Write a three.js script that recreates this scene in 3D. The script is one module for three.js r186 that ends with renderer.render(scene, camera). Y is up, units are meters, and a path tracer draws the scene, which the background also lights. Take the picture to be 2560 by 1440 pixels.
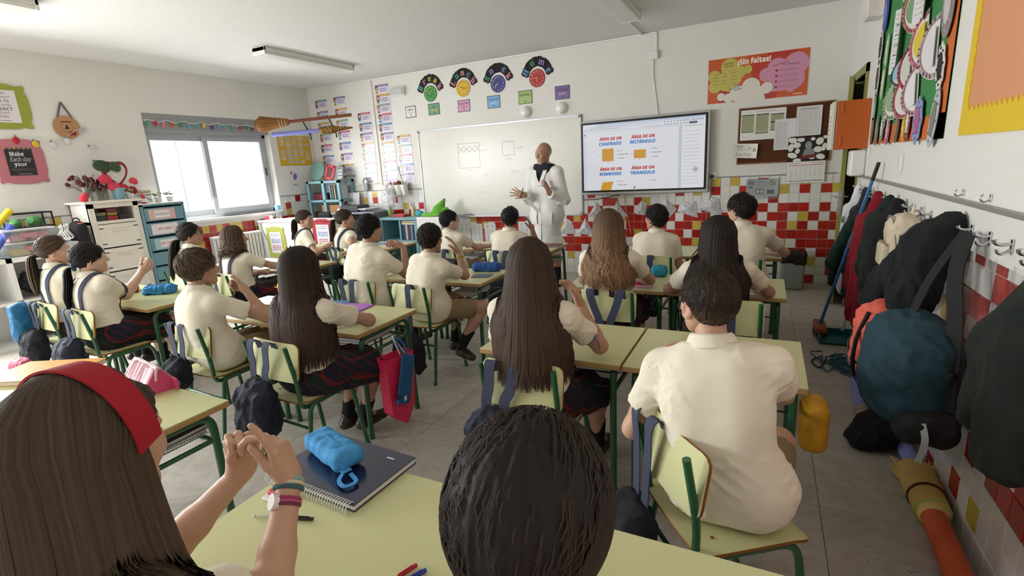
import*as THREE from 'three';
import{RoundedBoxGeometry}from 'three/addons/geometries/RoundedBoxGeometry.js';
import{mergeGeometries}from 'three/addons/utils/BufferGeometryUtils.js';
import{RectAreaLightUniformsLib}from 'three/addons/lights/RectAreaLightUniformsLib.js';
import{createNoise3D}from 'simplex-noise';

// ---------------------------------------------------------------- camera, sky, daylight, exposure
const scene=new THREE.Scene();
const camera=new THREE.PerspectiveCamera(59.58,16 / 9,0.05,100);
camera.position.set(2.61,1.593,7.018);
camera.rotation.order='YXZ';
camera.rotation.set(THREE.MathUtils.degToRad(-13.48),THREE.MathUtils.degToRad(27.005),THREE.MathUtils.degToRad(-3.24));
const renderer=new THREE.WebGLRenderer({antialias:true});
renderer.toneMapping=THREE.LinearToneMapping;
renderer.toneMappingExposure=1.15;
renderer.shadowMap.enabled=true;
RectAreaLightUniformsLib.init();
{
const W=32,H=16,d=new Float32Array(W*H*4);
for(let j=0;j<H;j++)for(let i=0;i<W;i++){
const s=Math.sin(((j+.5)/ H - .5)*Math.PI),L=s>0?(1+2*s)/ 3:.28;
d.set([L*.97,L*1.0,L*1.04,1],(j*W+i)*4);
}
const t=new THREE.DataTexture(d,W,H,THREE.RGBAFormat,THREE.FloatType);
t.mapping=THREE.EquirectangularReflectionMapping;t.magFilter=THREE.LinearFilter;t.needsUpdate=true;
scene.background=t;scene.backgroundIntensity=7.0;
}
// area lights standing in for window daylight; rear two unseen, lighting the right side: [z centre, y centre, width, height]
const windowLights=[[1.93,1.74,1.6,1.1,9],[5.95,1.8,2.0,1.2,24],[8.8,1.8,1.6,1.2,26]];
for(const[z,y,w,h,DAYLIGHT]of windowLights){
const l=new THREE.RectAreaLight(new THREE.Color(.97,.985,1.0),DAYLIGHT,w,h);
l.position.set(-4.84,y,z);l.lookAt(-3.2,y - .75,z);scene.add(l);
}
// ---------------------------------------------------------------- helpers
const PI=Math.PI,D2R=PI / 180;
const V=(x=0,y=0,z=0)=>new THREE.Vector3(x,y,z);
const VA=(a)=>(a.isVector3?a.clone():new THREE.Vector3(a[0],a[1],a[2]));
const clamp=THREE.MathUtils.clamp,lerp=THREE.MathUtils.lerp;
const sstep=(a,b,x)=>{const t=clamp((x - a)/(b - a),0,1);return t*t*(3 - 2*t);};
const RND=(s)=>()=>{s=(s+0x6d2b79f5)|0;let t=Math.imul(s ^(s>>>15),1|s);t=(t+Math.imul(t ^(t>>>7),61|t))^ t;return((t ^(t>>>14))>>>0)/ 4294967296;};
const rnd=RND(77),N3=createNoise3D(RND(5));
const used={};
const numbered=(n)=>{const k=used[n]=(used[n]??-1)+1;return k?n+'_'+String(k).padStart(3,'0'):n;};
const shade=(o)=>{o.traverse((m)=>{if(m.isMesh){m.castShadow=true;m.receiveShadow=true;}});return o;};
// a thing is one top-level Group whose children are its parts
function thing(name,label,category,group){
const o=new THREE.Group();o.name=numbered(name);o.userData={label,category};
if(group)o.userData.group=group;
scene.add(o);return o;
}
function part(parent,name,geo,material,label){
const m=new THREE.Mesh(geo,material);m.name=name;m.castShadow=m.receiveShadow=true;
if(label)m.userData.label=label;
parent.add(m);return m;
}
function solo(name,label,category,geo,material,group){
const m=new THREE.Mesh(geo,material);m.name=numbered(name);m.userData={label,category};
if(group)m.userData.group=group;
m.castShadow=m.receiveShadow=true;scene.add(m);return m;
}
function struct(name,geo,material){
const m=new THREE.Mesh(geo,material);m.name=numbered(name);m.userData={kind:'structure'};
m.castShadow=m.receiveShadow=true;scene.add(m);return m;
}
function copy(o,label){const c=o.clone();c.name=numbered(o.name.replace(/_\d{3}$/,''));if(label)c.userData={...o.userData,label};scene.add(c);return c;}

const C=(c)=>new THREE.Color(c);
const mat=(c,r=.6,o={})=>new THREE.MeshStandardMaterial({color:c,roughness:r,...o});
const phys=(c,r=.6,o={})=>new THREE.MeshPhysicalMaterial({color:c,roughness:r,...o});
const DS={side:THREE.DoubleSide};

// geometry
const cleanGeo=(g)=>{let h=g.index?g.toNonIndexed():g;const k=new THREE.BufferGeometry();const n=h.attributes.position.count;
k.setAttribute('position',h.attributes.position);k.setAttribute('normal',h.attributes.normal);k.setAttribute('uv',h.attributes.uv??new THREE.BufferAttribute(new Float32Array(n*2),2));return k;};
const mg=(list)=>(list.length===1?list[0]:mergeGeometries(list.map(cleanGeo)));
const box=(w,h,d,x=0,y=0,z=0)=>new THREE.BoxGeometry(w,h,d).translate(x,y,z);
const rbox=(w,h,d,r,x=0,y=0,z=0,s=2)=>new RoundedBoxGeometry(w,h,d,s,Math.min(r,w / 2 - 1e-4,h / 2 - 1e-4,d / 2 - 1e-4)).translate(x,y,z);
// box from ranges, uv in metres
function rangeBox(x0,x1,y0,y1,z0,z1){const g=new THREE.BoxGeometry(x1 - x0,y1 - y0,z1 - z0).translate((x0+x1)/ 2,(y0+y1)/ 2,(z0+z1)/ 2);metreUV(g);return g;}
function metreUV(g){const p=g.attributes.position,n=g.attributes.normal,u=new Float32Array(p.count*2);
for(let i=0;i<p.count;i++){const ax=Math.abs(n.getX(i)),ay=Math.abs(n.getY(i)),az=Math.abs(n.getZ(i));
if(ay>ax&&ay>az)u.set([p.getX(i),p.getZ(i)],2*i);else if(ax>az)u.set([p.getZ(i),p.getY(i)],2*i);else u.set([p.getX(i),p.getY(i)],2*i);}
g.setAttribute('uv',new THREE.BufferAttribute(u,2));return g;}
// a bent tube: polyline with rounded corners
function bendPts(pts,r){
pts=pts.map(VA);const out=[pts[0]];
for(let i=1;i<pts.length - 1;i++){const a=pts[i - 1].clone().sub(pts[i]),b=pts[i+1].clone().sub(pts[i]);const q=Math.min(r,a.length()*.45,b.length()*.45);a.setLength(q).add(pts[i]);b.setLength(q).add(pts[i]);
for(let k=0;k<=6;k++){const t=k / 6;out.push(a.clone().multiplyScalar((1 - t)*(1 - t)).addScaledVector(pts[i],2*t*(1 - t)).addScaledVector(b,t*t));}}
out.push(pts[pts.length - 1]);return out;
}
class PolyCurve extends THREE.Curve{constructor(p){super();this.p=p;this.l=[0];for(let i=1;i<p.length;i++)this.l.push(this.l[i - 1]+p[i].distanceTo(p[i - 1]));}
getPoint(t,o=V()){const L=t*this.l[this.l.length - 1];let i=1;while(i<this.l.length - 1&&this.l[i]<L)i++;const s=(L - this.l[i - 1])/ Math.max(1e-9,this.l[i]- this.l[i - 1]);return o.copy(this.p[i - 1]).lerp(this.p[i],clamp(s,0,1));}}
// tube swept along points, ends capped; w2: flattening
function sweep(pts,r,seg=8,taper,flat){
pts=pts.map(VA);const n=pts.length,pos=[],nor=[],uv=[],idx=[];let prev=null;let len=0;
for(let i=0;i<n;i++){
const t=pts[Math.min(i+1,n - 1)].clone().sub(pts[Math.max(i - 1,0)]).normalize();if(i)len +=pts[i].distanceTo(pts[i - 1]);
let a;if(!prev){a=flat?VA(flat):(Math.abs(t.y)<.9?V(0,1,0):V(1,0,0));}else a=prev.clone();
a.addScaledVector(t,-a.dot(t)).normalize();prev=a;const b=V().crossVectors(t,a);
const rr=taper?taper(i /(n - 1))*r:r,rf=flat?rr*(flat.f??.3):rr;
for(let k=0;k<seg;k++){const q=k / seg*2*PI,c=Math.cos(q),s=Math.sin(q);const d=a.clone().multiplyScalar(c*rf).addScaledVector(b,s*rr);pos.push(pts[i].x+d.x,pts[i].y+d.y,pts[i].z+d.z);
const nn=a.clone().multiplyScalar(c*rr).addScaledVector(b,s*rf).normalize();nor.push(nn.x,nn.y,nn.z);uv.push(k / seg*2*PI*r,len);}
}
for(let i=0;i<n - 1;i++)for(let k=0;k<seg;k++){const a=i*seg+k,b=i*seg+(k+1)% seg;idx.push(a,b,a+seg,b,b+seg,a+seg);}
for(const[e,sgn]of[[0,-1],[n - 1,1]]){const c=pos.length / 3;const t=pts[Math.min(e+1,n - 1)].clone().sub(pts[Math.max(e - 1,0)]).normalize().multiplyScalar(sgn);pos.push(pts[e].x,pts[e].y,pts[e].z);nor.push(t.x,t.y,t.z);uv.push(0,0);
for(let k=0;k<seg;k++){const a=c+1+k;const s=e*seg+k;pos.push(pos[s*3],pos[s*3+1],pos[s*3+2]);nor.push(t.x,t.y,t.z);uv.push(0,0);}
for(let k=0;k<seg;k++){const a=c+1+k,b=c+1+(k+1)% seg;sgn>0?idx.push(c,a,b):idx.push(c,b,a);}}
const g=new THREE.BufferGeometry();g.setAttribute('position',new THREE.Float32BufferAttribute(pos,3));g.setAttribute('normal',new THREE.Float32BufferAttribute(nor,3));g.setAttribute('uv',new THREE.Float32BufferAttribute(uv,2));g.setIndex(idx);return g;
}
const tube=(pts,r,bend=.05,seg=10)=>sweep(bendPts(pts,bend),r,seg);
const smooth=(pts,n=24,closed=false)=>new THREE.CatmullRomCurve3(pts.map(VA),closed,'centripetal').getPoints(n);
const lathe=(pr,seg=24)=>new THREE.LatheGeometry(pr.map(([r,y])=>new THREE.Vector2(r,y)),seg);
const shapeOf=(pts)=>{const s=new THREE.Shape();pts.forEach(([x,y],i)=>(i?s.lineTo(x,y):s.moveTo(x,y)));s.closePath();return s;};
const extr=(s,d,bevel=0,cs=12)=>new THREE.ExtrudeGeometry(s,{depth:d,bevelEnabled:bevel>0,bevelSize:bevel,bevelThickness:bevel,bevelSegments:1,curveSegments:cs});
// rectangle with uv 0..1, a sheet d thick, printed on the +z face (others take the edge of the print)
function sheet(w,h,d=.003,bend=0,nx=1,ny=1){
const g=new THREE.BoxGeometry(w,h,d,nx,ny,1);const p=g.attributes.position,n=g.attributes.normal,u=g.attributes.uv;
for(let i=0;i<p.count;i++){if(n.getZ(i)<.5)u.setXY(i,.004,.996);if(bend)p.setZ(i,p.getZ(i)+bend*Math.pow(p.getX(i)/ w*2,2));}
if(bend)g.computeVertexNormals();return g;
}
const ROTY=(g,a)=>g.rotateY(a);

// ---------------------------------------------------------------- signed-distance solids meshed with surface nets
function smin(a,b,k){const h=Math.max(k - Math.abs(a - b),0)/ k;return Math.min(a,b)- h*h*k*.25;}
class Field{
constructor(cell){this.c=cell;this.p=[];}
cap(a,b,ra,rb=ra,k=.02,o={}){a=VA(a);b=VA(b);const d=b.clone().sub(a);this.p.push({t:0,ax:a.x,ay:a.y,az:a.z,dx:d.x,dy:d.y,dz:d.z,l2:Math.max(d.lengthSq(),1e-12),ra,rb,k,...o,
lo:[Math.min(a.x - ra,b.x - rb),Math.min(a.y - ra,b.y - rb),Math.min(a.z - ra,b.z - rb)],hi:[Math.max(a.x+ra,b.x+rb),Math.max(a.y+ra,b.y+rb),Math.max(a.z+ra,b.z+rb)]});return this;}
ell(c,r,k=.02,q=null,o={}){c=VA(c);const m=Math.max(...r);let M=null;if(q){const e=new THREE.Matrix4().makeRotationFromQuaternion(q.clone().invert()).elements;M=[e[0],e[4],e[8],e[1],e[5],e[9],e[2],e[6],e[10]];}
this.p.push({t:1,ax:c.x,ay:c.y,az:c.z,r0:r[0],r1:r[1],r2:r[2],k,M,...o,lo:[c.x - m,c.y - m,c.z - m],hi:[c.x+m,c.y+m,c.z+m]});return this;}
rb(c,h,r,k=.02,q=null,o={}){
this.ell(c,[Math.hypot(...h),0,0],k,q??new THREE.Quaternion(),o);const p=this.p[this.p.length - 1];p.t=2;p.h=h;p.r=r;return this;}
dist(P,x,y,z){
let px=x - P.ax,py=y - P.ay,pz=z - P.az,d;
if(P.t===0){let h=(px*P.dx+py*P.dy+pz*P.dz)/ P.l2;h=h<0?0:h>1?1:h;px -=P.dx*h;py -=P.dy*h;pz -=P.dz*h;
if(P.fn){const s=(px*P.fn.x+py*P.fn.y+pz*P.fn.z)*(P.ff - 1);px +=P.fn.x*s;py +=P.fn.y*s;pz +=P.fn.z*s;d=(Math.sqrt(px*px+py*py+pz*pz)-(P.ra+(P.rb - P.ra)*h))/(1+(P.ff - 1)*.4);}
else d=Math.sqrt(px*px+py*py+pz*pz)-(P.ra+(P.rb - P.ra)*h);}
else{if(P.M){const m=P.M,a=m[0]*px+m[1]*py+m[2]*pz,b=m[3]*px+m[4]*py+m[5]*pz,c=m[6]*px+m[7]*py+m[8]*pz;px=a;py=b;pz=c;}
if(P.t===1){const a=px / P.r0,b=py / P.r1,c=pz / P.r2,k0=Math.sqrt(a*a+b*b+c*c),k1=Math.sqrt(a*a /(P.r0*P.r0)+b*b /(P.r1*P.r1)+c*c /(P.r2*P.r2));d=k1<1e-9?-Math.min(P.r0,P.r1,P.r2):k0*(k0 - 1)/ k1;}
else{const qx=Math.abs(px)- P.h[0]+P.r,qy=Math.abs(py)- P.h[1]+P.r,qz=Math.abs(pz)- P.h[2]+P.r;d=Math.hypot(Math.max(qx,0),Math.max(qy,0),Math.max(qz,0))+Math.min(Math.max(qx,qy,qz),0)- P.r;}}
if(P.cut)for(const[cp,cn]of P.cut)d=Math.max(d,(x - cp.x)*cn.x+(y - cp.y)*cn.y+(z - cp.z)*cn.z);
return d;
}
at(x,y,z){let f=1;for(const P of this.p){const m=.12;if(x<P.lo[0]- m||x>P.hi[0]+m||y<P.lo[1]- m||y>P.hi[1]+m||z<P.lo[2]- m||z>P.hi[2]+m)continue;const d=this.dist(P,x,y,z);f=P.sub?-smin(-f,d,P.k):smin(f,d,P.k);}return f;}
push(v,min){for(let it=0;it<4;it++){const d=this.at(v.x,v.y,v.z);if(d>min)return v;const e=.006;const g=V(this.at(v.x+e,v.y,v.z)- d,this.at(v.x,v.y+e,v.z)- d,this.at(v.x,v.y,v.z+e)- d);if(g.lengthSq()<1e-14)return v;v.addScaledVector(g.normalize(),Math.min(min - d,.05));}return v;}
pull(v,off){for(let it=0;it<6;it++){const d=this.at(v.x,v.y,v.z)- off;if(Math.abs(d)<5e-4)break;const e=.006,d0=d+off;const g=V(this.at(v.x+e,v.y,v.z)- d0,this.at(v.x,v.y+e,v.z)- d0,this.at(v.x,v.y,v.z+e)- d0);if(g.lengthSq()<1e-14)break;v.addScaledVector(g.normalize(),clamp(-d,-.04,.04));}return v;}
grad(v){const e=.006;return V(this.at(v.x+e,v.y,v.z)- this.at(v.x - e,v.y,v.z),this.at(v.x,v.y+e,v.z)- this.at(v.x,v.y - e,v.z),this.at(v.x,v.y,v.z+e)- this.at(v.x,v.y,v.z - e)).normalize();}
mesh(o={}){
const c=this.c,add=this.p.filter((p)=>!p.sub);const lo=[1e9,1e9,1e9],hi=[-1e9,-1e9,-1e9];
for(const p of add)for(let i=0;i<3;i++){lo[i]=Math.min(lo[i],p.lo[i]);hi[i]=Math.max(hi[i],p.hi[i]);}
const pad=3*c+(o.pad??.01);for(let i=0;i<3;i++){lo[i]-=pad;hi[i]+=pad;if(o.lo)lo[i]=Math.max(lo[i],o.lo[i]);if(o.hi)hi[i]=Math.min(hi[i],o.hi[i]);}
const nx=Math.ceil((hi[0]- lo[0])/ c)+1,ny=Math.ceil((hi[1]- lo[1])/ c)+1,nz=Math.ceil((hi[2]- lo[2])/ c)+1,sy=nx,sz=nx*ny;
const f=new Float32Array(nx*ny*nz).fill(1);
for(const P of this.p){
const m=P.k+3*c;const r=(i,n)=>[Math.max(0,Math.floor((P.lo[i]- m - lo[i])/ c)),Math.min(n - 1,Math.ceil((P.hi[i]+m - lo[i])/ c))];
const[x0,x1]=r(0,nx),[y0,y1]=r(1,ny),[z0,z1]=r(2,nz);
for(let z=z0;z<=z1;z++)for(let y=y0;y<=y1;y++){let i=z*sz+y*sy+x0;const wy=lo[1]+y*c,wz=lo[2]+z*c;
for(let x=x0;x<=x1;x++,i++){const d=this.dist(P,lo[0]+x*c,wy,wz);f[i]=P.sub?-smin(-f[i],d,P.k):smin(f[i],d,P.k);}}
}
if(o.disp||o.clip){const b=3*c+.012;for(let z=0,i=0;z<nz;z++)for(let y=0;y<ny;y++)for(let x=0;x<nx;x++,i++){if(f[i]>b||f[i]<-b - .03)continue;const X=lo[0]+x*c,Y=lo[1]+y*c,Z=lo[2]+z*c;if(o.disp)f[i]+=o.disp(X,Y,Z);if(o.clip)f[i]=Math.max(f[i],o.clip(X,Y,Z));}}
const id=new Int32Array(nx*ny*nz).fill(-1),pos=[],idx=[];
const E=[[0,1],[2,3],[4,5],[6,7],[0,2],[1,3],[4,6],[5,7],[0,4],[1,5],[2,6],[3,7]],v=new Float32Array(8);
for(let z=0;z<nz - 1;z++)for(let y=0;y<ny - 1;y++)for(let x=0;x<nx - 1;x++){
const i=z*sz+y*sy+x;v[0]=f[i];v[1]=f[i+1];v[2]=f[i+sy];v[3]=f[i+sy+1];v[4]=f[i+sz];v[5]=f[i+sz+1];v[6]=f[i+sz+sy];v[7]=f[i+sz+sy+1];
let m=0;for(let k=0;k<8;k++)if(v[k]<0)m|=1<<k;if(m===0||m===255)continue;
let n=0,a=0,b=0,g=0;
for(const[p,q]of E){if((v[p]<0)===(v[q]<0))continue;const t=v[p]/(v[p]- v[q]);n++;a +=(p&1)+t*((q&1)-(p&1));b +=((p>>1)&1)+t*(((q>>1)&1)-((p>>1)&1));g +=(p>>2)+t*((q>>2)-(p>>2));}
id[i]=pos.length / 3;pos.push(lo[0]+(x+a / n)*c,lo[1]+(y+b / n)*c,lo[2]+(z+g / n)*c);
}
const quad=(a,b,d,e,s)=>{if(a<0||b<0||d<0||e<0)return;s?idx.push(a,b,d,b,e,d):idx.push(a,d,b,b,d,e);};
for(let z=1;z<nz - 1;z++)for(let y=1;y<ny - 1;y++)for(let x=1;x<nx - 1;x++){const i=z*sz+y*sy+x,s=f[i]<0;
if(s !==f[i+1]<0)quad(id[i - sy - sz],id[i - sz],id[i - sy],id[i],s);
if(s !==f[i+sy]<0)quad(id[i - sz - 1],id[i - 1],id[i - sz],id[i],s);
if(s !==f[i+sz]<0)quad(id[i - 1 - sy],id[i - sy],id[i - 1],id[i],s);}
const gm=new THREE.BufferGeometry();gm.setAttribute('position',new THREE.Float32BufferAttribute(pos,3));gm.setIndex(idx);gm.computeVertexNormals();
const np=pos.length / 3,uv=new Float32Array(np*2);
if(o.uv)for(let k=0;k<np;k++){const q=o.uv(pos[3*k],pos[3*k+1],pos[3*k+2]);uv[2*k]=q[0];uv[2*k+1]=q[1];}
gm.setAttribute('uv',new THREE.BufferAttribute(uv,2));
if(o.color){const col=new Float32Array(np*3);for(let k=0;k<np;k++)col.set(o.color(pos[3*k],pos[3*k+1],pos[3*k+2]),3*k);gm.setAttribute('color',new THREE.BufferAttribute(col,3));}
return gm;
}
}
// indexed merge that keeps colours
function mgc(list){return mergeGeometries(list.map((g)=>{if(!g.attributes.color)g.setAttribute('color',new THREE.BufferAttribute(new Float32Array(g.attributes.position.count*3).fill(1),3));return g;}));}
// thin locks of hair: list of { p: [Vector3], w, c: [r,g,b], tip: [r,g,b] }; out(p) gives the outward direction
function lockGeo(list,out){
let nv=0,ni=0;for(const L of list){nv +=L.p.length*4;ni +=(L.p.length - 1)*24;}
const pos=new Float32Array(nv*3),nor=new Float32Array(nv*3),col=new Float32Array(nv*3),idx=new Uint32Array(ni);let a=0,q=0;const T=V(),B=V(),Nn=V();
for(const L of list){const n=L.p.length,base=a;
for(let i=0;i<n;i++){const p=L.p[i];T.copy(L.p[Math.min(i+1,n - 1)]).sub(L.p[Math.max(i - 1,0)]).normalize();out(p,Nn);B.crossVectors(T,Nn).normalize();Nn.crossVectors(B,T).normalize();
const t=i /(n - 1),w=L.w*(t<.12?.55+t / .12*.45:t>.75?Math.max(.08,1 -(t - .75)/ .25*.85):1),h=w*(L.h??.45),k=L.tip?t:0,e=L.tip??L.c;
for(const[s,u]of[[1,0],[0,1],[-1,0],[0,-1]]){pos.set([p.x+B.x*s*w+Nn.x*u*h,p.y+B.y*s*w+Nn.y*u*h,p.z+B.z*s*w+Nn.z*u*h],a*3);
const kn=.75+.25*u,x=B.x*s*.55+Nn.x*kn,y=B.y*s*.55+Nn.y*kn,z=B.z*s*.55+Nn.z*kn;const l=Math.hypot(x,y,z);nor.set([x / l,y / l,z / l],a*3);col.set([lerp(L.c[0],e[0],k),lerp(L.c[1],e[1],k),lerp(L.c[2],e[2],k)],a*3);a++;}}
for(let i=0;i<n - 1;i++)for(let k=0;k<4;k++){const x=base+i*4+k,y=base+i*4+(k+1)% 4;idx[q++]=x;idx[q++]=x+4;idx[q++]=y;idx[q++]=y;idx[q++]=x+4;idx[q++]=y+4;}}
const g=new THREE.BufferGeometry();g.setAttribute('position',new THREE.BufferAttribute(pos,3));g.setAttribute('normal',new THREE.BufferAttribute(nor,3));g.setAttribute('color',new THREE.BufferAttribute(col,3));g.setAttribute('uv',new THREE.BufferAttribute(new Float32Array(nv*2),2));g.setIndex(new THREE.BufferAttribute(idx,1));return g;
}
// a strap (flat band with thickness) along points, with the normal at each point
function strapGeo(pts,nrm,w,th=.003){
const n=pts.length,pos=[],uv=[],idx=[];let len=0;
for(let i=0;i<n;i++){const t=pts[Math.min(i+1,n - 1)].clone().sub(pts[Math.max(i - 1,0)]).normalize();if(i)len +=pts[i].distanceTo(pts[i - 1]);const N=(Array.isArray(nrm)?nrm[i]:nrm).clone();const b=V().crossVectors(t,N).normalize();N.crossVectors(b,t);
for(const[s,h]of[[-1,0],[-1,1],[1,1],[1,0]]){pos.push(pts[i].x+b.x*s*w / 2+N.x*h*th,pts[i].y+b.y*s*w / 2+N.y*h*th,pts[i].z+b.z*s*w / 2+N.z*h*th);uv.push(s*w / 2,len);}}
for(let i=0;i<n - 1;i++)for(let k=0;k<4;k++){const a=i*4+k,b=i*4+(k+1)% 4;idx.push(a,a+4,b,b,a+4,b+4);}
idx.push(0,1,2,0,2,3);const e=(n - 1)*4;idx.push(e,e+2,e+1,e,e+3,e+2);
let g=new THREE.BufferGeometry();g.setAttribute('position',new THREE.Float32BufferAttribute(pos,3));g.setAttribute('uv',new THREE.Float32BufferAttribute(uv,2));g.setIndex(idx);g=g.toNonIndexed();g.computeVertexNormals();return g;
}
const fbm=(x,y,z,o=3)=>{let s=0,a=1,t=0;for(let i=0;i<o;i++){s +=a*N3(x,y,z);t +=a;a*=.5;x*=2.03;y*=2.03;z*=2.03;}return s / t;};

// ---------------------------------------------------------------- procedural textures
function canvas(w,h,draw){const c=document.createElement('canvas');c.width=w;c.height=h;const g=c.getContext('2d');draw(g,w,h);const t=new THREE.CanvasTexture(c);t.colorSpace=THREE.SRGBColorSpace;t.anisotropy=8;return t;}
function dataTex(n,fn,srgb,rep){const d=new Uint8Array(n*n*4);for(let y=0;y<n;y++)for(let x=0;x<n;x++){const v=fn(x / n,y / n);const i=(y*n+x)*4;if(Array.isArray(v))d.set([v[0]*255,v[1]*255,v[2]*255,255],i);else d.set([v*255,v*255,v*255,255],i);}
const t=new THREE.DataTexture(d,n,n);t.magFilter=THREE.LinearFilter;t.minFilter=THREE.LinearMipmapLinearFilter;t.generateMipmaps=true;t.wrapS=t.wrapT=THREE.RepeatWrapping;if(srgb)t.colorSpace=THREE.SRGBColorSpace;if(rep)t.repeat.set(rep,rep);t.needsUpdate=true;return t;}
// noise that tiles over the unit square
const tileN=(u,v,s,k=1)=>{const a=u*2*PI,b=v*2*PI;return N3(Math.cos(a)*s+k,Math.sin(a)*s+Math.cos(b)*s*1.3,Math.sin(b)*s*1.3 - k);};
// ---------------------------------------------------------------- the room
const XL=-4.876,XR=3.412,ZB=10,CH=3.15,T=.11;
const plasterB=dataTex(256,(u,v)=>.5+.5*(.6*tileN(u,v,1.2)+.4*tileN(u,v,6,3)));
const wallC=phys('#e9e7e1',.55,{bumpMap:plasterB,bumpScale:.002,specularIntensity:.5}),ceilC=mat('#e6e5e3',.9,{bumpMap:plasterB,bumpScale:.0015});
const white=phys('#eeece8',.4),whiteGloss=phys('#f0efec',.22,{clearcoat:.4}),dark=mat('#141416',.6),black=mat('#0c0c0d',.5),alu=mat('#a9acb0',.38,{metalness:.85}),chrome=mat('#c9cacc',.2,{metalness:1}),greyP=mat('#8d9094',.5);
const glass=phys('#ffffff',.03,{transmission:1,thickness:0,ior:1.45});
const clearPl=phys('#f4f7f8',.08,{transmission:.92,thickness:0,ior:1.4});
const milky=phys('#f2f3f3',.35,{transmission:.45,thickness:0});

// floor of large grey slabs
const speck=dataTex(512,(u,v)=>{const k=.93+.035*tileN(u,v,14)+.03*tileN(u,v,40,2)+.05*tileN(u,v,1.5,7);return[k,k*.995,k*.98];},true,1);
const floorM=[0,1,2].map((i)=>phys(['#cdc8bf','#c8c3ba','#d1ccc3'][i],.42,{map:speck,specularIntensity:.6}));
const floor=struct('floor',mg([rangeBox(XL - .25,XR+.25,-.2,-.004,-.25,ZB+.25)]),mat('#6d6963',.8));
for(let i=0;i<12;i++)for(let j=0;j<14;j++){const x0=Math.max(XL,.749 - 8*.72+i*.72+.0015),x1=Math.min(XR,.749 - 8*.72+(i+1)*.72 - .0015),z0=Math.max(0,4.62 - 7*.72+j*.72+.0015),z1=Math.min(ZB,4.62 - 7*.72+(j+1)*.72 - .0015);
if(x1 - x0<.02||z1 - z0<.02)continue;part(floor,'slab',rangeBox(x0,x1,-.012,0,z0,z1),floorM[Math.floor(rnd()*3)]);}
struct('ceiling',rangeBox(XL - .25,XR+.25,CH,CH+.25,-.25,ZB+.25),ceilC);

// walls
const wFront=struct('wall_front',rangeBox(XL - .25,XR+.25,0,CH,-.25,0),wallC);
struct('wall_back',rangeBox(XL - .25,XR+.25,0,CH,ZB,ZB+.25),wallC);
const wallWith=(holes,x0,x1)=>{const g=[];let z=0;for(const[a,b,lo,hi]of holes){g.push(rangeBox(x0,x1,0,CH,z,a),rangeBox(x0,x1,0,lo,a,b),rangeBox(x0,x1,hi,CH,a,b));z=b;}g.push(rangeBox(x0,x1,0,CH,z,ZB));return mg(g.filter((q)=>{q.computeBoundingBox();const s=q.boundingBox.getSize(V());return s.x>1e-3&&s.y>1e-3&&s.z>1e-3;}));};
const WIN=[[.93,2.87,1.09,2.57],[4.9,7.0,1.1,2.57],[8.0,9.6,1.1,2.57]];  // the last two are out of view and light the room from the left
const wLeft=struct('wall_left',wallWith(WIN,XL - .25,XL),wallC);
const wRight=struct('wall_right',wallWith([[.14,.96,0,2.28]],XR,XR+.2),wallC);

// glazed tiles of the dado: 12 rows of 11 cm
const tileG=(w,h)=>{const t=.007,b=.0022,p=[],q=(a,c,d,e)=>p.push(...a,...c,...d,...a,...d,...e);const A=[-w / 2,-h / 2,0],B=[w / 2,-h / 2,0],Cc=[w / 2,h / 2,0],D=[-w / 2,h / 2,0],a=[-w / 2+b,-h / 2+b,t],e=[w / 2 - b,-h / 2+b,t],c=[w / 2 - b,h / 2 - b,t],d=[-w / 2+b,h / 2 - b,t];q(a,e,c,d);q(A,B,e,a);q(B,Cc,c,e);q(Cc,D,d,c);q(D,A,a,d);const g=new THREE.BufferGeometry();g.setAttribute('position',new THREE.Float32BufferAttribute(p,3));g.computeVertexNormals();return g;};
const TC={w:['#e9e8e4','#e4e3df','#edebe7'],r:['#b3231a','#a81f18','#bb281c'],y:['#cdb34b','#c6ac45','#d3ba55']};
const tileBase=tileG(T - .0035,T - .0035),tileTint={};for(const k in TC)tileTint[k]=TC[k].map((c)=>{const g=tileBase.clone(),n=g.attributes.position.count,col=new Float32Array(n*3),q=C(c);for(let i=0;i<n;i++)col.set([q.r,q.g,q.b],i*3);g.setAttribute('color',new THREE.BufferAttribute(col,3));return g;});
const tileM=phys('#ffffff',.16,{vertexColors:true,clearcoat:.35,clearcoatRoughness:.08});
function dado(wall,place,c0,c1,rows,special,skip,singleRange){
const rest=[],r=RND(c0*31+900);
for(let t=-1;t<=10;t++)for(let c=c0;c<=c1;c++){
let k=special(t,c);const a=r(),v=Math.floor(r()*3);if(!k){const red=t>=2&&t<=7?.58:.1,yel=t>=2&&t<=7?.1:.07;k=a<red?'r':a<red+yel?'y':'w';}
const m=place(c,10 - t);if(!m||skip(c,t))continue;const g=tileTint[k][v];
if(c>=singleRange[0]&&c<=singleRange[1]){const o=part(wall,'tile',g,tileM);o.applyMatrix4(m);}else rest.push(g.clone().applyMatrix4(m));
}
if(rest.length){const o=part(wall,'tiles',mergeGeometries(rest),tileM);o.userData.kind='stuff';}
}
const spec=(str)=>{const d={};for(const row of str.trim().split('\n')){const[t,...rest]=row.trim().split(' ');d[t]={};for(const q of rest){const k=q[0];for(const c of q.slice(1).split(','))d[t][c]=k;}}return d;};
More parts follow.
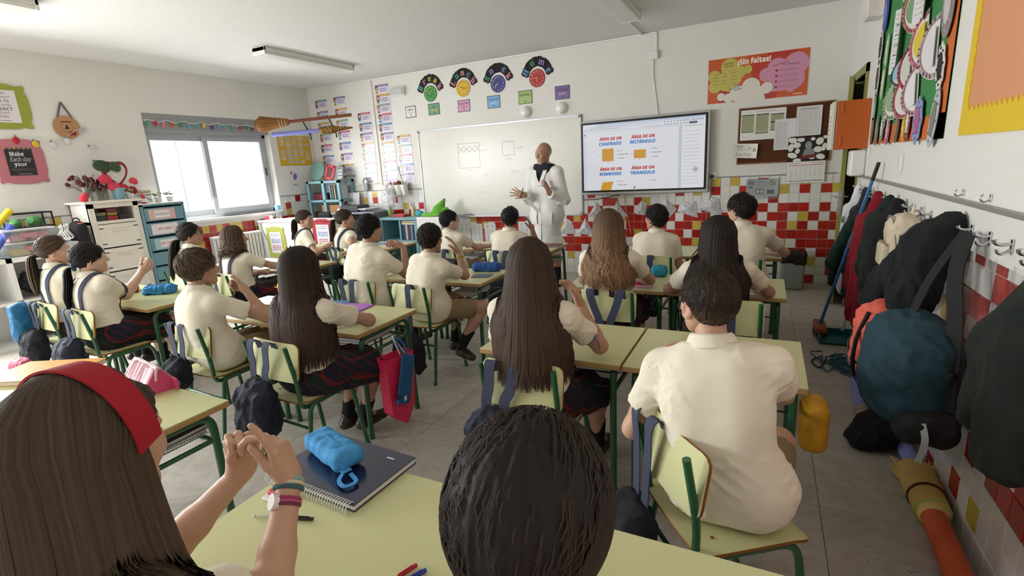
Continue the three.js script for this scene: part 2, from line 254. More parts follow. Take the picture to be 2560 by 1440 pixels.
const frontS=spec(`-1 y18,20,27,-40,-33 r-37
0 r3,14,18,21,27,29,-39,-33,-29 y16,25,30,-35
1 r5,6,9,24,-24 y10,-39,-27
2 r3,4,7,8,10,11,14,15,17,18,20,23,25,26,27,29,-29,-28,-26,-25 y13 w0,1,2,5,6,9,12,16,19,21,22,24,28,30
3 r0,2,4,5,6,8,9,10,11,13,15,16,17,19,20,22,24,25,28,30,-14,-13,-12,-11,-10,-8,-7,-3 y1,7,27,-15 w3,12,14,18,21,23,26,29
4 r0,1,2,3,5,6,8,9,10,11,12,14,15,17,18,20,21,22,23,25,27,29,30 y16,26,-13 w4,7,13,19,24,28
5 r0,2,4,5,7,8,10,11,12,13,14,16,17,18,19,20,22,23,25,26,27,28,29,-10,-13 y6,9,24 w1,3,15,21,30
6 r0,1,2,3,5,6,7,9,10,11,12,13,14,15,17,19,20,21,22,23,24,27,28,29,30 y16,25 w4,8,18,26
7 r0,1,3,4,5,6,7,8,26,27,29,30 w2,28
8 y0,28
9 r30
10 r28`);
const wFill=(S,rows)=>(t,c)=>S[t]?.[c]??(rows(t,c)?'w':undefined);
dado(wFront,(c,r)=>new THREE.Matrix4().makeTranslation((c+.5)*T,(r+.5)*T,0),-44,30,12,wFill(frontS,(t,c)=>(c>=0&&(t<2||t>7))||c<-15),()=>false,[6,30]);
const rightS=spec(`0 r0,2,-7 w1,3,-1,-2
1 r2,3 w0,1,4
2 r-2,0,1,4 w2,3
3 r-1,1,2,3 y4 w0
4 r0,1,3,4 y2
5 r0,1,2,3,4
6 r0,1,4,6 y3 w2,5
7 r2,4,5,6 w0,1,3
8 r-1 w0,1,2,3,4,5,6
9 r1 y3 w0,2,4,5,6
10 r-2 w-1,0,1,2,3,4,5`);
dado(wRight,(c,r)=>((c+39.3)*T>1.06&&(c+40.3)*T<ZB?new THREE.Matrix4().makeRotationY(-PI / 2).setPosition(XR,(r+.5)*T,(c+39.8)*T):null),-30,51,12,wFill(rightS,(t)=>t<1||t>8),(c,t)=>t===-1,[-14,12]);
const leftS=spec(`-1 y37,40 r5
0 r7
1 y18,7
2 r18,15,14,22 y19,17,21
3 r19,20,14,15 y16`);
const holeAt=(z,y)=>WIN.some(([a,b,lo,hi])=>z>a - .06&&z<b+.06&&y>lo - .06&&y<hi);
dado(wLeft,(c,r)=>(c*T>.06&&c*T<ZB - .1?new THREE.Matrix4().makeRotationY(PI / 2).setPosition(XL,(r+.5)*T,c*T):null),1,90,12,wFill(leftS,(t,c)=>t<2||c>24),(c,t)=>holeAt(c*T,(10 - t+.5)*T),[1,25]);
// thin grey trim on top of the tiles
struct('trim_1',rangeBox(XL,3.33,1.319,1.331,0,.012),greyP);
{const t=struct('trim_2',mg([rangeBox(XL,XL+.012,1.319,1.331,0,.93),rangeBox(XL,XL+.012,1.319,1.331,2.87,4.85),rangeBox(XL,XL+.012,1.319,1.331,7.05,8)]),greyP);}

// windows of the left wall
function makeWindow(n,[z0,z1,y0,y1],outside){
const w=new THREE.Group();w.name='window_'+n;w.userData={kind:'structure'};scene.add(w);const xr=XL - .13,zm=(z0+z1)/ 2+.08;
part(w,'shutter_box',rangeBox(xr - .1,XL - .015,y1 - .23,y1,z0,z1),mat('#9b9da0',.5));
part(w,'window_frame',mg([rangeBox(xr - .06,xr,y0,y0+.05,z0,z1),rangeBox(xr - .06,xr,y1 - .28,y1 - .23,z0,z1),rangeBox(xr - .06,xr,y0,y1 - .23,z0,z0+.05),rangeBox(xr - .06,xr,y0,y1 - .23,z1 - .05,z1)]),winM);
const sash=(a,b,x)=>{const s=part(w,'sash',mg([rangeBox(x,x+.03,y0+.05,y0+.13,a,b),rangeBox(x,x+.03,y1 - .34,y1 - .28,a,b),rangeBox(x,x+.03,y0+.13,y1 - .34,a,a+.07),rangeBox(x,x+.03,y0+.13,y1 - .34,b - .07,b)]),winM);part(s,'pane',rangeBox(x+.012,x+.016,y0+.12,y1 - .33,a+.06,b - .06),glass);return s;};
sash(zm - .03,z1 - .05,xr - .055);const s=sash(z0+.05,zm+.04,xr - .02);
part(s,'sash_handle',rbox(.012,.13,.02,.004,xr+.014,(y0+y1)/ 2 - .08,z0+.075),black);
part(w,'sill',mg([rangeBox(XL - .25,XL+.05,y0 - .035,y0,z0 - .02,z1+.02)]),phys('#f2f1ee',.3));
}
const winM=mat('#b4b7bb',.42,{metalness:.25});
WIN.forEach((w,i)=>makeWindow(i+1,w));
// outside: ground and a pale panelled wall beyond the first window
struct('ground',rangeBox(-30,XL - .3,-.3,-.2,-20,30),mat('#8f8d88',.9));
{const b=thing('outside_wall','pale concrete wall with panel joints outside the left window','wall');b.userData={kind:'structure'};const cm=[mat('#b4bdc3',.9),mat('#bdc6cb',.9)];
for(let i=0;i<6;i++)for(let j=0;j<5;j++)part(b,'panel',rangeBox(-7.5,-7.42,j*.85,j*.85+.835,.35+i*.62,.35+i*.62+.61),cm[(i+j)% 2]);}

// door at the far end of the right wall, ajar
{const ol=phys('#8d8a48',.45),d=new THREE.Group();d.name='door_1';d.userData={kind:'structure'};scene.add(d);
part(d,'door_frame',mg([rangeBox(XR - .02,XR+.21,0,2.36,.94,1.02),rangeBox(XR - .02,XR+.21,0,2.36,.08,.16),rangeBox(XR - .02,XR+.21,2.28,2.36,.08,1.02)]),ol);
const leaf=part(d,'door_leaf',mg([rbox(.042,2.25,.8,.004,0,1.135,.4),box(.044,.02,.02,0,.4,.79)]),ol);leaf.position.set(3.395,0,.16);leaf.rotation.y=-.135;
part(leaf,'lock_plate',mg([rbox(.026,.24,.004,.001,0,1.06,.802),rbox(.008,.24,.04,.003,-.024,1.06,.755),rbox(.008,.24,.04,.003,.024,1.06,.755)]),alu);
part(leaf,'door_handle',mg([tube([[-.02,1.12,.755],[-.065,1.12,.755],[-.07,1.12,.63]],.009,.02),tube([[.02,1.12,.755],[.065,1.12,.755],[.07,1.12,.63]],.009,.02)]),chrome);
struct('wall_corridor',mg([rangeBox(XR+1.6,XR+1.7,0,CH,-.5,2.2),rangeBox(XR+.2,XR+1.7,0,CH,2.1,2.2),rangeBox(XR+.2,XR+1.7,0,CH,-.5,-.4),rangeBox(XR+.2,XR+1.7,CH,CH+.1,-.5,2.2),rangeBox(XR+.2,XR+1.7,-.1,0,-.5,2.2)]),mat('#3b3a36',.8));}

// coat rail of the right wall: white board, metal trim, hooks
{const b=new THREE.Group();b.name='trim_3';b.userData={kind:'structure'};scene.add(b);part(b,'board',rangeBox(XR - .022,XR,1.15,1.325,1.12,6.9),phys('#e9e7e2',.4));
part(b,'metal_strip',mg([rangeBox(XR - .028,XR - .002,1.325,1.343,1.12,6.9)]),mat('#9b9994',.4,{metalness:.4}));}
{const hk=thing('coat_hook','silver metal coat hook, farthest one of the white rail','hook','coat hooks on the white rail');
part(hk,'plate',rbox(.006,.05,.022,.003,-.003,.005,0),chrome);part(hk,'prong',mg([sweep(smooth([[-.004,.012,0],[-.034,.010,0],[-.048,.016,0],[-.052,.028,0]],10),.006,8,(t)=>1+.5*t*t),sweep(smooth([[-.004,-.008,0],[-.024,-.022,0],[-.038,-.018,0],[-.042,-.006,0]],10),.006,8)]),chrome);
let i=0;for(let z=1.3;z<5.4;z +=.2){const o=i++?copy(hk):hk;o.position.set(XR - .022,1.225,z);o.userData.label='silver coat hook screwed to the white rail board';}}
shade(scene);
// ---------------------------------------------------------------- desks and chairs
const lamTex=canvas(512,512,(g)=>{g.fillStyle='#d2d39e';g.fillRect(0,0,512,512);const r=RND(3);for(let i=0;i<2600;i++){g.fillStyle=`rgba(${r()<.5?'120,120,70':'235,240,200'},${.03+.05*r()})`;g.fillRect(r()*512,r()*512,1+r()*3,1+r()*3);}for(let i=0;i<40;i++){g.strokeStyle=`rgba(90,95,60,${.05*r()})`;g.lineWidth=.6;g.beginPath();const x=r()*512,y=r()*512;g.moveTo(x,y);g.lineTo(x+(r()- .5)*120,y+(r()- .5)*120);g.stroke();}});
const woodTex=canvas(512,128,(g)=>{g.fillStyle='#b8935f';g.fillRect(0,0,512,128);const r=RND(9);for(let i=0;i<420;i++){g.fillStyle=`rgba(${r()<.5?'90,60,30':'214,180,130'},${.06+.12*r()})`;g.fillRect(r()*512,r()*128,30+r()*160,.6+r()*1.4);}});
woodTex.wrapS=woodTex.wrapT=THREE.RepeatWrapping;
const lam=phys('#ffffff',.30,{map:lamTex,specularIntensity:.7}),edgeW=mat('#ffffff',.6,{map:woodTex}),green=phys('#1f5a36',.35,{clearcoat:.35}),greenDark=mat('#163d27',.5),seatM=phys('#ffffff',.36,{map:lamTex});
const ply=mat('#c9a063',.6,{map:woodTex});
const DW=.725,DD=.56,DH=.70;
function makeDesk(){
const d=thing('school_desk','desk','desk','pale green school desks');
const top=part(d,'tabletop',rbox(DW,.005,DD,.002,0,DH - .0025,0),lam);
part(d,'edge_band',rbox(DW+.003,.024,DD+.003,.006,0,DH - .0165,0),edgeW);
for(const x of[-1,1]){const X=x*(DW / 2 - .045);
part(d,'leg',mg([tube([[X,0,DD / 2 - .05],[X,DH - .045,DD / 2 - .06],[X,DH - .045,0]],.0165,.07,12),new THREE.CylinderGeometry(.019,.019,.03,12).translate(X,.015,DD / 2 - .05)]),green);
part(d,'leg',mg([tube([[X,DH - .045,0],[X,DH - .045,-DD / 2+.06],[X+x*.02,0,-DD / 2+.07]],.0165,.07,12),new THREE.CylinderGeometry(.019,.019,.03,12).translate(X+x*.02,.015,-DD / 2+.07)]),green);
part(d,'side_rail',tube([[X,DH - .16,DD / 2 - .06],[X,DH - .16,-DD / 2+.07]],.011,.02,8),green);}
part(d,'cross_rail',tube([[-DW / 2+.05,DH - .16,-DD / 2+.07],[DW / 2 - .05,DH - .16,-DD / 2+.07]],.011,.02,8),green);
const bars=[];for(let i=0;i<9;i++)bars.push(sweep([[-DW / 2+.05+i*.078,DH - .158,-DD / 2+.07],[-DW / 2+.05+i*.078,DH - .158,DD / 2 - .1]],.004,6));bars.push(sweep([[-DW / 2+.05,DH - .158,DD / 2 - .1],[DW / 2 - .05,DH - .158,DD / 2 - .1]],.005,6));part(d,'book_shelf',mg(bars),greenDark);
return d;
}
const curvedPanel=(w,h,th,r,bow,nx=14,ny=8,fn)=>{
const sh=new THREE.Shape();const a=w / 2,b=h / 2;sh.moveTo(-a+r,-b);sh.lineTo(a - r,-b);sh.absarc(a - r,-b+r,r,-PI / 2,0);sh.lineTo(a,b - r);sh.absarc(a - r,b - r,r,0,PI / 2);sh.lineTo(-a+r,b);sh.absarc(-a+r,b - r,r,PI / 2,PI);sh.lineTo(-a,-b+r);sh.absarc(-a+r,-b+r,r,PI,1.5*PI);

const out=sh.getSpacedPoints(56),pos=[],uv=[],idx=[],K=6,n=out.length - 1;const P=(x,y,z)=>{const q=fn?fn(x,y):bow*(x / a)*(x / a);pos.push(x,y,z+q);uv.push(x / w+.5,y / h+.5);};
for(const z of[th / 2,-th / 2])for(let k=0;k<=K;k++)for(let i=0;i<n;i++)P(out[i].x*k / K,out[i].y*k / K,z);
const S=(K+1)*n;for(let f=0;f<2;f++)for(let k=0;k<K;k++)for(let i=0;i<n;i++){const A=f*S+k*n+i,B=f*S+k*n+(i+1)% n;f?idx.push(A,B,A+n,B,B+n,A+n):idx.push(A,A+n,B,B,A+n,B+n);}
const face=new THREE.BufferGeometry();face.setAttribute('position',new THREE.Float32BufferAttribute(pos,3));face.setAttribute('uv',new THREE.Float32BufferAttribute(uv,2));face.setIndex(idx);face.computeVertexNormals();
const ep=[],eu=[],ei=[];let l=0;for(let i=0;i<=n;i++){const o=out[i % n];const q=fn?fn(o.x,o.y):bow*(o.x / a)*(o.x / a);ep.push(o.x*1.002,o.y*1.002,th / 2+q,o.x*1.002,o.y*1.002,-th / 2+q);eu.push(l,.6,l,.5);l +=.03;}for(let i=0;i<n;i++){const A=i*2;ei.push(A,A+1,A+2,A+1,A+3,A+2);}const edge=new THREE.BufferGeometry();edge.setAttribute('position',new THREE.Float32BufferAttribute(ep,3));edge.setAttribute('uv',new THREE.Float32BufferAttribute(eu,2));edge.setIndex(ei);edge.computeVertexNormals();
return[face,edge];
};
function makeChair(){
const c=thing('school_chair','chair','chair','pale green school chairs');
{const[f,e]=curvedPanel(.385,.205,.010,.035,-.022);const m=new THREE.Matrix4().makeRotationX(-.16).setPosition(0,.672,.192);const b=part(c,'backrest',f.applyMatrix4(m),seatM);part(b,'plywood_edge',e.applyMatrix4(m),ply);}
{const[f,e]=curvedPanel(.39,.39,.010,.05,0,14,8,(x,y)=>-.014+.012*(x / .2)*(x / .2)-(y>.12?.022*Math.pow((y - .12)/ .075,2):0)+(y<-.13?.008*Math.pow((-y - .13)/ .065,2):0));const m=new THREE.Matrix4().makeRotationX(-PI / 2).setPosition(0,.45,-.005);const b=part(c,'seat',f.applyMatrix4(m),seatM);part(b,'plywood_edge',e.applyMatrix4(m),ply);
part(b,'bolt',mg([[-.12,.1],[.12,.1],[-.12,-.1],[.12,-.1]].map(([x,z])=>new THREE.CylinderGeometry(.006,.006,.004,10).translate(x,.446,z))),ply);}
for(const x of[-1,1]){const X=x*.178;
part(c,'leg',mg([tube([[X*1.08,0,-.205],[X,.43,-.15],[X,.43,0]],.0125,.07,12),new THREE.CylinderGeometry(.0145,.0145,.025,10).translate(X*1.08,.0125,-.205)]),green);
part(c,'leg',mg([tube([[X,.43,0],[X,.43,.13],[X*1.08,0,.215]],.0125,.07,12),new THREE.CylinderGeometry(.0145,.0145,.025,10).translate(X*1.08,.0125,.215)]),green);
part(c,'upright',tube([[x*.155,.415,-.12],[x*.155,.405,.175],[x*.172,.545,.182],[x*.172,.77,.222]],.0125,.06,12),green);
part(c,'bracket',mg([rbox(.014,.03,.016,.004,x*.172,.61,.196),rbox(.014,.03,.016,.004,x*.172,.735,.217)]),black);}
part(c,'cross_rail',mg([tube([[-.155,.418,-.1],[.155,.418,-.1]],.010,.02,8),tube([[-.165,.3,.165],[.165,.3,.165]],.009,.02,8)]),green);
return c;
}
const desk0=makeDesk(),chair0=makeChair();let deskN=0,chairN=0;
const desk=(x,z,label,ry=0)=>{const d=deskN++?copy(desk0):desk0;d.position.set(x,0,z);d.rotation.y=ry;d.userData={...desk0.userData,label};return d;};
const chair=(x,z,ry,label)=>{const d=chairN++?copy(chair0):chair0;d.position.set(x,0,z);d.rotation.y=ry*D2R;d.userData={...chair0.userData,label};return d;};
// ---------------------------------------------------------------- people
const SKIN={fair:[.60,.36,.25],tan:[.50,.285,.19],light:[.66,.42,.31],brown:[.40,.22,.145]};
const vcMat=(r,o={})=>phys('#ffffff',r,{vertexColors:true,...o});
const skinMats={};const skinMat=(k)=>skinMats[k]??=(()=>{const m=vcMat(.52,{sheen:.15,sheenRoughness:.5});m.color.setRGB(...SKIN[k]);return m;})();
const hairMat=vcMat(.62,{specularIntensity:.45});
const M={
shirt:phys('#efe7d3',.92,{sheen:.25,sheenRoughness:.7}),coat:phys('#e9e8e6',.85,{sheen:.2,sheenRoughness:.7}),navy:mat('#1b2032',.85),strap:mat('#343a4f',.88),darkPolo:mat('#171a24',.9),
khaki:mat('#8f7c5c',.93),sock:mat('#15171c',.95),shoe:phys('#2e1f18',.45,{clearcoat:.2}),shoeDark:mat('#191513',.5),eyeW:phys('#e9e4de',.2),iris:phys('#24170f',.1),brow:mat('#20160f',.8),lip:mat('#9a5548',.5),
tie:mat('#12131a',.8),teal:mat('#0d4a52',.8),white:mat('#f1f1ee',.6),strapRed:mat('#3c141d',.9),
};
const tartan=canvas(256,256,(g)=>{g.fillStyle='#15141a';g.fillRect(0,0,256,256);
const band=(p,w,c)=>{g.fillStyle=c;g.fillRect(p,0,w,256);g.fillRect(0,p,256,w);};
band(0,70,'rgba(18,40,32,.75)');band(128,60,'rgba(20,24,48,.7)');band(96,12,'rgba(130,24,30,.75)');band(112,3,'rgba(150,30,34,.8)');band(212,12,'rgba(110,22,28,.7)');band(232,3,'rgba(160,150,130,.35)');});
tartan.wrapS=tartan.wrapT=THREE.RepeatWrapping;tartan.repeat.set(7,7);
M.tartan=mat('#ffffff',.95,{map:tartan});
const knit=dataTex(128,(u,v)=>.5+.22*Math.sin(u*2*PI*32)*Math.sin(v*2*PI*32)+.12*tileN(u,v,3),false,16);
for(const k of['shirt','khaki','navy']){M[k].bumpMap=knit;M[k].bumpScale=.0006;}

const UP=V(0,1,0);
function ik(S,T,l1,l2,pole){const d=T.clone().sub(S);const L=Math.min(d.length(),(l1+l2)*.992);d.normalize();const a=(l1*l1 - l2*l2+L*L)/(2*L),h=Math.sqrt(Math.max(0,l1*l1 - a*a));const p=pole.clone().addScaledVector(d,-pole.dot(d)).normalize();return[S.clone().addScaledVector(d,a).addScaledVector(p,h),S.clone().addScaledVector(d,L)];}

// hand on a field: W wrist, d finger direction, n palm normal, side 1 right / -1 left
function hand(F,W,d,n,side,s,curl=.5,spread=.12,o={}){
d=d.clone().normalize();n=n.clone().addScaledVector(d,-n.dot(d)).normalize();const t=V().crossVectors(d,n).multiplyScalar(side);
const at=(a,b,c)=>W.clone().addScaledVector(d,a*s).addScaledVector(t,b*s).addScaledVector(n,c*s);const tips=[];
const lat=[.027,.009,-.009,-.025],kd=[.082,.085,.080,.072],len=[[.040,.024,.020],[.044,.028,.021],[.041,.026,.021],[.032,.020,.018]],rad=[.0096,.0098,.0094,.0082];
F.cap(W,at(.03,0,0),.021*s,.024*s,.02*s,{fn:n,ff:1.25});
for(let i=0;i<4;i++){const c=Array.isArray(curl)?curl[i]:curl;
const kn=at(kd[i],lat[i],-.003);F.cap(at(.012,lat[i]*.6,0),kn,.0165*s,.0125*s,.014*s);
let p=kn,ang=0;const dir0=d.clone().addScaledVector(t,lat[i]/ .027*(o.spread?.[i]??spread)).normalize();
for(let j=0;j<3;j++){ang +=c*[.85,1.15,.75][j];const q=dir0.clone().multiplyScalar(Math.cos(ang)).addScaledVector(n,Math.sin(ang));const e=p.clone().addScaledVector(q,len[i][j]*s);F.cap(p,e,rad[i]*s*(1 - .08*j),rad[i]*s*(1 - .08*(j+1)),.003);p=e;}
tips.push(p);
}
const tb=at(.022,.02,.006),td=o.thumb?VA(o.thumb):V();if(!o.thumb)td.addScaledVector(d,.62).addScaledVector(t,.66).addScaledVector(n,.35);td.normalize();const t2=o.thumb2?VA(o.thumb2).normalize():td.clone().addScaledVector(d,.45).addScaledVector(t,-.2).normalize();
const m1=tb.clone().addScaledVector(td,.038*s),m2=m1.clone().addScaledVector(t2,.030*s),m3=m2.clone().addScaledVector(t2,.022*s).addScaledVector(n,.003*s);
F.cap(at(.012,.012,.006),m1,.017*s,.0125*s,.014*s);F.cap(m1,m2,.0112*s,.0102*s,.004);F.cap(m2,m3,.0102*s,.0085*s,.003);tips.push(m3);return tips;
}
// head in its own frame (centre between the ears, looking to -z), built for a 0.215 m tall head
function headField(cell,s,opt){
const F=new Field(cell),S=(a)=>a.map((v)=>v*s);const E=(c,r,k,o)=>F.ell(S(c),S(r),k*s,null,o),K=(a,b,ra,rb,k,o)=>F.cap(S(a),S(b),ra*s,rb*s,k*s,o);
E([0,.03,.012],[.0715,.082,.091],.01);E([0,-.028,-.028],[.056,.075,.060],.04);const man=opt.man;
K([.045,-.045,.006],[.018,-.088,-.052],.020,.018,.03);K([-.045,-.045,.006],[-.018,-.088,-.052],.020,.018,.03);E([0,-.092,-.062],[man?.024:.020,.018,.018],.025);
E([.034,-.024,-.064],[.023,.024,.022],.02);E([-.034,-.024,-.064],[.023,.024,.022],.02);
K([-.03,.024,-.078],[.03,.024,-.078],.013,.013,.02);
E([.031,.006,-.096],[.017,.011,.016],.012,{sub:1});E([-.031,.006,-.096],[.017,.011,.016],.012,{sub:1});
for(const x of[1,-1]){K([x*.019,.0125,-.0865],[x*.043,.0115,-.0815],.0052,.0052,.006);K([x*.020,-.0035,-.0865],[x*.041,-.0045,-.082],.0042,.004,.006);}
K([0,.012,-.088],[0,-.026,-.104],.007,man?.0125:.0105,.012);E([.010,-.029,-.095],[.008,.007,.009],.007);E([-.010,-.029,-.095],[.008,.007,.009],.007);
K([-.020,-.0545,-.078],[.020,-.0545,-.078],.0075,.0075,.01);K([-.014,-.0635,-.078],[.014,-.0635,-.078],.0085,.0085,.008);E([0,-.0588,-.091],[.021,.002,.008],.004,{sub:1});
for(const x of[1,-1]){const q=new THREE.Quaternion().setFromEuler(new THREE.Euler(.15,x*-.45,x*.1));F.ell(S([x*.075,-.006,.014]),S([.007,.033,.021]),.006*s,q);F.ell(S([x*.081,-.004,.011]),S([.006,.020,.011]),.006*s,q,{sub:1});}
return F;
}
const HS={
short:[[-.1,.066],[-.078,.062],[-.06,.048],[-.045,.012],[-.02,.006],[.0,.022],[.03,-.004],[.05,-.05],[.11,-.062]],
crop:[[-.1,.06],[-.078,.056],[-.06,.044],[-.042,.004],[-.018,-.006],[.0,.022],[.032,.0],[.05,-.058],[.11,-.072]],
pony:[[-.1,.063],[-.078,.058],[-.062,.04],[-.045,.012],[-.02,.004],[.0,.026],[.03,.0],[.05,-.045],[.11,-.056]],
long:[[-.1,.062],[-.078,.054],[-.064,.02],[-.05,-.05],[-.03,-.09],[.0,-.1],[.05,-.1],[.11,-.1]],
bald:[[-.1,.2],[-.05,.2],[-.02,.2],[.0,.05],[.02,.035],[.05,.02],[.06,-.03],[.11,-.045]],
};
const pw=(a,x)=>{if(x<=a[0][0])return a[0][1];for(let i=1;i<a.length;i++)if(x<=a[i][0])return lerp(a[i - 1][1],a[i][1],(x - a[i - 1][0])/(a[i][0]- a[i - 1][0]));return a[a.length - 1][1];};
const jit=(c,r,k)=>{const f=1+(r()- .5)*k;return c.map((v)=>v*f);};

function person(o){
const s=o.s??1,g=thing('person',o.label,'person',o.group),R=RND(o.seed??1),near=o.near??0;
g.position.set(o.at[0],0,o.at[1]);g.rotation.y=(o.yaw??0)*D2R;g.updateMatrixWorld();
const L=(p)=>g.worldToLocal(VA(p)),Ld=(d)=>VA(d).applyAxisAngle(UP,-g.rotation.y);
const pel=V(0,(o.seat??.45)+.105*s,0),H=L(o.head);

const hq=new THREE.Quaternion();{const look=Ld(o.look?VA(o.look).sub(VA(o.head)):V(0,1.72,.9).sub(VA(o.head)));const yaw=Math.atan2(-look.x,-look.z)+(o.hy??0)*D2R,pit=Math.atan2(look.y,Math.hypot(look.x,look.z))+(o.hp??0)*D2R;hq.setFromEuler(new THREE.Euler(pit*.6,yaw,(o.hr??0)*D2R,'YXZ'));}
const hd=(x,y,z)=>V(x,y,z).multiplyScalar(s).applyQuaternion(hq).add(H);
const skull=hd(0,-.05,.022),tilt=skull.clone().sub(pel).normalize(),neck=skull.clone().addScaledVector(tilt.clone().lerp(UP,.3).normalize(),-.075*s);
const tl=neck.distanceTo(pel),st=tl /(.42*s);if(o.dbg)console.log(o.label.slice(0,30),'torso stretch',st.toFixed(2));
const u=neck.clone().sub(pel).normalize(),rt=V(1,0,0).applyAxisAngle(UP,(o.twist??0)*D2R);rt.addScaledVector(u,-rt.dot(u)).normalize();const bk=V().crossVectors(rt,u).normalize();
const hip=V(1,0,0),slouch=(o.slouch??.03)*s,sp=(t)=>pel.clone().lerp(neck,t).addScaledVector(bk,slouch*4*t*(1 - t));
const fat=o.fat??1,shW=(o.shw??.146)*s,shrug=o.shrug??[0,0];
const sh=[1,-1].map((x,i)=>sp(.93).addScaledVector(rt,x*shW).addScaledVector(u,(-.036+shrug[i])*s).addScaledVector(bk,-(o.shf??.01)*s));

const l1=.265*s,l2=.232*s,arms=[1,-1].map((x,i)=>{const a=(i?o.L:o.R)??{};const S=sh[i];let e,w;
if(a.e&&a.w){e=L(a.e);const es=e.clone().sub(S);if(es.length()>l1*1.15)e=S.clone().add(es.setLength(l1*1.15));w=L(a.w);const ew=w.clone().sub(e);w=e.clone().add(ew.setLength(clamp(ew.length(),l2*.85,l2*1.05)));}
else{const T=a.w?L(a.w):S.clone().add(V(-x*.05,-.2,-.3));[e,w]=ik(S,T,l1,l2,a.pole?Ld(a.pole):V(x*.5,-1,.35));}
const d=a.hd?Ld(a.hd):w.clone().sub(e),n=a.hn?Ld(a.hn):V(0,-1,0);return{S,e,w,d:d.normalize(),n,x,a};});

const legs=[1,-1].map((x,i)=>{const q=(i?o.lL:o.lR)??{};const h=pel.clone().add(V(x*.075*s,-.02*s,0));let k=q.k?L(q.k):h.clone().add(V(x*.03,-.005,-.40*s)),a=q.a?L(q.a):V(k.x,.075*s,k.z+.0);const kd=k.clone().sub(h);k=h.clone().add(kd.setLength(.40*s));const ad=a.clone().sub(k);if(!o.standing)a=k.clone().add(ad.setLength(Math.min(ad.length(),.37*s)));return{h,k,a,x,t:q.t?Ld(q.t):V(x*.1,-.02,-1)};});
if(o.pose)o.pose({pel,neck,sh,arms,legs,L});

const skin=skinMat(o.skin??'tan'),cb=near>1?.008:near?.010:.0125,geos=[];
const torso=(F,inf,k=.07)=>{for(const[t,hw,r]of[[0,.068,.098],[.2,.055,.09],[.42,.05,.086],[.62,.058,.087],[.8,.05,.08]]){const c=sp(t),ax=t<.15?hip:rt;F.cap(c.clone().addScaledVector(ax,-hw*s*fat),c.clone().addScaledVector(ax,hw*s*fat),(r+inf)*s*fat,(r+inf)*s*fat,k*s);}
const n1=sp(.96);for(const S of sh)F.cap(n1,S.clone().addScaledVector(u,-.004*s),(.040+inf*.8)*s,(.043+inf*.7)*s,.05*s);};
{const F=new Field(cb);torso(F,-.014);F.cap(sp(.9),skull,.052*s,.046*s,.03*s);
for(const a of arms){const mid=a.e.clone().lerp(a.w,.28);F.cap(a.S,a.e,.042*s,.034*s,.03*s);F.cap(a.e,mid,.033*s,.034*s,.03*s);F.cap(mid,a.w,.034*s,.0235*s,.02*s);}
if(!o.noLegs)for(const l of legs){const c=l.k.clone().lerp(l.a,.3).add(V(0,0,.012));F.cap(l.h,l.k,.075*s,.052*s,.03*s);F.cap(l.k,c,.05*s,.05*s,.03*s);F.cap(c,l.a,.048*s,.032*s,.03*s);F.cap(l.a,l.a.clone().addScaledVector(l.t,.1*s).add(V(0,-.04,0)),.034*s,.03*s,.02*s);}
geos.push(F.mesh());}
const hc=near>1?.0034:near?.0042:.0055;let lipC=o.man?[.92,.76,.74]:[1.0,.74,.72];
{const F=headField(hc,s,o);const hg=F.mesh({color:(x,y,z)=>{const X=x / s,Y=y / s,Z=z / s;const lip=sstep(.011,.006,Math.abs(Y+.0585))*sstep(.024,.017,Math.abs(X))*sstep(-.07,-.078,Z);const ch=.5*sstep(.028,.008,Math.hypot(Math.abs(X)- .036,Y+.03))*sstep(-.03,-.06,Z);const ear=sstep(.066,.076,Math.abs(X))*.35;const bd=o.man?sstep(-.03,-.055,Y)*sstep(.02,-.03,Z)*.25*(1 - lip):0;const q=lip;return[1+q*(lipC[0]- 1)+ch*.05 - bd*.5+ear*.06,1+q*(lipC[1]- 1)- ch*.06 - bd*.35 - ear*.12,1+q*(lipC[2]- 1)- ch*.05 - bd*.2 - ear*.1];}});
hg.applyMatrix4(new THREE.Matrix4().compose(H,hq,V(1,1,1)));geos.push(hg);}
const hm=near>1?.003:near?.004:.0055,tips=[];
arms.forEach((a)=>{const F=new Field(hm);F.cap(a.w.clone().addScaledVector(a.w.clone().sub(a.e).normalize(),-.03*s),a.w,.026*s,.0225*s,.012);tips.push(hand(F,a.w,a.d,a.n,a.x,s*(o.handS??.95),a.a.curl??.45,a.a.spr??.12,{thumb:a.a.thumb&&Ld(a.a.thumb),thumb2:a.a.thumb2&&Ld(a.a.thumb2),spread:a.a.spread}));geos.push(F.mesh());});
part(g,'body',mgc(geos),skin);

if(o.face??1){const hm4=new THREE.Matrix4().compose(H,hq,V(s,s,s));const P=(nm,geo,m)=>part(g,nm,geo.applyMatrix4(hm4),m);
for(const x of[1,-1]){const e=P('eye',new THREE.SphereGeometry(.0118,16,12).translate(x*.031,.005,-.0785),M.eyeW);part(e,'iris',new THREE.SphereGeometry(.0062,12,8).scale(1,1,.5).translate(x*.031,.004,-.0885).applyMatrix4(hm4),M.iris);
P('eyebrow',sweep(smooth([[x*.014,.022,-.0915],[x*.03,.0275,-.0885],[x*.047,.021,-.076]],8),o.man?.0036:.0028,6,(t)=>1 - .5*t),M.brow);}}

const amp=near>1?1:near?.9:.8,sd=(o.seed??1)*7.3;
const fold=(x,y,z)=>{const a=fbm(x*5+sd,y*6,z*5,2),q=x*.8+z*.5,b=Math.pow(1 - Math.abs(N3(q*6+a*.6,y*17+q*13*Math.sign(a)+sd,z*4)),3),m=sstep(-.25,.35,N3(x*5,y*5+sd,z*5));return -amp*(.0035*a+.0065*b*m);};
const shirtM=o.shirtM??M.shirt,inf=o.inf??.012;
const SF=new Field(near>1?.007:near?.0095:.0125);
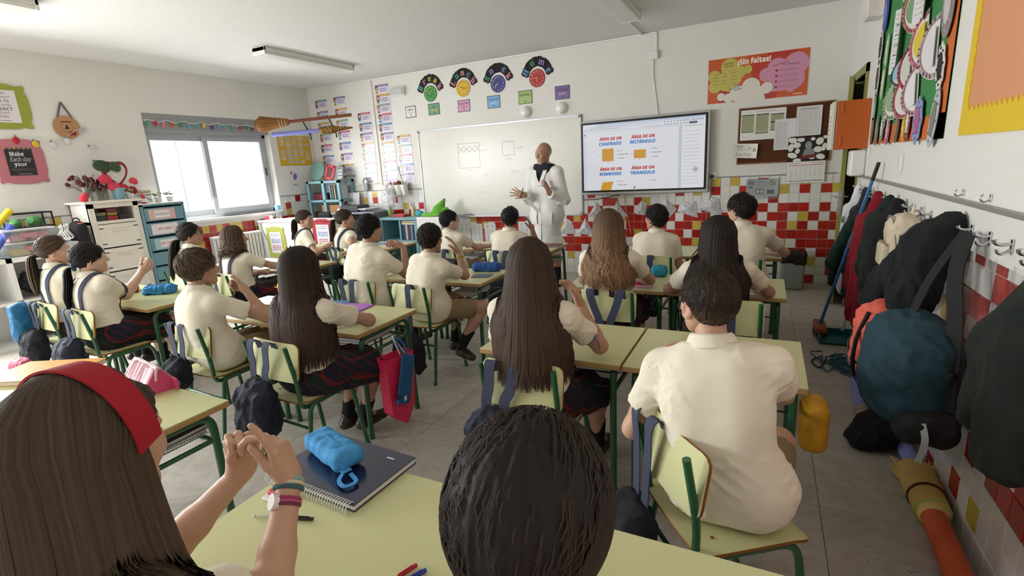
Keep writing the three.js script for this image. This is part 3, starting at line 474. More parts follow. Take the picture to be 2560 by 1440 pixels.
if(o.coat)o.coat(SF,{pel,sp,sh,arms,u,rt,bk,s,torso,legs,neck});
else{torso(SF,inf);if(!o.tuck){const b=sp(.06);SF.cap(b.clone().addScaledVector(hip,-.075*s),b.clone().addScaledVector(hip,.075*s),(.107+inf)*s*fat,(.107+inf)*s*fat,.05*s);SF.cap(pel.clone().add(V(-.07*s,-.02,-.07*s)),pel.clone().add(V(.07*s,-.02,-.07*s)),.085*s,.085*s,.05*s);}
arms.forEach((a)=>{const d=a.e.clone().sub(a.S).normalize(),sl=(o.sleeve??.6)*a.S.distanceTo(a.e),e=a.S.clone().addScaledVector(d,sl+.04*s);SF.cap(a.S,e,(.042+inf*.7)*s,(.043+inf*1.3)*s,.04*s,{cut:[[a.S.clone().addScaledVector(d,sl),d]]});});}
const nDir=skull.clone().sub(sp(.9)).normalize(),nP=neck.clone().addScaledVector(nDir,.012*s),hem=o.tuck?-1:(o.seat??.45)+.004;
const shg=SF.mesh({disp:fold,clip:(x,y,z)=>Math.max((x - nP.x)*nDir.x+(y - nP.y)*nDir.y+(z - nP.z)*nDir.z,o.standing?-1:hem - y,o.clipShirt?o.clipShirt(x,y,z):-1),uv:(x,y,z)=>[(Math.atan2(x,z)*.16),y]});
part(g,o.shirtName??'polo_shirt',shg,shirtM);

if(!o.noCollar){const nf=V().crossVectors(nDir,V(1,0,0)).normalize();const fx=V().crossVectors(nf,nDir).normalize().negate();const c0=neck.clone().addScaledVector(nDir,.0*s);const n=40,pos=[],idx=[],gap=.32;const prof=[[.062,.002],[.057,.030],[.0605,.034],[.068,.026],[.082,-.006],[.079,-.010]];
const front=hq,fwd=V(0,0,-1).lerp(V(0,0,-1).applyQuaternion(front),.3).normalize(),f2=fwd.clone().addScaledVector(nDir,-fwd.dot(nDir)).normalize(),r2=V().crossVectors(f2,nDir).normalize();
for(let i=0;i<=n;i++){const a=gap+(2*PI - 2*gap)*i / n,ends=Math.pow(Math.abs(i / n - .5)*2,6);for(const[r,h]of prof){const rr=r*s*(1+.0*ends),drop=-.022*s*sstep(.5,1,Math.abs(i / n - .5)*2)-(r>.07?.016*s*ends:0);const p=c0.clone().addScaledVector(f2,Math.cos(a)*rr*1.08).addScaledVector(r2,Math.sin(a)*rr).addScaledVector(nDir,h*s+drop+(Math.cos(a)<0?.006*s:0));pos.push(p.x,p.y,p.z);}}
const m=prof.length;for(let i=0;i<n;i++)for(let k=0;k<m - 1;k++){const a=i*m+k;idx.push(a,a+1,a+m,a+1,a+m+1,a+m);}const cg=new THREE.BufferGeometry();cg.setAttribute('position',new THREE.Float32BufferAttribute(pos,3));cg.setIndex(idx);cg.computeVertexNormals();part(g,'collar',cg,o.collarM??M.collar??(M.collar=phys('#f1e9d6',.92,{side:THREE.DoubleSide})));}

const lap=(F,r0,r1,fr,k,drop=0)=>{const b=pel.clone().add(V(0,-.005,.0));F.cap(b.clone().add(V(-.07*s,0,0)),b.clone().add(V(.07*s,0,0)),.112*s*fat,.112*s*fat,.05*s);for(const l of legs){const e=l.h.clone().lerp(l.k,fr);F.cap(l.h,e,r0*s,r1*s,k*s,{cut:[[e.clone().lerp(l.h,.12),l.k.clone().sub(l.h).normalize()]]});if(drop)F.cap(l.h.clone().lerp(l.k,.4).add(V(l.x*.02,-drop,0)),e.clone().add(V(l.x*.02,-drop,0)),.05*s,.055*s,.08*s,{cut:[[e.clone().lerp(l.h,.12),l.k.clone().sub(l.h).normalize()]]});}};
if(o.skirt){const F=new Field(near?.009:.0125);lap(F,.092,.098,1.05,.12,o.drop??.05);F.cap(sp(.02),sp(.22),.108*s*fat,.1*s*fat,.06*s);part(g,'pleated_skirt',F.mesh({disp:(x,y,z)=>-.004*Math.sin(x*110+Math.sin(z*9))*sstep(-.08,-.25,z)- .003*N3(x*14,y*14,z*14+sd),clip:(x,y,z)=>Math.max((x - sp(.24).x)*u.x+(y - sp(.24).y)*u.y+(z - sp(.24).z)*u.z),uv:(x,y,z)=>[x+y*.3,z - y]}),M.tartan);}
else if(!o.standing&&!o.noLegs){const F=new Field(near?.009:.0125);lap(F,.085,.074,.9,.03);part(g,'shorts',F.mesh({disp:fold,uv:(x,y,z)=>[x,z]}),M.khaki);}
if(!o.noLegs)for(const l of legs){const F=new Field(near?.007:.011),dir=l.k.clone().sub(l.a).normalize(),top=l.a.clone().addScaledVector(dir,(o.sockH??.16)*s);F.cap(l.a,l.a.clone().addScaledVector(dir,.2*s),.0375*s,.047*s,.02,{cut:[[top,dir]]});F.cap(l.a,l.a.clone().addScaledVector(l.t,.06*s).add(V(0,-.03,0)),.036*s,.032*s,.02);part(g,'sock',F.mesh(),M.sock);
const W=new Field(near?.006:.010),t=l.t.clone().setY(0).normalize(),b=l.a.clone();b.y=Math.max(.03,l.a.y - .045*s);const fl=b.y - .03;W.cap(b.clone().addScaledVector(t,-.03*s),b.clone().addScaledVector(t,.07*s),.037*s,.038*s,.02);W.cap(b.clone().addScaledVector(t,.06*s),b.clone().addScaledVector(t,.145*s).add(V(0,-.006,0)),.038*s,.033*s,.02);W.cap(l.a.clone().add(V(0,.004,0)),b,.041*s,.04*s,.02);const sole=b.y - .03;part(g,'shoe',W.mesh({clip:(x,y)=>sole - y}),o.shoeM??M.shoe);}

if(o.straps)for(const x of[1,-1]){const w=[sp(.15).addScaledVector(rt,x*.045*s).addScaledVector(bk,.2),sp(.45).addScaledVector(rt,x*.058*s).addScaledVector(bk,.2),sp(.75).addScaledVector(rt,x*.085*s).addScaledVector(bk,.18),sp(.93).addScaledVector(rt,x*.1*s).addScaledVector(bk,.1),sp(1.02).addScaledVector(rt,x*.1*s),sp(.9).addScaledVector(rt,x*.095*s).addScaledVector(bk,-.14),sp(.6).addScaledVector(rt,x*.08*s).addScaledVector(bk,-.18),sp(.2).addScaledVector(rt,x*.07*s).addScaledVector(bk,-.18)];
const pts=smooth(w,40).map((p)=>SF.pull(p,.006)),nr=pts.map((p)=>SF.grad(p));part(g,'suspender_strap',strapGeo(pts,nr,.036*s,.003),o.strapM??M.strap);}

const hair=o.hair,geoH=[],hl=HS[hair.line??hair.style],base=hair.c,tipc=hair.tip,th=hair.t??.012;
const hair2w=new THREE.Matrix4().compose(H,hq,V(s,s,s));const toW=(p)=>p.applyMatrix4(hair2w);
{const F=new Field(near>1?.0036:near?.005:.0065);const q=1;F.ell([0,.032,.013],[.0735+th,.084+th,.093+th],.01);if(hair.bun)F.ell([0,.0,.05],[.062+th,.07,.06],.03);if(hair.fringe)F.ell([0,.045,-.045],[.062,.045,.05+hair.fringe],.02);if(hair.crown)F.ell([0,.085,.0],[.055,.03+hair.crown,.06],.03);
if(hl===HS.long)F.ell([0,-.03,.035],[.066+th,.07,.062+th],.03);
if(hair.nape)F.ell([0,-.05,.045],[.05,.045,.042],.03);
const cap=F.mesh({disp:(x,y,z)=>{const an=Math.atan2(x,z);return -(hair.rough??.003)*N3(an*(hair.freq??9)+y*6*(hair.swirl??0),y*14,z*10+sd)- .0012*N3(an*34,y*12+z*8,sd);},clip:(x,y,z)=>{const yl=pw(hl,z)+.004*N3(x*60,z*60,sd);return(yl - y)*.9;},
color:(x,y,z)=>{let k=1+.18*N3(Math.atan2(x,z)*26,y*7,z*9+sd);let c=base;if(hair.fade){const f=sstep(.035,-.05,y+.25*Math.max(0,-z));c=base.map((v,i)=>lerp(v,hair.fade[i],f));}return c.map((v)=>v*k);}});
cap.applyMatrix4(hair2w);geoH.push(cap);}
const LK=[],N=hair.n??(near?420:160),out=(p,t)=>t.copy(p).sub(H).normalize();
const surf=(d,off=.004)=>{const a=d.x /(.0735+th),b=d.y /(.084+th),c=d.z /(.093+th),k=1 / Math.sqrt(a*a+b*b+c*c);return V(d.x*k+d.x*off,.032+d.y*k+d.y*off,.013+d.z*k+d.z*off);};
if(hair.style==='short'||hair.style==='crop'){
const len=hair.len??.035,crown=V(.008,.8,.55).normalize();
for(let i=0;i<N;i++){const z=R()*2 - 1,a=R()*2*PI,d=V(Math.sqrt(1 - z*z)*Math.cos(a),z,Math.sqrt(1 - z*z)*Math.sin(a));const p0=surf(d,.0);if(p0.y<pw(hl,p0.z)+.012)continue;const fl=d.clone().sub(crown);fl.addScaledVector(d,-fl.dot(d)).normalize();if(hair.comb)fl.add(VA(hair.comb).multiplyScalar(sstep(.0,.06,p0.y))).normalize();fl.add(V(R()- .5,R()- .5,R()- .5).multiplyScalar(hair.mess??.5));const L0=len*(.6+.8*R())*(p0.y<.02?(hair.side??.6):1);const p=[];for(let k=0;k<5;k++){const t=k / 4,q=d.clone().multiplyScalar(1).addScaledVector(fl,L0*t*10*.9).normalize();p.push(toW(surf(q,-.003+.012*Math.sin(t*PI*.8)*(hair.lift??1))));}LK.push({p,w:(hair.w??.0035)*s,c:jit(base,R,.5),h:.35});}
}else if(hair.style==='long'){
const len=hair.len??.42,nseg=16,part0=hair.part??0;const body=SF;const wave=hair.wave??0;
for(let i=0;i<N;i++){const side=R()<.5?1:-1,tt=R();const az=lerp(hair.front??.9,PI,Math.pow(tt,.8));
const lay=R(),Lh=len*(.88+.16*R())*(az<1.4?hair.frontLen??1:1),p=[];const ph=R()*6.28,fq=hair.fq??26;
const rootZ=lerp(-.07,.055,tt),root=V(part0+side*.002,.8,rootZ*6).normalize();const eq=V(side*Math.sin(az),-.12,-Math.cos(az)).normalize();const n1=7;let last;
for(let k=0;k<n1;k++){const t=k /(n1 - 1);const d=root.clone().lerp(eq,t*t*(3 - 2*t)).normalize();last=surf(d,.004+.010*lay);p.push(toW(last.clone()));}
const W0=p[p.length - 1],ctr=H.clone();const rad=W0.clone().sub(ctr).setY(0),rl=rad.length();rad.normalize();const dn=Lh - .12;const back=V(0,0,1).applyQuaternion(hq).setY(0).normalize();
const n2=nseg - n1;for(let k=1;k<=n2;k++){const t=k / n2;const q=W0.clone();q.y -=dn*s*t;const sh2=(hair.flare??.05)*Math.pow(t,.8)*s;q.addScaledVector(rad,sh2 - .012*s*Math.sin(t*PI));if(hair.gather){const off=q.clone().sub(ctr);const lat=V(1,0,0).applyQuaternion(hq);const lx=off.dot(lat);q.addScaledVector(lat,-lx*hair.gather*sstep(0,.8,t));}if(wave){const wv=Math.sin(t*fq+ph+tt*5)*wave*sstep(.05,.4,t);q.addScaledVector(rad,wv*.5).addScaledVector(V(-rad.z,0,rad.x),wv);}body.push(q,(.006+.012*lay)*s);if(hair.floor&&q.y<hair.floor)q.y=hair.floor;p.push(q);}
LK.push({p,w:(hair.w??.0058)*(.7+.6*R())*s,c:jit(base,R,.55),tip:tipc?jit(tipc,R,.5):null,h:.4});}
}else if(hair.style==='pony'){
const tie=VA(hair.tie??[0,.0,.112]),td=tie.clone().sub(V(0,.032,.013)).normalize();
for(let i=0;i<N;i++){const a=(R()*2 - 1)*2.75,st0=R()*R();let d0;{let el=-.9;for(;el<1.2;el +=.04){d0=V(Math.sin(a)*Math.cos(el),Math.sin(el),-Math.cos(a)*Math.cos(el));const q=surf(d0);if(q.y>pw(hl,q.z)+.003)break;}el +=R()*R()*.9;d0.set(Math.sin(a)*Math.cos(el),Math.sin(el),-Math.cos(a)*Math.cos(el));}const p=[];const n=9;for(let k=0;k<n;k++){const t=st0*.4+(1 - st0*.4)*k /(n - 1);const d=d0.clone().lerp(td,t).normalize();const q=surf(d,.001+.004*Math.sin(t*PI)*(hair.lift??1));if(k===n - 1)q.lerp(tie,.6);p.push(toW(q));}LK.push({p,w:(hair.w??.0034)*s,c:jit(base,R,.5),tip:jit(hair.mid??base,R,.3),h:.35});}
const T=toW(tie.clone()),back=V(0,0,1).applyQuaternion(hq),tn=hair.tailN??110,tLen=(hair.tail??.26)*s;const path=[T.clone(),T.clone().addScaledVector(back,.035*s).add(V(0,-.01,0)),T.clone().addScaledVector(back,.05*s).add(V(0,-tLen*.35,0)),T.clone().addScaledVector(back,.03*s).add(V(0,-tLen*.75,0)),T.clone().addScaledVector(back,.02*s).add(V(0,-tLen,0))].map((p)=>SF.push(p,.02*s));if(hair.fwd)path.forEach((p,i)=>p.add(Ld(hair.fwd).multiplyScalar(i / 4)));
for(let i=0;i<tn;i++){const a=R()*2*PI,r=Math.sqrt(R())*(hair.tr??.024)*s,ph=R()*6;const p=smooth(path,11).map((q,k)=>{const t=k / 11,rr=r*(.35+1.0*Math.sin(Math.min(1,t*1.6)*PI*.55))*(t>.7?1 -(t - .7)*1.6:1),wv=(hair.wave??0)*Math.sin(t*16+ph)*t;return SF.push(V(q.x+Math.cos(a)*rr+wv,q.y+(R()- .5)*.004,q.z+Math.sin(a)*rr+wv*.6),.004);});LK.push({p,w:.0042*s,c:jit(base,R,.5),tip:tipc?jit(tipc,R,.4):null,h:.5});}
part(g,'hair_tie',new THREE.TorusGeometry(hair.tieR??.016,hair.tieW??.008,10,20).applyMatrix4(new THREE.Matrix4().compose(T,new THREE.Quaternion().setFromUnitVectors(V(0,0,1),back),V(s,s,s))),hair.tieM??M.tie);
}
if(hair.extra)hair.extra({LK,toW,surf,R,base,s,SF,H,hq,pw,hl});
if(LK.length)geoH.push(lockGeo(LK,out));
part(g,'hair',mgc(geoH),hair.m??hairMat);
g.userData.api=undefined;delete g.userData.api;
return{g,toW,H,hq,SF,arms,sh,sp,L,Ld,tips,s,rt,u,bk,hd,neck};
}
// ---------------------------------------------------------------- desks, chairs and the class
const rowName=['front','second','third','back'];
desk(-2.60,1.93,'green school desk in the front row, far left by the white low cabinet');desk(-1.87,1.93,'green school desk in the front row with a pink folder on it');
desk(-.52,1.80,'green school desk in the front row carrying the red pencil case');desk(.22,1.80,'green school desk in front of the teacher with a dark red folder on it');
desk(1.66,1.90,'green school desk in front row below the wall screen, left of its pair');desk(2.40,1.90,'green school desk in front row near the grey waste bin');
desk(-2.65,3.30,'green school desk of the second row nearest the blue drawer tower');desk(-1.92,3.30,'green school desk in front of the curly haired girl, yellow lunch bag behind it');
desk(-.50,3.36,'green school desk of the boy biting his hand in the second row');desk(.24,3.36,'green school desk with the blue pillow-shaped pencil case');
desk(1.66,3.27,'green school desk with a bright pink notebook under a girl\'s arm');desk(2.40,3.27,'green school desk with the open white notebook near the coat rail');
desk(-2.62,4.70,'green school desk of the girl at far left with the ponytail');desk(-1.89,4.70,'green school desk with a crumpled light blue case, girl with clasped hands at it');
desk(-.56,4.675,'green school desk on which the boy in grey-beige polo leans');desk(.18,4.675,'green school desk with the purple notebook and stuffed book shelf');
desk(1.70,4.645,'green school desk in front of the long brown haired girl at the centre');desk(2.4375,4.645,'empty topped green school desk in front of the boy with cropped hair');
desk(.255,6.09,'green school desk bearing the pink foil pencil case at lower left');desk(-.48,6.09,'green school desk bearing the orange-yellow notebook at lower left');
desk(1.675,6.235,'nearest green school desk, with the navy ring notebook on it');desk(2.41,6.235,'nearest green school desk, bare, in front of the dark haired head');
const CH_L={};
const ch=(k,x,z,ry,l)=>(CH_L[k]=chair(x,z,ry,l));
ch(14,1.70,5.02,0,'green school chair of the long brown haired girl, navy bag hung on its back');ch(19,2.53,5.42,-54,'green school chair turned sideways under the boy with cropped hair');
ch(13,.33,5.17,-4,'green school chair behind the girl with very long black hair');ch(4,-.50,5.10,-3,'green school chair of the boy resting his chin on his fist');
ch(2,-1.74,5.13,-4,'green school chair of the girl with clasped hands');ch(1,-2.33,5.10,-4,'leftmost green school chair, navy and blue bags on its back');
ch(9,.24,3.88,-3,'green school chair of the boy with his hand at his ear');ch(8,-.36,3.84,2,'green school chair of the tall boy with his hand at his mouth');
ch(15,1.70,3.70,2,'green school chair of the wavy fair haired girl, two crossed navy straps on it');ch(17,2.45,3.76,0,'green school chair of the dark haired girl leaning on both elbows');
ch(16,1.74,2.42,0,'green school chair of the black haired boy below the screen');ch(18,2.43,2.42,0,'green school chair of the tall dark haired boy beside the bin');
ch(10,-.47,2.38,0,'green school chair of the boy wearing glasses');ch(11,.24,2.38,0,'green school chair in the front row with two navy straps, below the teacher');
ch(6,-2.55,2.46,-30,'green school chair of the smiling girl turned sideways');ch(7,-1.92,2.44,-10,'green school chair of the girl with a ponytail beside the red frame');
ch(3,-2.55,3.95,-5,'green school chair of the girl beside the blue drawer tower');ch(5,-1.93,3.92,-5,'green school chair of the curly haired girl, books wedged at its back');
ch('x',-2.75,2.95,140,'empty green school chair turned towards the radiator');
ch(21,2.42,6.78,0,'green school chair under the nearest dark haired girl');ch(20,1.62,6.80,0,'green school chair under the girl with the red headband');

const B={black:[.012,.010,.010],dark:[.020,.0135,.010],brown:[.045,.028,.018],mid:[.075,.046,.028],light:[.13,.085,.050]};
const K={};
K[1]=person({label:'girl with light brown ponytail and navy straps at far left of the class',group:'pupils',seed:11,near:0,at:[-2.36,5.10],head:[-2.40,1.15,5.10],skin:'fair',hair:{style:'pony',c:B.mid,mid:[.10,.065,.04],tip:[.2,.13,.08],tie:[0,-.01,.11],tail:.30,tailN:120,tr:.026},straps:1,skirt:1,tuck:1,slouch:.02});
K[2]=person({label:'girl with black ponytail in a teal scrunchie, clasping her hands above the desk',group:'pupils',seed:12,near:1,at:[-1.80,5.15],head:[-1.85,1.105,5.12],skin:'light',hair:{style:'pony',c:B.black,tie:[0,-.035,.105],tail:.30,tailN:150,tr:.022,tieM:M.teal,tieR:.02,tieW:.014},straps:1,skirt:1,tuck:1,slouch:.02,
R:{e:[-1.93,.73,4.86],w:[-1.87,.94,4.78],hd:[.2,.55,-.6],hn:[-.9,.2,-.3],curl:.9},L:{e:[-2.05,.73,4.84],w:[-1.93,.93,4.76],hd:[.5,.55,-.4],hn:[.8,-.1,.2],curl:.9}});
K[3]=person({label:'girl with long dark side hair and glasses beside the blue drawer tower',group:'pupils',seed:13,at:[-2.52,3.98],head:[-2.53,1.115,3.95],skin:'brown',hair:{style:'pony',c:B.dark,tip:B.brown,tie:[0,-.03,.105],tail:.42,tailN:170,tr:.04,wave:.008,lift:1.6},shirtM:M.shirt,skirt:1,tuck:1});
K[4]=person({label:'boy with light brown bowl hair resting his chin on his fist',group:'pupils',seed:14,near:1,at:[-.49,5.14],yaw:-8,head:[-.47,1.095,5.17],skin:'tan',hair:{style:'short',c:[.085,.058,.036],n:900,len:.055,w:.0042,t:.016,nape:1,side:1,mess:.35,lift:.8},slouch:.05,fat:1.02,
R:{e:[-.20,.73,4.93],w:[-.41,.945,4.955],hd:[-.95,.25,-.1],hn:[-.3,.1,1],curl:1.15},L:{w:[-.42,.735,4.76],hd:[.8,-.05,-.3],pole:[-1,-.5,.3],curl:.7}});
K[5]=person({label:'girl with loose curly brown hair and a dark strap on her back',group:'pupils',seed:15,at:[-1.93,3.93],head:[-1.92,1.07,3.9],skin:'tan',s:.96,hair:{style:'long',c:B.brown,tip:[.11,.065,.04],len:.30,n:260,wave:.014,fq:22,flare:.05,front:.8,w:.0075},straps:1,skirt:1,tuck:1,R:{w:[-1.62,.735,3.50],hd:[.3,0,-1],curl:.35}});
K[6]=person({label:'smiling girl with a dark curly ponytail looking right beside the green frame',group:'pupils',seed:16,at:[-2.58,2.50],yaw:-40,head:[-2.58,1.09,2.47],look:[.3,1.15,1.6],skin:'tan',hair:{style:'pony',c:B.brown,tip:B.mid,tie:[0,.02,.112],tail:.27,tailN:120,tr:.03,wave:.012,tieM:M.white,tieR:.012},straps:1,skirt:1,tuck:1,R:{w:[-2.22,.80,2.42],hd:[-.4,-.1,-.9],curl:.5}});
K[7]=person({label:'girl with a wavy brown ponytail in front of the red frame',group:'pupils',seed:17,at:[-1.92,2.48],yaw:-20,head:[-1.92,1.085,2.45],look:[.3,1.3,1.0],skin:'tan',hair:{style:'pony',c:B.brown,tip:B.mid,tie:[0,.02,.112],tail:.27,tailN:120,tr:.026,wave:.010,tieM:M.white,tieR:.012},straps:1,skirt:1,tuck:1,R:{e:[-1.70,.84,2.62],w:[-1.62,.80,2.72],hd:[-.6,-.2,.3],curl:.6}});
K[8]=person({label:'sturdy boy with short dark hair holding a hand to his mouth',group:'pupils',seed:18,near:1,s:1.04,at:[-.36,3.88],yaw:-6,head:[-.29,1.155,3.84],skin:'tan',fat:1.12,shw:.16,hair:{style:'short',c:B.black,n:700,len:.03,t:.011,mess:.5},slouch:.04,
R:{e:[-.13,.745,3.63],w:[-.155,.975,3.60],hd:[-.85,.45,-.05],hn:[-.4,-.5,.5],curl:[.5,.8,1,1]},L:{w:[-.45,.735,3.45]}});
K[9]=person({label:'boy in khaki shorts with a yellow bracelet, hand raised to his ear',group:'pupils',seed:19,near:1,at:[.28,3.90],yaw:-10,head:[.34,1.09,3.88],skin:'tan',hair:{style:'short',c:B.dark,n:700,len:.028,t:.011,mess:.45},slouch:.05,
R:{e:[.47,.735,3.56],w:[.40,.93,3.60],hd:[-.32,.75,.12],hn:[-.7,-.3,.5],curl:.25},L:{w:[.18,.735,3.5]},lR:{k:[.56,.50,3.62],a:[.43,.13,3.80],t:[.55,-.3,.25]},lL:{k:[.28,.52,3.5],a:[.25,.1,3.55]}});
K[10]=person({label:'boy with glasses and glossy black hair in the front row',group:'pupils',seed:20,at:[-.46,2.42],yaw:-8,head:[-.46,1.06,2.4],look:[.6,1.3,.9],skin:'light',s:.96,hair:{style:'short',c:B.black,n:320,len:.05,t:.014,nape:1,mess:.2,lift:.6},R:{e:[-.28,.735,2.16],w:[-.16,.735,2.03],hd:[.2,0,-1],curl:.3}});
K[11]=person({label:'boy with black hair propping his head on his right hand below the teacher',group:'pupils',seed:21,at:[.26,2.44],yaw:4,head:[.28,1.085,2.4],skin:'brown',hr:-10,hair:{style:'short',c:B.black,n:320,len:.03,t:.011},R:{e:[.47,.735,2.13],w:[.43,.95,2.2],hd:[-.3,.9,.05],hn:[-.9,0,.3],curl:.3}});
K[13]=person({label:'girl with very long straight black hair and tartan skirt',group:'pupils',seed:23,near:2,at:[.38,5.18],yaw:2,head:[.42,1.115,5.17],skin:'tan',hair:{style:'long',c:[.016,.012,.011],tip:[.06,.034,.025],len:.62,n:1300,flare:.055,front:.95,w:.0062,t:.01},skirt:1,tuck:1,
R:{e:[.60,.745,4.83],w:[.41,.735,4.74],hd:[-.9,0,-.35],curl:.35},lR:{k:[.50,.47,4.80],a:[.40,.085,4.86],t:[.15,-.05,-1]},lL:{k:[.33,.47,4.79],a:[.30,.085,4.9],t:[.1,-.05,-1]},sockH:.12});
K[14]=person({label:'girl with wide straight long brown hair at the centre, purple bow on her arm',group:'pupils',seed:24,near:2,at:[1.70,5.05],head:[1.70,1.155,5.05],skin:'tan',hair:{style:'long',c:[.040,.026,.019],tip:[.075,.045,.031],len:.60,n:1700,flare:.085,front:.85,w:.0062,t:.014,part:0},skirt:1,tuck:1,shw:.155,
R:{e:[1.96,.735,4.83],w:[1.83,.92,4.76],hd:[-.4,.8,-.1],hn:[-.7,0,.6],curl:.4},L:{w:[1.55,.735,4.75]},lR:{k:[1.88,.47,4.66],a:[1.86,.085,4.62]}});
K[15]=person({label:'girl with wavy hair lightening to fair ends and dark red crossed straps',group:'pupils',seed:25,near:1,at:[1.69,3.74],head:[1.68,1.155,3.74],skin:'tan',hair:{style:'long',c:[.055,.034,.022],tip:[.30,.175,.095],len:.50,n:700,flare:.055,wave:.011,fq:20,front:.9,w:.0075},straps:1,strapM:M.strapRed,skirt:1,tuck:1,
R:{e:[1.93,.735,3.47],w:[1.78,.735,3.36],hd:[-.9,0,-.3],curl:.4},L:{e:[1.43,.735,3.52],w:[1.55,.735,3.36],hd:[.6,0,-.6]}});
K[16]=person({label:'boy with thick black hair seen from behind below the wall screen',group:'pupils',seed:26,at:[1.74,2.45],head:[1.74,1.075,2.4],skin:'tan',hair:{style:'short',c:B.black,n:420,len:.045,t:.014,nape:1,mess:.4}});
K[17]=person({label:'girl with long sleek dark hair leaning on both elbows at right',group:'pupils',seed:27,near:1,at:[2.38,3.80],head:[2.355,1.105,3.74],skin:'tan',hair:{style:'long',c:[.018,.013,.011],tip:[.03,.021,.017],len:.50,n:800,flare:.055,front:.95,w:.0072},skirt:1,tuck:1,shw:.16,
R:{e:[2.66,.735,3.55],w:[2.50,.735,3.40],hd:[-.9,0,-.3]},L:{e:[2.06,.735,3.60],w:[2.2,.735,3.42],hd:[.9,0,-.3]}});
K[18]=person({label:'tall boy with tousled dark hair looking left beside the bin',group:'pupils',seed:28,near:1,s:1.05,at:[2.45,2.46],head:[2.43,1.145,2.42],look:[1.0,1.3,1.2],skin:'light',fat:1.08,shw:.165,hair:{style:'short',c:B.dark,n:700,len:.06,t:.017,nape:1,mess:.7,w:.0045},slouch:.05,R:{e:[2.80,.735,2.20],w:[2.62,.735,2.06],hd:[-.9,0,-.3],curl:.3}});
K[19]=person({label:'boy in cream polo shirt with cropped hair sitting sideways on his chair',group:'pupils',seed:29,near:2,at:[2.55,5.45],yaw:-4,head:[2.465,1.135,5.37],skin:'fair',hy:4,fat:1.0,shw:.165,inf:.016,hair:{style:'crop',c:[.030,.020,.014],fade:[.12,.072,.045],n:4200,len:.012,w:.0007,t:.008,lift:.5,mess:.25,side:.5},slouch:.05,
L:{e:[2.23,.66,5.38],w:[2.27,.80,5.18],hd:[.2,.6,-.7],hn:[1,0,0]},R:{e:[2.71,.735,5.12],w:[2.60,.735,4.94],hd:[-.5,0,-.8]},lR:{k:[2.70,.53,5.08],a:[2.66,.085,5.10]},lL:{k:[2.40,.53,5.06],a:[2.36,.085,4.95]}});
K[20]=person({label:'girl with brown hair and a wide red headband bending her fingers together',group:'pupils',seed:30,near:2,at:[1.60,6.86],yaw:0,head:[1.70,1.20,6.69],hp:-4,skin:'fair',hair:{style:'long',c:[.062,.041,.027],tip:[.085,.057,.037],len:.46,n:2600,flare:.05,front:1.4,line:'pony',fringe:.012,w:.0036,t:.012},skirt:1,tuck:1,noLegs:0,
R:{e:[1.75,.745,6.40],w:[1.705,.955,6.37],hd:[-.16,.95,.10],hn:[-.85,.1,.45],curl:[.12,.75,.85,.95],thumb:[-.55,.75,.35],thumb2:[-.45,.85,.2],handS:1},L:{e:[1.46,.745,6.44],w:[1.545,.925,6.40],hd:[.10,.95,-.1],hn:[.85,.1,.45],curl:[.95,1,1,1],thumb:[.5,.8,.3],thumb2:[.35,.9,0]}});
K[21]=person({label:'pupil seen only as the dark pulled-back hair of the head nearest the viewer',group:'pupils',seed:31,near:2,at:[2.42,6.86],head:[2.372,1.165,6.53],s:1.04,hp:-6,skin:'fair',look:[1.6,1.6,.9],hair:{style:'pony',c:[.017,.012,.010],mid:[.06,.036,.025],tip:[.05,.03,.02],n:8000,w:.0010,tie:[0,-.085,.125],tail:.2,t:.02,lift:1.2},skirt:1,tuck:1});
// the teacher, standing in a long white coat
K[12]=person({label:'bald man in a white lab coat teaching with both hands raised',seed:22,near:1,standing:1,man:1,s:1.15,seat:.845,at:[.06,.86],yaw:166,head:[.055,1.735,.92],look:[-.75,1.55,3.4],skin:'tan',noCollar:1,shw:.168,fat:1.06,shirtName:'lab_coat',shirtM:M.coat,slouch:.0,
hair:{style:'short',line:'bald',c:[.34,.195,.135],fade:[.17,.105,.078],t:.003,n:0,rough:.0005},inf:.014,
R:{e:[-.19,1.13,.92],w:[-.145,1.235,1.12],hd:[-.85,.35,.25],hn:[.2,-.25,-.9],curl:.12,spr:.45},L:{e:[.34,1.14,.95],w:[.205,1.25,1.14],hd:[-.2,.9,.35],hn:[-.9,-.1,-.2],curl:.3,spr:.2},
lR:{k:[-.03,.5,.88],a:[-.04,.09,.88],t:[-.1,-.02,-1]},lL:{k:[.16,.5,.86],a:[.17,.09,.86],t:[.15,-.02,-1]},
coat:(F,q)=>{q.torso(F,.016);const s=q.s,p=q.pel;F.cap(p.clone().add(V(-.075,.02,0)),p.clone().add(V(.075,.02,0)),.125,.125,.1);F.cap(p.clone().add(V(-.085,-.42,0)),p.clone().add(V(.085,-.42,0)),.15,.15,.2);F.cap(p.clone().add(V(0,-.1,-.02)),p.clone().add(V(0,-.46,-.03)),.15,.165,.1,{cut:[[V(0,.47,0),V(0,-1,0)]]});
q.arms.forEach((a)=>{F.cap(a.S,a.e,.062*s,.056*s,.05);const d=a.w.clone().sub(a.e).normalize();F.cap(a.e,a.w.clone().addScaledVector(d,.03),.056*s,.046*s,.04,{cut:[[a.w.clone().addScaledVector(d,-.02),d]]});});},
clipShirt:(x,y,z)=>Math.max(.46 - y,z<.02?Math.min(.05,(y - 1.33)*.42 - Math.abs(x - .0)- .0)*1:-1)});
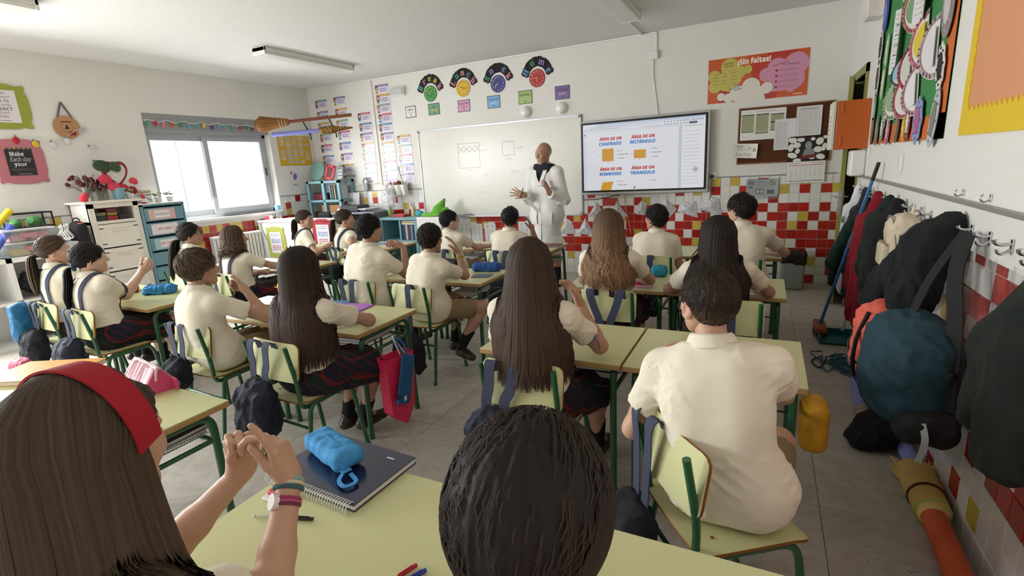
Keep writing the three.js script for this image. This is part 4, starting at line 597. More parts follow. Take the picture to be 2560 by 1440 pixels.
{const k=K[12],F=new Field(.012);for(const t of[.4,.6,.8,.95]){const c=k.sp(t);F.cap(c.clone().add(V(-.06,0,0)),c.clone().add(V(.06,0,0)),.094*1.15,.094*1.15,.06);}F.cap(k.sp(.95),k.neck.clone().add(V(0,.03,0)),.07,.062,.03);const nk=k.neck;part(k.g,'dark_polo',F.mesh({clip:(x,y,z)=>y - nk.y+.004+.3*Math.min(0,z)}),M.darkPolo);
for(const x of[1,-1]){const pts=smooth([[x*.075,1.585,.03],[x*.088,1.56,-.1],[x*.06,1.46,-.2],[x*.012,1.34,-.2]],20).map((p)=>k.SF.pull(p,.007));part(k.g,'lapel',strapGeo(pts,pts.map((p)=>k.SF.grad(p)),.05,.006),M.coat);}
const pk=(x,y,w,h)=>{const n=6,pos=[];const pts=[];for(let i=0;i<=n;i++)pts.push(k.SF.pull(V(x,y - h / 2+h*i / n,-.25),.009));part(k.g,'pocket',strapGeo(pts,pts.map((p)=>k.SF.grad(p)),w,.004),M.coat);};
pk(-.12,.93,.15,.17);pk(.12,.93,.15,.17);pk(-.115,1.36,.1,.11);
{const pts=smooth([[0,1.33,-.3],[0,1.1,-.3],[0,.8,-.3],[0,.5,-.3]],24).map((p)=>k.SF.pull(p,.006));part(k.g,'placket',strapGeo(pts,pts.map((p)=>k.SF.grad(p)),.045,.003),M.coat);for(const y of[1.25,1.05,.85,.68]){const p=k.SF.pull(V(.004,y,-.3),.011);part(k.g,'button',new THREE.SphereGeometry(.009,10,8).scale(1,1,.5).translate(p.x,p.y,p.z),M.white);}}}
shade(scene);
// ---------------------------------------------------------------- things on the front wall
const print=(c,r=.6,o={})=>phys('#ffffff',r,{map:c,...o});
const fit=(g,s,x,y,maxW,font,col,align='center')=>{g.font=font;g.fillStyle=col;g.textAlign=align;g.textBaseline='middle';g.fillText(s,x,y,maxW);};
const rr=(g,x,y,w,h,r)=>{g.beginPath();g.moveTo(x+r,y);g.lineTo(x+w - r,y);g.quadraticCurveTo(x+w,y,x+w,y+r);g.lineTo(x+w,y+h - r);g.quadraticCurveTo(x+w,y+h,x+w - r,y+h);g.lineTo(x+r,y+h);g.quadraticCurveTo(x,y+h,x,y+h - r);g.lineTo(x,y+r);g.quadraticCurveTo(x,y,x+r,y);g.closePath();};
const lines=(g,x,y,w,n,dy,col,lw=2,seed=1)=>{const r=RND(seed);g.strokeStyle=col;g.lineWidth=lw;for(let i=0;i<n;i++){let a=x;while(a<x+w - 8){const l=Math.min(8+r()*28,x+w - a);g.beginPath();g.moveTo(a,y+i*dy);g.lineTo(a+l,y+i*dy);g.stroke();a +=l+6;}}};
const flat=(name,label,cat,x0,x1,y0,y1,tex,z=.004,o={})=>{const m=solo(name,label,cat,sheet(x1 - x0,y1 - y0,o.d??.003,o.bend??0,o.nx??1),print(tex,o.rough??.5,o.m),o.group);m.position.set((x0+x1)/ 2,(y0+y1)/ 2,z);if(o.rz)m.rotation.z=o.rz;return m;};

{
const b=thing('whiteboard','large glossy whiteboard with faint marker sketches behind the teacher','whiteboard');
const x0=-2.50,x1=.245,y0=.885,y1=2.23,tex=canvas(2048,1000,(g,w,h)=>{g.fillStyle='#e6e4da';g.fillRect(0,0,w,h);const X=(x)=>(x - x0)/(x1 - x0)*w,Y=(y)=>(y1 - y)/(y1 - y0)*h;const r=RND(4);
for(let i=0;i<60;i++){g.fillStyle=`rgba(180,185,190,${.03+.05*r()})`;g.fillRect(r()*w,r()*h,40+r()*200,8+r()*50);}
g.lineWidth=5;g.strokeStyle='rgba(150,60,60,.75)';g.strokeRect(X(-1.77),Y(1.99),X(-1.39)- X(-1.77),Y(1.62)- Y(1.99));g.strokeStyle='rgba(60,60,62,.75)';g.lineWidth=5;for(let i=0;i<4;i++){const x=X(-1.73+i*.1);for(const[a,d]of[[0,70],[70,-70]]){g.beginPath();g.moveTo(x - 30,Y(1.95)+a);g.lineTo(x+50,Y(1.95)+a+d);g.stroke();}}
g.strokeStyle='rgba(60,80,84,.8)';g.lineWidth=5;g.strokeRect(X(-.985),Y(1.97),X(-.787)- X(-.985),Y(1.775)- Y(1.97));fit(g,'4 cm',X(-.70),Y(1.87),90,'36px sans-serif','rgba(50,60,66,.7)');fit(g,'4 cm',X(-.89),Y(1.72),90,'34px sans-serif','rgba(60,60,70,.6)');fit(g,'16 cm²',X(-.80),Y(1.53),150,'36px sans-serif','rgba(110,90,96,.5)');fit(g,'6 cm',X(-1.31),Y(1.87),90,'36px sans-serif','rgba(170,70,80,.7)');fit(g,'6 cm',X(-1.58),Y(1.58),90,'34px sans-serif','rgba(170,80,90,.5)');fit(g,'cm²',X(-1.30),Y(1.5),90,'36px sans-serif','rgba(170,80,90,.6)');});
const pl=part(b,'writing_surface',sheet(x1 - x0,y1 - y0,.012),phys('#ffffff',.32,{map:tex,clearcoat:.25,clearcoatRoughness:.2}));pl.position.set((x0+x1)/ 2,(y0+y1)/ 2,.014);
part(b,'frame',mg([rangeBox(x0 - .018,x1+.018,y1,y1+.022,0,.03),rangeBox(x0 - .018,x1+.018,y0 - .022,y0,0,.03),rangeBox(x0 - .018,x0,y0,y1,0,.03),rangeBox(x1,x1+.018,y0,y1,0,.03)]),alu);
part(b,'corner_cap',mg([[x0,y0],[x1,y0],[x0,y1],[x1,y1]].map(([x,y])=>rbox(.045,.045,.034,.008,x,y,.016))),greyP);
part(b,'pen_tray',mg([rangeBox(-1.9,-.5,.862,.868,.03,.095),rangeBox(-1.9,-.5,.868,.882,.09,.095)]),alu);
const e=solo('board_eraser','grey board eraser lying on the pen tray of the whiteboard','eraser',rbox(.15,.035,.05,.01),greyP);e.position.set(-1.66,.887,.06);
}
{
const s=thing('interactive_screen','wide wall screen showing four area formulas in a browser window','screen');const x0=.258,x1=1.95,y0=1.150,y1=2.145;
part(s,'casing',rbox(x1 - x0,y1 - y0,.075,.012,(x0+x1)/ 2,(y0+y1)/ 2,.06),mat('#b9bab8',.4,{metalness:.3}));part(s,'bezel',rbox(x1 - x0 - .05,y1 - y0 - .06,.01,.004,(x0+x1)/ 2,(y0+y1)/ 2+.006,.095),black);
const sx0=x0+.055,sx1=x1 - .055,sy0=y0+.062,sy1=y1 - .052;
const tex=canvas(2048,1152,(g,w,h)=>{g.fillStyle='#e4e8f4';g.fillRect(0,0,w,h);g.fillStyle='#c9d8ee';g.fillRect(0,0,w,34);g.fillStyle='#f4f7fb';g.fillRect(12,6,240,28);g.fillStyle='#eef1f8';g.fillRect(0,34,w,80);g.fillStyle='#dfe6f2';rr(g,130,46,1230,26,12);g.fill();lines(g,160,59,620,1,1,'#8a93a3',5,2);lines(g,20,92,640,1,1,'#7d8694',7,3);lines(g,1070,110,300,1,1,'#8a93a3',5,5);for(let i=0;i<8;i++){g.fillStyle='#66707e';g.fillRect(1400+i*52,52,18,14);g.fillRect(1400+i*52,92,18,14);}g.fillStyle='#3a3d62';rr(g,1800,84,120,34,8);g.fill();lines(g,1815,101,90,1,1,'#cfd4e8',6,8);g.fillStyle='#b6bfcc';g.fillRect(1650,48,150,18);g.fillRect(1830,48,190,18);
g.fillStyle='#55606e';g.beginPath();g.arc(34,176,13,0,7);g.fill();lines(g,78,178,190,1,1,'#5f6a78',6,9);lines(g,40,206,210,1,1,'#9aa3b0',4,9);
g.fillStyle='#f0f2f9';g.fillRect(60,140,1580,h - 140);g.fillStyle='#d4d8e2';g.fillRect(1640,140,52,h);g.fillStyle='#f3f4f8';g.fillRect(1692,124,356,h);lines(g,1730,150,290,1,1,'#777f8c',7,11);lines(g,1720,236,250,16,56,'#a3a9b4',5,12);g.strokeStyle='#8d8f9b';g.lineWidth=9;g.beginPath();g.arc(1912,852,33,0,7);g.stroke();g.fillStyle='#c9c4c8';g.fill();
const T1=(a,b,x,y)=>{g.save();g.translate(x,y);g.transform(1,0,-.12,1,0,0);fit(g,a,0,0,400,'bold 68px sans-serif','#c8202a');g.lineWidth=4;g.strokeStyle='#c8202a';g.strokeText(a,0,0,400);fit(g,b,0,84,430,'bold 74px sans-serif','#2f80d0');g.strokeStyle='#2f80d0';g.strokeText(b,0,84,430);g.restore();};
T1('ÁREA DE UN','CUADRADO',500,262);T1('ÁREA DE UN','RECTÁNGULO',1060,262);T1('ÁREA DE UN','ROMBOIDE',500,782);T1('ÁREA DE UN','TRIANGULO',1060,782);
const grid=(x,y,a,b,nx,ny)=>{g.fillStyle='#e3a52c';g.fillRect(x,y,a,b);g.strokeStyle='#b07a18';g.lineWidth=2;for(let i=0;i<=nx;i++){g.beginPath();g.moveTo(x+a*i / nx,y);g.lineTo(x+a*i / nx,y+b);g.stroke();}for(let i=0;i<=ny;i++){g.beginPath();g.moveTo(x,y+b*i / ny);g.lineTo(x+a,y+b*i / ny);g.stroke();}};grid(345,430,205,215,10,10);grid(905,480,200,140,8,4);
fit(g,'10cm',300,540,60,'20px sans-serif','#3c4048');fit(g,'10cm',445,668,60,'20px sans-serif','#3c4048');fit(g,'4cm',868,545,60,'20px sans-serif','#3c4048');fit(g,'8cm',1000,646,60,'20px sans-serif','#3c4048');const fl=(x,y,a,c)=>fit(g,a,x,y,210,'bold 26px sans-serif',c,'left');fl(610,478,'A = l x l','#33363e');fl(610,538,'A = 10cm x 10cm','#33363e');fl(610,602,'A = 100cm²','#b32a3a');fl(1195,470,'A = b x a','#33363e');fl(1195,536,'A = 8cm x 4cm','#33363e');fl(1195,606,'A = 32cm²','#b32a3a');
g.fillStyle='#e3a52c';g.beginPath();g.moveTo(350,1010);g.lineTo(545,1000);g.lineTo(500,1152);g.lineTo(310,1152);g.closePath();g.fill();fl(610,1000,'A = b x a','#33363e');fl(610,1062,'A = 6cm x 4cm','#33363e');fl(1170,1000,'A =  b x a','#33363e');g.fillStyle='#c98d62';g.beginPath();g.moveTo(900,1085);g.lineTo(945,1112);g.lineTo(900,1152);g.fill();});
const panel=part(s,'display',sheet(sx1 - sx0,sy1 - sy0,.002),new THREE.MeshStandardMaterial({color:'#101114',roughness:.25,emissive:'#ffffff',emissiveMap:tex,emissiveIntensity:.60}));panel.position.set((sx0+sx1)/ 2,(sy0+sy1)/ 2,.102);
const l=new THREE.RectAreaLight(new THREE.Color(.92,.95,1),.35,sx1 - sx0,sy1 - sy0);l.position.set((sx0+sx1)/ 2,(sy0+sy1)/ 2,.115);l.lookAt((sx0+sx1)/ 2,(sy0+sy1)/ 2,3);scene.add(l);
}
{
const tex=canvas(1024,490,(g,w,h)=>{g.fillStyle='#cf5a26';g.fillRect(0,0,w,h);for(const[x,y,r,c]of[[560,150,120,'#bf3a24'],[760,40,150,'#c23a26'],[200,420,90,'#b8322a'],[620,420,110,'#b93626'],[300,60,120,'#d4682c']]){g.fillStyle=c;g.beginPath();g.arc(x,y,r,0,7);g.fill();}
const cloud=(c,a,sh)=>{g.fillStyle=c;g.shadowColor='rgba(60,20,10,.5)';g.shadowBlur=sh;g.beginPath();for(const[x,y,r]of a){g.moveTo(x+r,y);g.arc(x,y,r,0,7);}g.fill();g.shadowBlur=0;};
cloud('#d795b4',[[900,150,120],[720,170,100],[610,230,70],[760,300,120],[880,300,110],[700,360,60],[860,390,50]],0);cloud('#c9bd5e',[[70,190,68],[230,100,92],[330,170,70],[420,150,46],[80,300,70],[200,250,110],[300,240,60],[230,330,40]],6);cloud('#e9e4da',[[150,420,44],[230,440,52],[330,400,90],[460,340,96],[520,420,80],[620,370,62],[400,460,90],[560,470,50]],8);
fit(g,'¡Sin faltas!',480,62,340,'bold 76px sans-serif','#fff3e6');g.strokeStyle='#fff3e6';g.lineWidth=4;g.strokeText('¡Sin faltas!',480,62,340);
const rot=(s,x,y,a,f,c,m)=>{g.save();g.translate(x,y);g.rotate(a);fit(g,s,0,0,m,f,c);g.restore();};rot('Palabras',215,62,-.1,'bold 26px sans-serif','#6a4a26',110);rot('difíciles',225,92,-.1,'bold 26px sans-serif','#6a4a26',110);rot('Mis palabras',300,330,-.32,'bold 24px sans-serif','#33406a',150);rot('difíciles',330,352,-.18,'bold 24px sans-serif','#33406a',100);rot('Para mejorar',750,130,-.22,'bold 26px sans-serif','#8a3252',190);rot('tu ortografía',850,145,.02,'bold 26px sans-serif','#8a3252',180);
for(let i=0;i<12;i++)lines(g,60+(i % 3)*95,165+Math.floor(i / 3)*36+(i % 2)*6,52,1,1,'#7c6f30',6,i+20);for(let i=0;i<4;i++){g.fillStyle='#a82438';g.beginPath();g.arc(712,200+i*58,13,0,7);g.fill();lines(g,740,194+i*58,190,2,15,'#a05a7c',4,40+i);}fit(g,'Santillana',930,462,90,'bold 22px sans-serif','#ffe6cf');g.fillStyle='rgba(255,255,255,.18)';g.fillRect(322,0,2,h);g.strokeStyle='#f2e2d6';g.lineWidth=6;g.strokeRect(0,0,w,h);});
flat('spelling_poster','glossy orange poster with cloud shapes reading ¡Sin faltas!','poster',1.895,2.971,2.212,2.724,tex,.004,{rough:.22,m:{clearcoat:.5}});
}
{
const corkT=dataTex(256,(u,v)=>{const k=.82+.16*tileN(u,v,30)+.1*tileN(u,v,9,4);return[.47*k,.29*k,.16*k];},true,3);
const b=thing('cork_board','brown cork notice board beside the door','board');part(b,'cork',rangeBox(2.275,3.236,1.484,2.116,0,.012),phys('#e8d2c0',.95,{map:corkT}));part(b,'frame',mg([rangeBox(2.262,3.25,2.116,2.131,0,.02),rangeBox(2.262,3.25,1.469,1.484,0,.02),rangeBox(2.262,2.275,1.484,2.116,0,.02),rangeBox(3.236,3.25,1.484,2.116,0,.02)]),mat('#8a5b3c',.6));
const s1=canvas(480,350,(g)=>{g.fillStyle='#e8e9e4';g.fillRect(0,0,480,350);for(const[x,y,h]of[[10,54,205],[165,54,225],[322,64,190]]){g.fillStyle='#a9ad86';g.fillRect(x,y,138,h);g.fillStyle='#34362c';g.fillRect(x,y,138,12);g.fillRect(x,y+h - 8,138,8);lines(g,x+8,y+30,120,9,18,'#5d6048',4,x+3);}g.fillStyle='#33362c';g.fillRect(322,148,138,14);lines(g,170,26,200,1,1,'#666',5,4);});
const s2=canvas(256,340,(g)=>{g.fillStyle='#e6e6ea';g.fillRect(0,0,256,340);lines(g,20,40,120,16,18,'#8b8e9c',4,6);}),s3=canvas(256,340,(g)=>{g.fillStyle='#e2e3e2';g.fillRect(0,0,256,340);lines(g,40,24,180,2,14,'#6f7376',6,8);g.strokeStyle='#b3b6b8';g.lineWidth=2;for(let i=0;i<12;i++)g.strokeRect(30,60+i*20,200,20);for(let i=0;i<5;i++)g.strokeRect(30+i*40,60,40,240);});
flat('notice_sheet','white sheet with three olive printed columns on cork board','paper',2.287,2.772,1.752,2.102,s1,.017,{m:{clearcoat:.5},rough:.25});flat('notice_sheet','plain typed page pinned at the middle of the cork board','paper',2.66,2.912,1.618,1.968,s2,.022,{bend:.006,nx:8});flat('notice_sheet','page with a printed table at the upper right of the cork board','paper',2.878,3.136,1.748,2.09,s3,.022,{bend:.006,nx:8});
flat('childs_drawing','small white drawing with a green tree at lower left of cork board','drawing',2.222,2.488,1.545,1.715,canvas(256,164,(g)=>{g.fillStyle='#ecebe2';g.fillRect(0,0,256,164);g.fillStyle='#8aa86a';g.beginPath();g.moveTo(222,34);g.lineTo(202,90);g.lineTo(244,88);g.fill();g.fillStyle='rgba(150,180,190,.6)';g.fillRect(30,20,70,30);lines(g,40,66,110,1,1,'#8b7a70',5,3);fit(g,'la',170,50,60,'italic 40px serif','#6b6a74');fit(g,'Luz muy',110,122,170,'italic 52px serif','#a0657a');}),.026,{rz:-.07,bend:.02,nx:8});
const cal=thing('wall_calendar','wall calendar with black and white cow spots hanging below the cork board','calendar');const c=canvas(512,700,(g)=>{g.fillStyle='#efeeec';g.fillRect(0,0,512,700);g.fillStyle='#17171a';g.fillRect(0,0,512,372);g.fillStyle='#f1efe9';for(const[x,y,a,b2,t]of[[60,40,60,44,.3],[40,150,40,60,.2],[120,120,50,44,0],[60,270,70,40,.3],[170,40,50,34,.2],[330,40,30,26,0],[420,80,50,56,.4],[400,200,56,46,.1],[480,170,30,60,.2],[440,310,60,40,.3],[330,320,40,24,0],[130,350,56,30,0],[490,20,30,30,0],[130,210,30,40,.3]]){g.beginPath();g.ellipse(x,y,a,b2,t,0,7);g.fill();}g.fillStyle='#9a9da2';g.beginPath();g.ellipse(275,130,46,60,0,0,7);g.fill();g.fillStyle='#8d8f95';g.beginPath();g.moveTo(225,190);g.lineTo(330,180);g.lineTo(370,270);g.lineTo(190,300);g.fill();g.fillStyle='#7c2c34';g.beginPath();g.moveTo(170,290);g.lineTo(380,262);g.lineTo(370,320);g.lineTo(180,330);g.fill();g.fillStyle='#7c2c34';g.fillRect(120,0,110,16);lines(g,30,400,140,1,1,'#6b6870',8,2);lines(g,330,396,150,1,1,'#c27a6c',8,5);g.fillStyle='#b4574c';g.fillRect(24,424,464,8);for(let i=0;i<31;i++)fit(g,String(i+1),60+((i+1)% 7)*64,466+Math.floor((i+1)/ 7)*40,40,'24px sans-serif','#77747c');lines(g,30,668,460,1,1,'#55525a',12,13);});
const cg=part(cal,'print',sheet(.39,.526,.005),print(c,.4));cg.position.set(3.012,1.487,.032);cg.rotation.z=.015;part(cal,'ring_binding',mg([sweep([[2.83,1.752,.034],[3.19,1.757,.034]],.006,8)]),dark);
const np=thing('newspaper_clipping','grey printed clipping under a red clip on the wall tiles','paper');const n=canvas(400,256,(g)=>{g.fillStyle='#c4c5c3';g.fillRect(0,0,400,256);fit(g,'Ohms',200,40,100,'bold 34px serif','#77797a');g.fillStyle='#7e8082';g.fillRect(20,30,80,54);g.fillRect(20,100,60,36);g.fillRect(120,140,110,84);g.fillStyle='#333536';g.fillRect(268,160,90,60);g.strokeStyle='#3d3f40';g.lineWidth=10;g.beginPath();g.arc(330,62,34,0,7);g.stroke();g.beginPath();g.moveTo(310,45);g.lineTo(350,82);g.stroke();g.fillStyle='#e6e6e4';g.beginPath();g.arc(150,182,20,0,7);g.arc(200,182,20,0,7);g.fill();lines(g,130,70,150,4,16,'#8a8c8c',4,3);});
const pg=part(np,'sheet',sheet(.345,.215,.002,.012,10),print(n,.6));pg.position.set(2.562,1.18,.014);part(np,'clip',rbox(.11,.014,.02,.004,2.57,1.29,.02),mat('#a8202c',.4));part(np,'clear_sleeve',sheet(.36,.25,.001).translate(2.562,1.165,.027),clearPl);
}
{
const defs=[[-2.21,2.79,'#2f8a45','#e9d94c','Break',['#48b39a','#e77aa0','#e2c04a','#f0d64e','#e58aa6'],[10.7,1.2],'green'],[-1.604,2.80,'#e0b424','#4a3a10','Lunch',['#ef8fa0','#49a87c','#f29a8c','#58a6d8','#ee7fa2'],[10,3.1],'yellow'],[-1.006,2.795,'#2f2f86','#d9cf6a','Snack',['#3fae77','#9a86d0','#ffffff','#79bdf0','#ef8ea0'],[8,7.6],'dark blue'],[-.378,2.797,'#b01f34','#f0c84a','Home',['#6fb4e8','#5cab66','#a48bd2','#6fb6ea'],[6,9.2],'red']];
const font='bold 150px serif';
for(const[x,y,col,nc,word,lc,hands,cn]of defs){
const k=thing('paper_clock',`${cn} paper clock below the black ${word} banner`,'clock','learning clocks');k.position.set(x,y,0);
const face=canvas(256,256,(g)=>{g.fillStyle=col;g.fillRect(0,0,256,256);g.strokeStyle='rgba(0,0,0,.25)';g.lineWidth=6;g.beginPath();g.arc(128,128,124,0,7);g.stroke();for(let i=1;i<=12;i++){const a=i / 12*2*PI;fit(g,String(i),128+Math.sin(a)*98,128 - Math.cos(a)*98,40,'bold 34px serif',nc);}});
const d=part(k,'dial',new THREE.CylinderGeometry(.121,.121,.006,48).rotateX(PI / 2).rotateZ(0),phys(col,.45));d.position.z=.004;const f=part(k,'dial_print',new THREE.CircleGeometry(.120,48),print(face,.45));f.position.z=.0075;
const hand=(n,v,l,w)=>{const h=part(k,n,rbox(w,l,.003,.001,0,l / 2 - .012,0),mat(nc,.5));h.position.z=.011;h.rotation.z=-v / 12*2*PI;};hand('hour_hand',hands[0],.062,.009);hand('minute_hand',hands[1],.085,.007);part(k,'hub',new THREE.CylinderGeometry(.006,.006,.006,12).rotateX(PI / 2).translate(0,0,.013),chrome);
const b=thing('word_banner',`black arched banner with coloured letters reading ${word==='Snack'?'Sn ck':word}`,'banner','word banners');b.position.set(x+.006,y,0);
const s=new THREE.Shape();const r1=.285,r0=.155,R=RND(word.length*7+x*3),n=30,a0=.18,a1=PI - .18;for(let i=0;i<=n;i++){const a=a0+(a1 - a0)*i / n,q=r1+(R()- .5)*.012;i?s.lineTo(Math.cos(a)*q*.86,Math.sin(a)*q):s.moveTo(Math.cos(a)*q*.86,Math.sin(a)*q);}for(let i=n;i>=0;i--){const a=a0+(a1 - a0)*i / n,q=r0+(R()- .5)*.008;s.lineTo(Math.cos(a)*q*.9,Math.sin(a)*q);}s.closePath();part(b,'backing',extr(s,.004),mat('#161418',.8));
const N=word.length;[...word].forEach((ch,i)=>{if(word==='Snack'&&i===2)return;const a=PI - .42 -(PI - .84)*i /(N - 1);const t=canvas(128,128,(g)=>{g.fillStyle='#161418';g.fillRect(0,0,128,128);fit(g,ch,64,66,120,'bold 132px serif',lc[i]);});const m=part(b,'letter',sheet(.105,.105,.002),print(t,.7));m.position.set(Math.cos(a)*.222*.88,Math.sin(a)*.222,.007);m.rotation.z=(a - PI / 2)*.8;});
}
}
{
const card=(x0,x1,y0,y1,bg,t1,t2,c1,c2,label)=>{const m=thing('voice_card',label,'card','voice level cards');const tex=canvas(256,200,(g)=>{g.fillStyle='#3c3244';g.fillRect(0,0,256,200);g.fillStyle=bg;rr(g,9,9,238,182,22);g.fill();fit(g,t1,128,62,210,'bold 54px sans-serif',c1);fit(g,t2,128,118,200,'bold 46px sans-serif',c2);g.fillStyle=c1;g.beginPath();g.arc(128,164,13,0,7);g.fill();});const s=new THREE.Shape();const w=x1 - x0,h=y1 - y0;const f=part(m,'print',sheet(w,h,.003),print(tex,.35));f.position.set((x0+x1)/ 2,(y0+y1)/ 2,.004);part(m,'laminate',rbox(w+.012,h+.012,.0015,.0006,(x0+x1)/ 2,(y0+y1)/ 2,.002),clearPl);};
card(-2.726,-2.525,2.469,2.641,'#ecebe8','VOICE','levels','#3a3142','#b9a9c6','white card reading VOICE levels left of the coloured voice cards');card(-2.275,-2.066,2.471,2.638,'#6fa07a','NO','talking','#2e5a46','#e0c36a','green voice card below the green clock');card(-1.721,-1.51,2.464,2.632,'#d99cbb','WHISPER','VOICE','#5a2f58','#8a5a86','pink card reading WHISPER VOICE below the yellow clock');card(-1.201,-.99,2.466,2.639,'#74aede','TABLE TALK','voice','#274d86','#d7c4ea','light blue card reading TABLE TALK below the dark blue clock');card(-.683,-.469,2.474,2.651,'#a7bf5c','NORMAL','VOICE','#2c4a24','#7fc5c9','lime green card reading NORMAL VOICE below the red clock');card(-.114,.101,2.477,2.653,'#7a5fa0','SPEAKER','VOICE','#3c2460','#d9b5c4','purple card reading SPEAKER VOICE, rightmost of the voice cards');
}
for(const[x,l]of[[-.572,'left white dome lamp above the whiteboard, under the lime card'],[-.02,'right white dome lamp above the whiteboard, under the purple card']]){const d=thing('dome_lamp',l,'lamp','dome lamps');d.position.set(x,2.36,0);part(d,'base',new THREE.CylinderGeometry(.085,.085,.02,40).rotateX(PI / 2).translate(0,0,.01),white);part(d,'dome',new THREE.SphereGeometry(.078,36,14,0,2*PI,0,PI / 2).scale(1,.75,1).rotateX(PI / 2).translate(0,0,.02),whiteGloss);}
{const e=thing('emergency_light','ribbed white emergency light beside the column of verb cards','light');part(e,'housing',rbox(.29,.135,.05,.01,-2.838,2.885,.025),white);part(e,'diffuser',rbox(.26,.1,.03,.01,-2.838,2.885,.055),milky);part(e,'rib',mg(Array.from({length:9},(_,i)=>rbox(.004,.1,.006,.002,-2.95+i*.028,2.885,.071))),white);}
{
const cols=['#8a6aa8','#c0547a','#c99a3e','#5f86b8','#7f9a86'],hairC=['#3a281c','#7a3a24','#8a6a3a','#2c2018','#5a4634'];
const names=['purple','pink','ochre','blue','grey green'];
const cardM=[];for(let i=0;i<15;i++){const r=RND(i+60);cardM.push(print(canvas(256,128,(g)=>{g.fillStyle='#e9e6ea';g.fillRect(0,0,256,128);g.fillStyle=cols[i % 5];g.fillRect(66,6,186,30);lines(g,86,21,130,1,1,'rgba(255,255,255,.7)',7,i);g.fillStyle=hairC[(i*3)% 5];g.beginPath();g.ellipse(38,50,30,40,0,0,7);g.fill();if(i % 2)g.fillRect(10,50,56,50);g.fillStyle='#dcae92';g.beginPath();g.ellipse(38,58,20,25,0,0,7);g.fill();g.fillStyle='#3a2a24';g.fillRect(29,54,5,6);g.fillRect(43,54,5,6);g.fillStyle=cols[(i+2)% 5];g.fillRect(16,98,46,30);g.fillStyle='rgba(196,186,226,.6)';g.fillRect(78,46,160,66);lines(g,100,64+r()*8,110,2,28,'#4c4658',7,i+5);}),.3,{clearcoat:.5,clearcoatRoughness:.1}));}
const ord=['top','second','third','fourth','fifth','sixth','seventh','eighth','ninth','tenth','eleventh'];let i=0;const g0=sheet(.29,.145,.002);
const col=(x,ys,where,pick)=>ys.forEach((y,j)=>{const v=(i*7+3)% 15;i++;const m=solo('verb_card',`${names[v % 5]} headed face card, ${ord[j]} in the ${where}`,'card',g0,cardM[v],'verb cards with faces');m.position.set(x+(j % 2 - .5)*.01,y - .073,.004);m.rotation.z=(((j*37)% 7)- 3)*.005;});
const seq=(a,n,d=.19)=>Array.from({length:n},(_,k)=>a - d*k);
col(-4.565,seq(2.945,6),'column nearest the corner');col(-4.12,seq(2.955,8),'column right of the corner');col(-3.61,seq(2.645,7,.165),'column left of the duct');col(-3.17,seq(3.045,11,.152),'column right of the duct');col(-2.82,seq(2.22,5,.155),'short column by the whiteboard');
}
struct('trim_4',mg([rangeBox(-3.395,-3.37,1.33,3.13,0,.018),rangeBox(-3.37,1.1,3.118,3.145,0,.018),rangeBox(1.075,1.1,3.13,3.15,0,.95),rangeBox(1.1,1.275,3.118,3.145,0,.018),rangeBox(1.25,1.28,2.93,3.12,0,.018)]),white);
{const j=thing('junction_box','white junction box below the wall conduit, above the screen','box');part(j,'box',rbox(.1,.1,.045,.008,1.25,2.875,.022),whiteGloss);part(j,'cover',rbox(.085,.085,.006,.003,1.25,2.875,.047),white);solo('cable','thin white cable hanging from the junction box to the screen','cable',sweep(smooth([[1.235,2.83,.012],[1.24,2.6,.012],[1.27,2.4,.012],[1.3,2.15,.012]],16),.006,8),white);}
{const s=thing('wall_socket','white socket with plug beside the screen\'s lower right corner','socket');part(s,'plate',rbox(.085,.085,.012,.005,2.005,1.345,.006),white);part(s,'plug',new THREE.CylinderGeometry(.02,.018,.04,16).rotateX(PI / 2).translate(1.985,1.34,.03),dark);solo('cable','grey cable falling from the socket down the tiles','cable',sweep(smooth([[1.985,1.325,.03],[1.98,1.2,.02],[1.95,.95,.014],[1.93,.72,.014]],16),.005,8),greyP);solo('cable','black cable drooping below the left part of the screen','cable',sweep(smooth([[.27,1.08,.014],[.45,1.085,.014],[.62,1.11,.014],[.8,1.14,.03]],16),.005,8),dark);solo('cable','pale cable hanging down the red tiles below the screen','cable',sweep(smooth([[.86,1.14,.03],[.88,.95,.014],[.92,.78,.014],[.955,.6,.014]],16),.0045,8),mat('#c9b9ae',.6));}
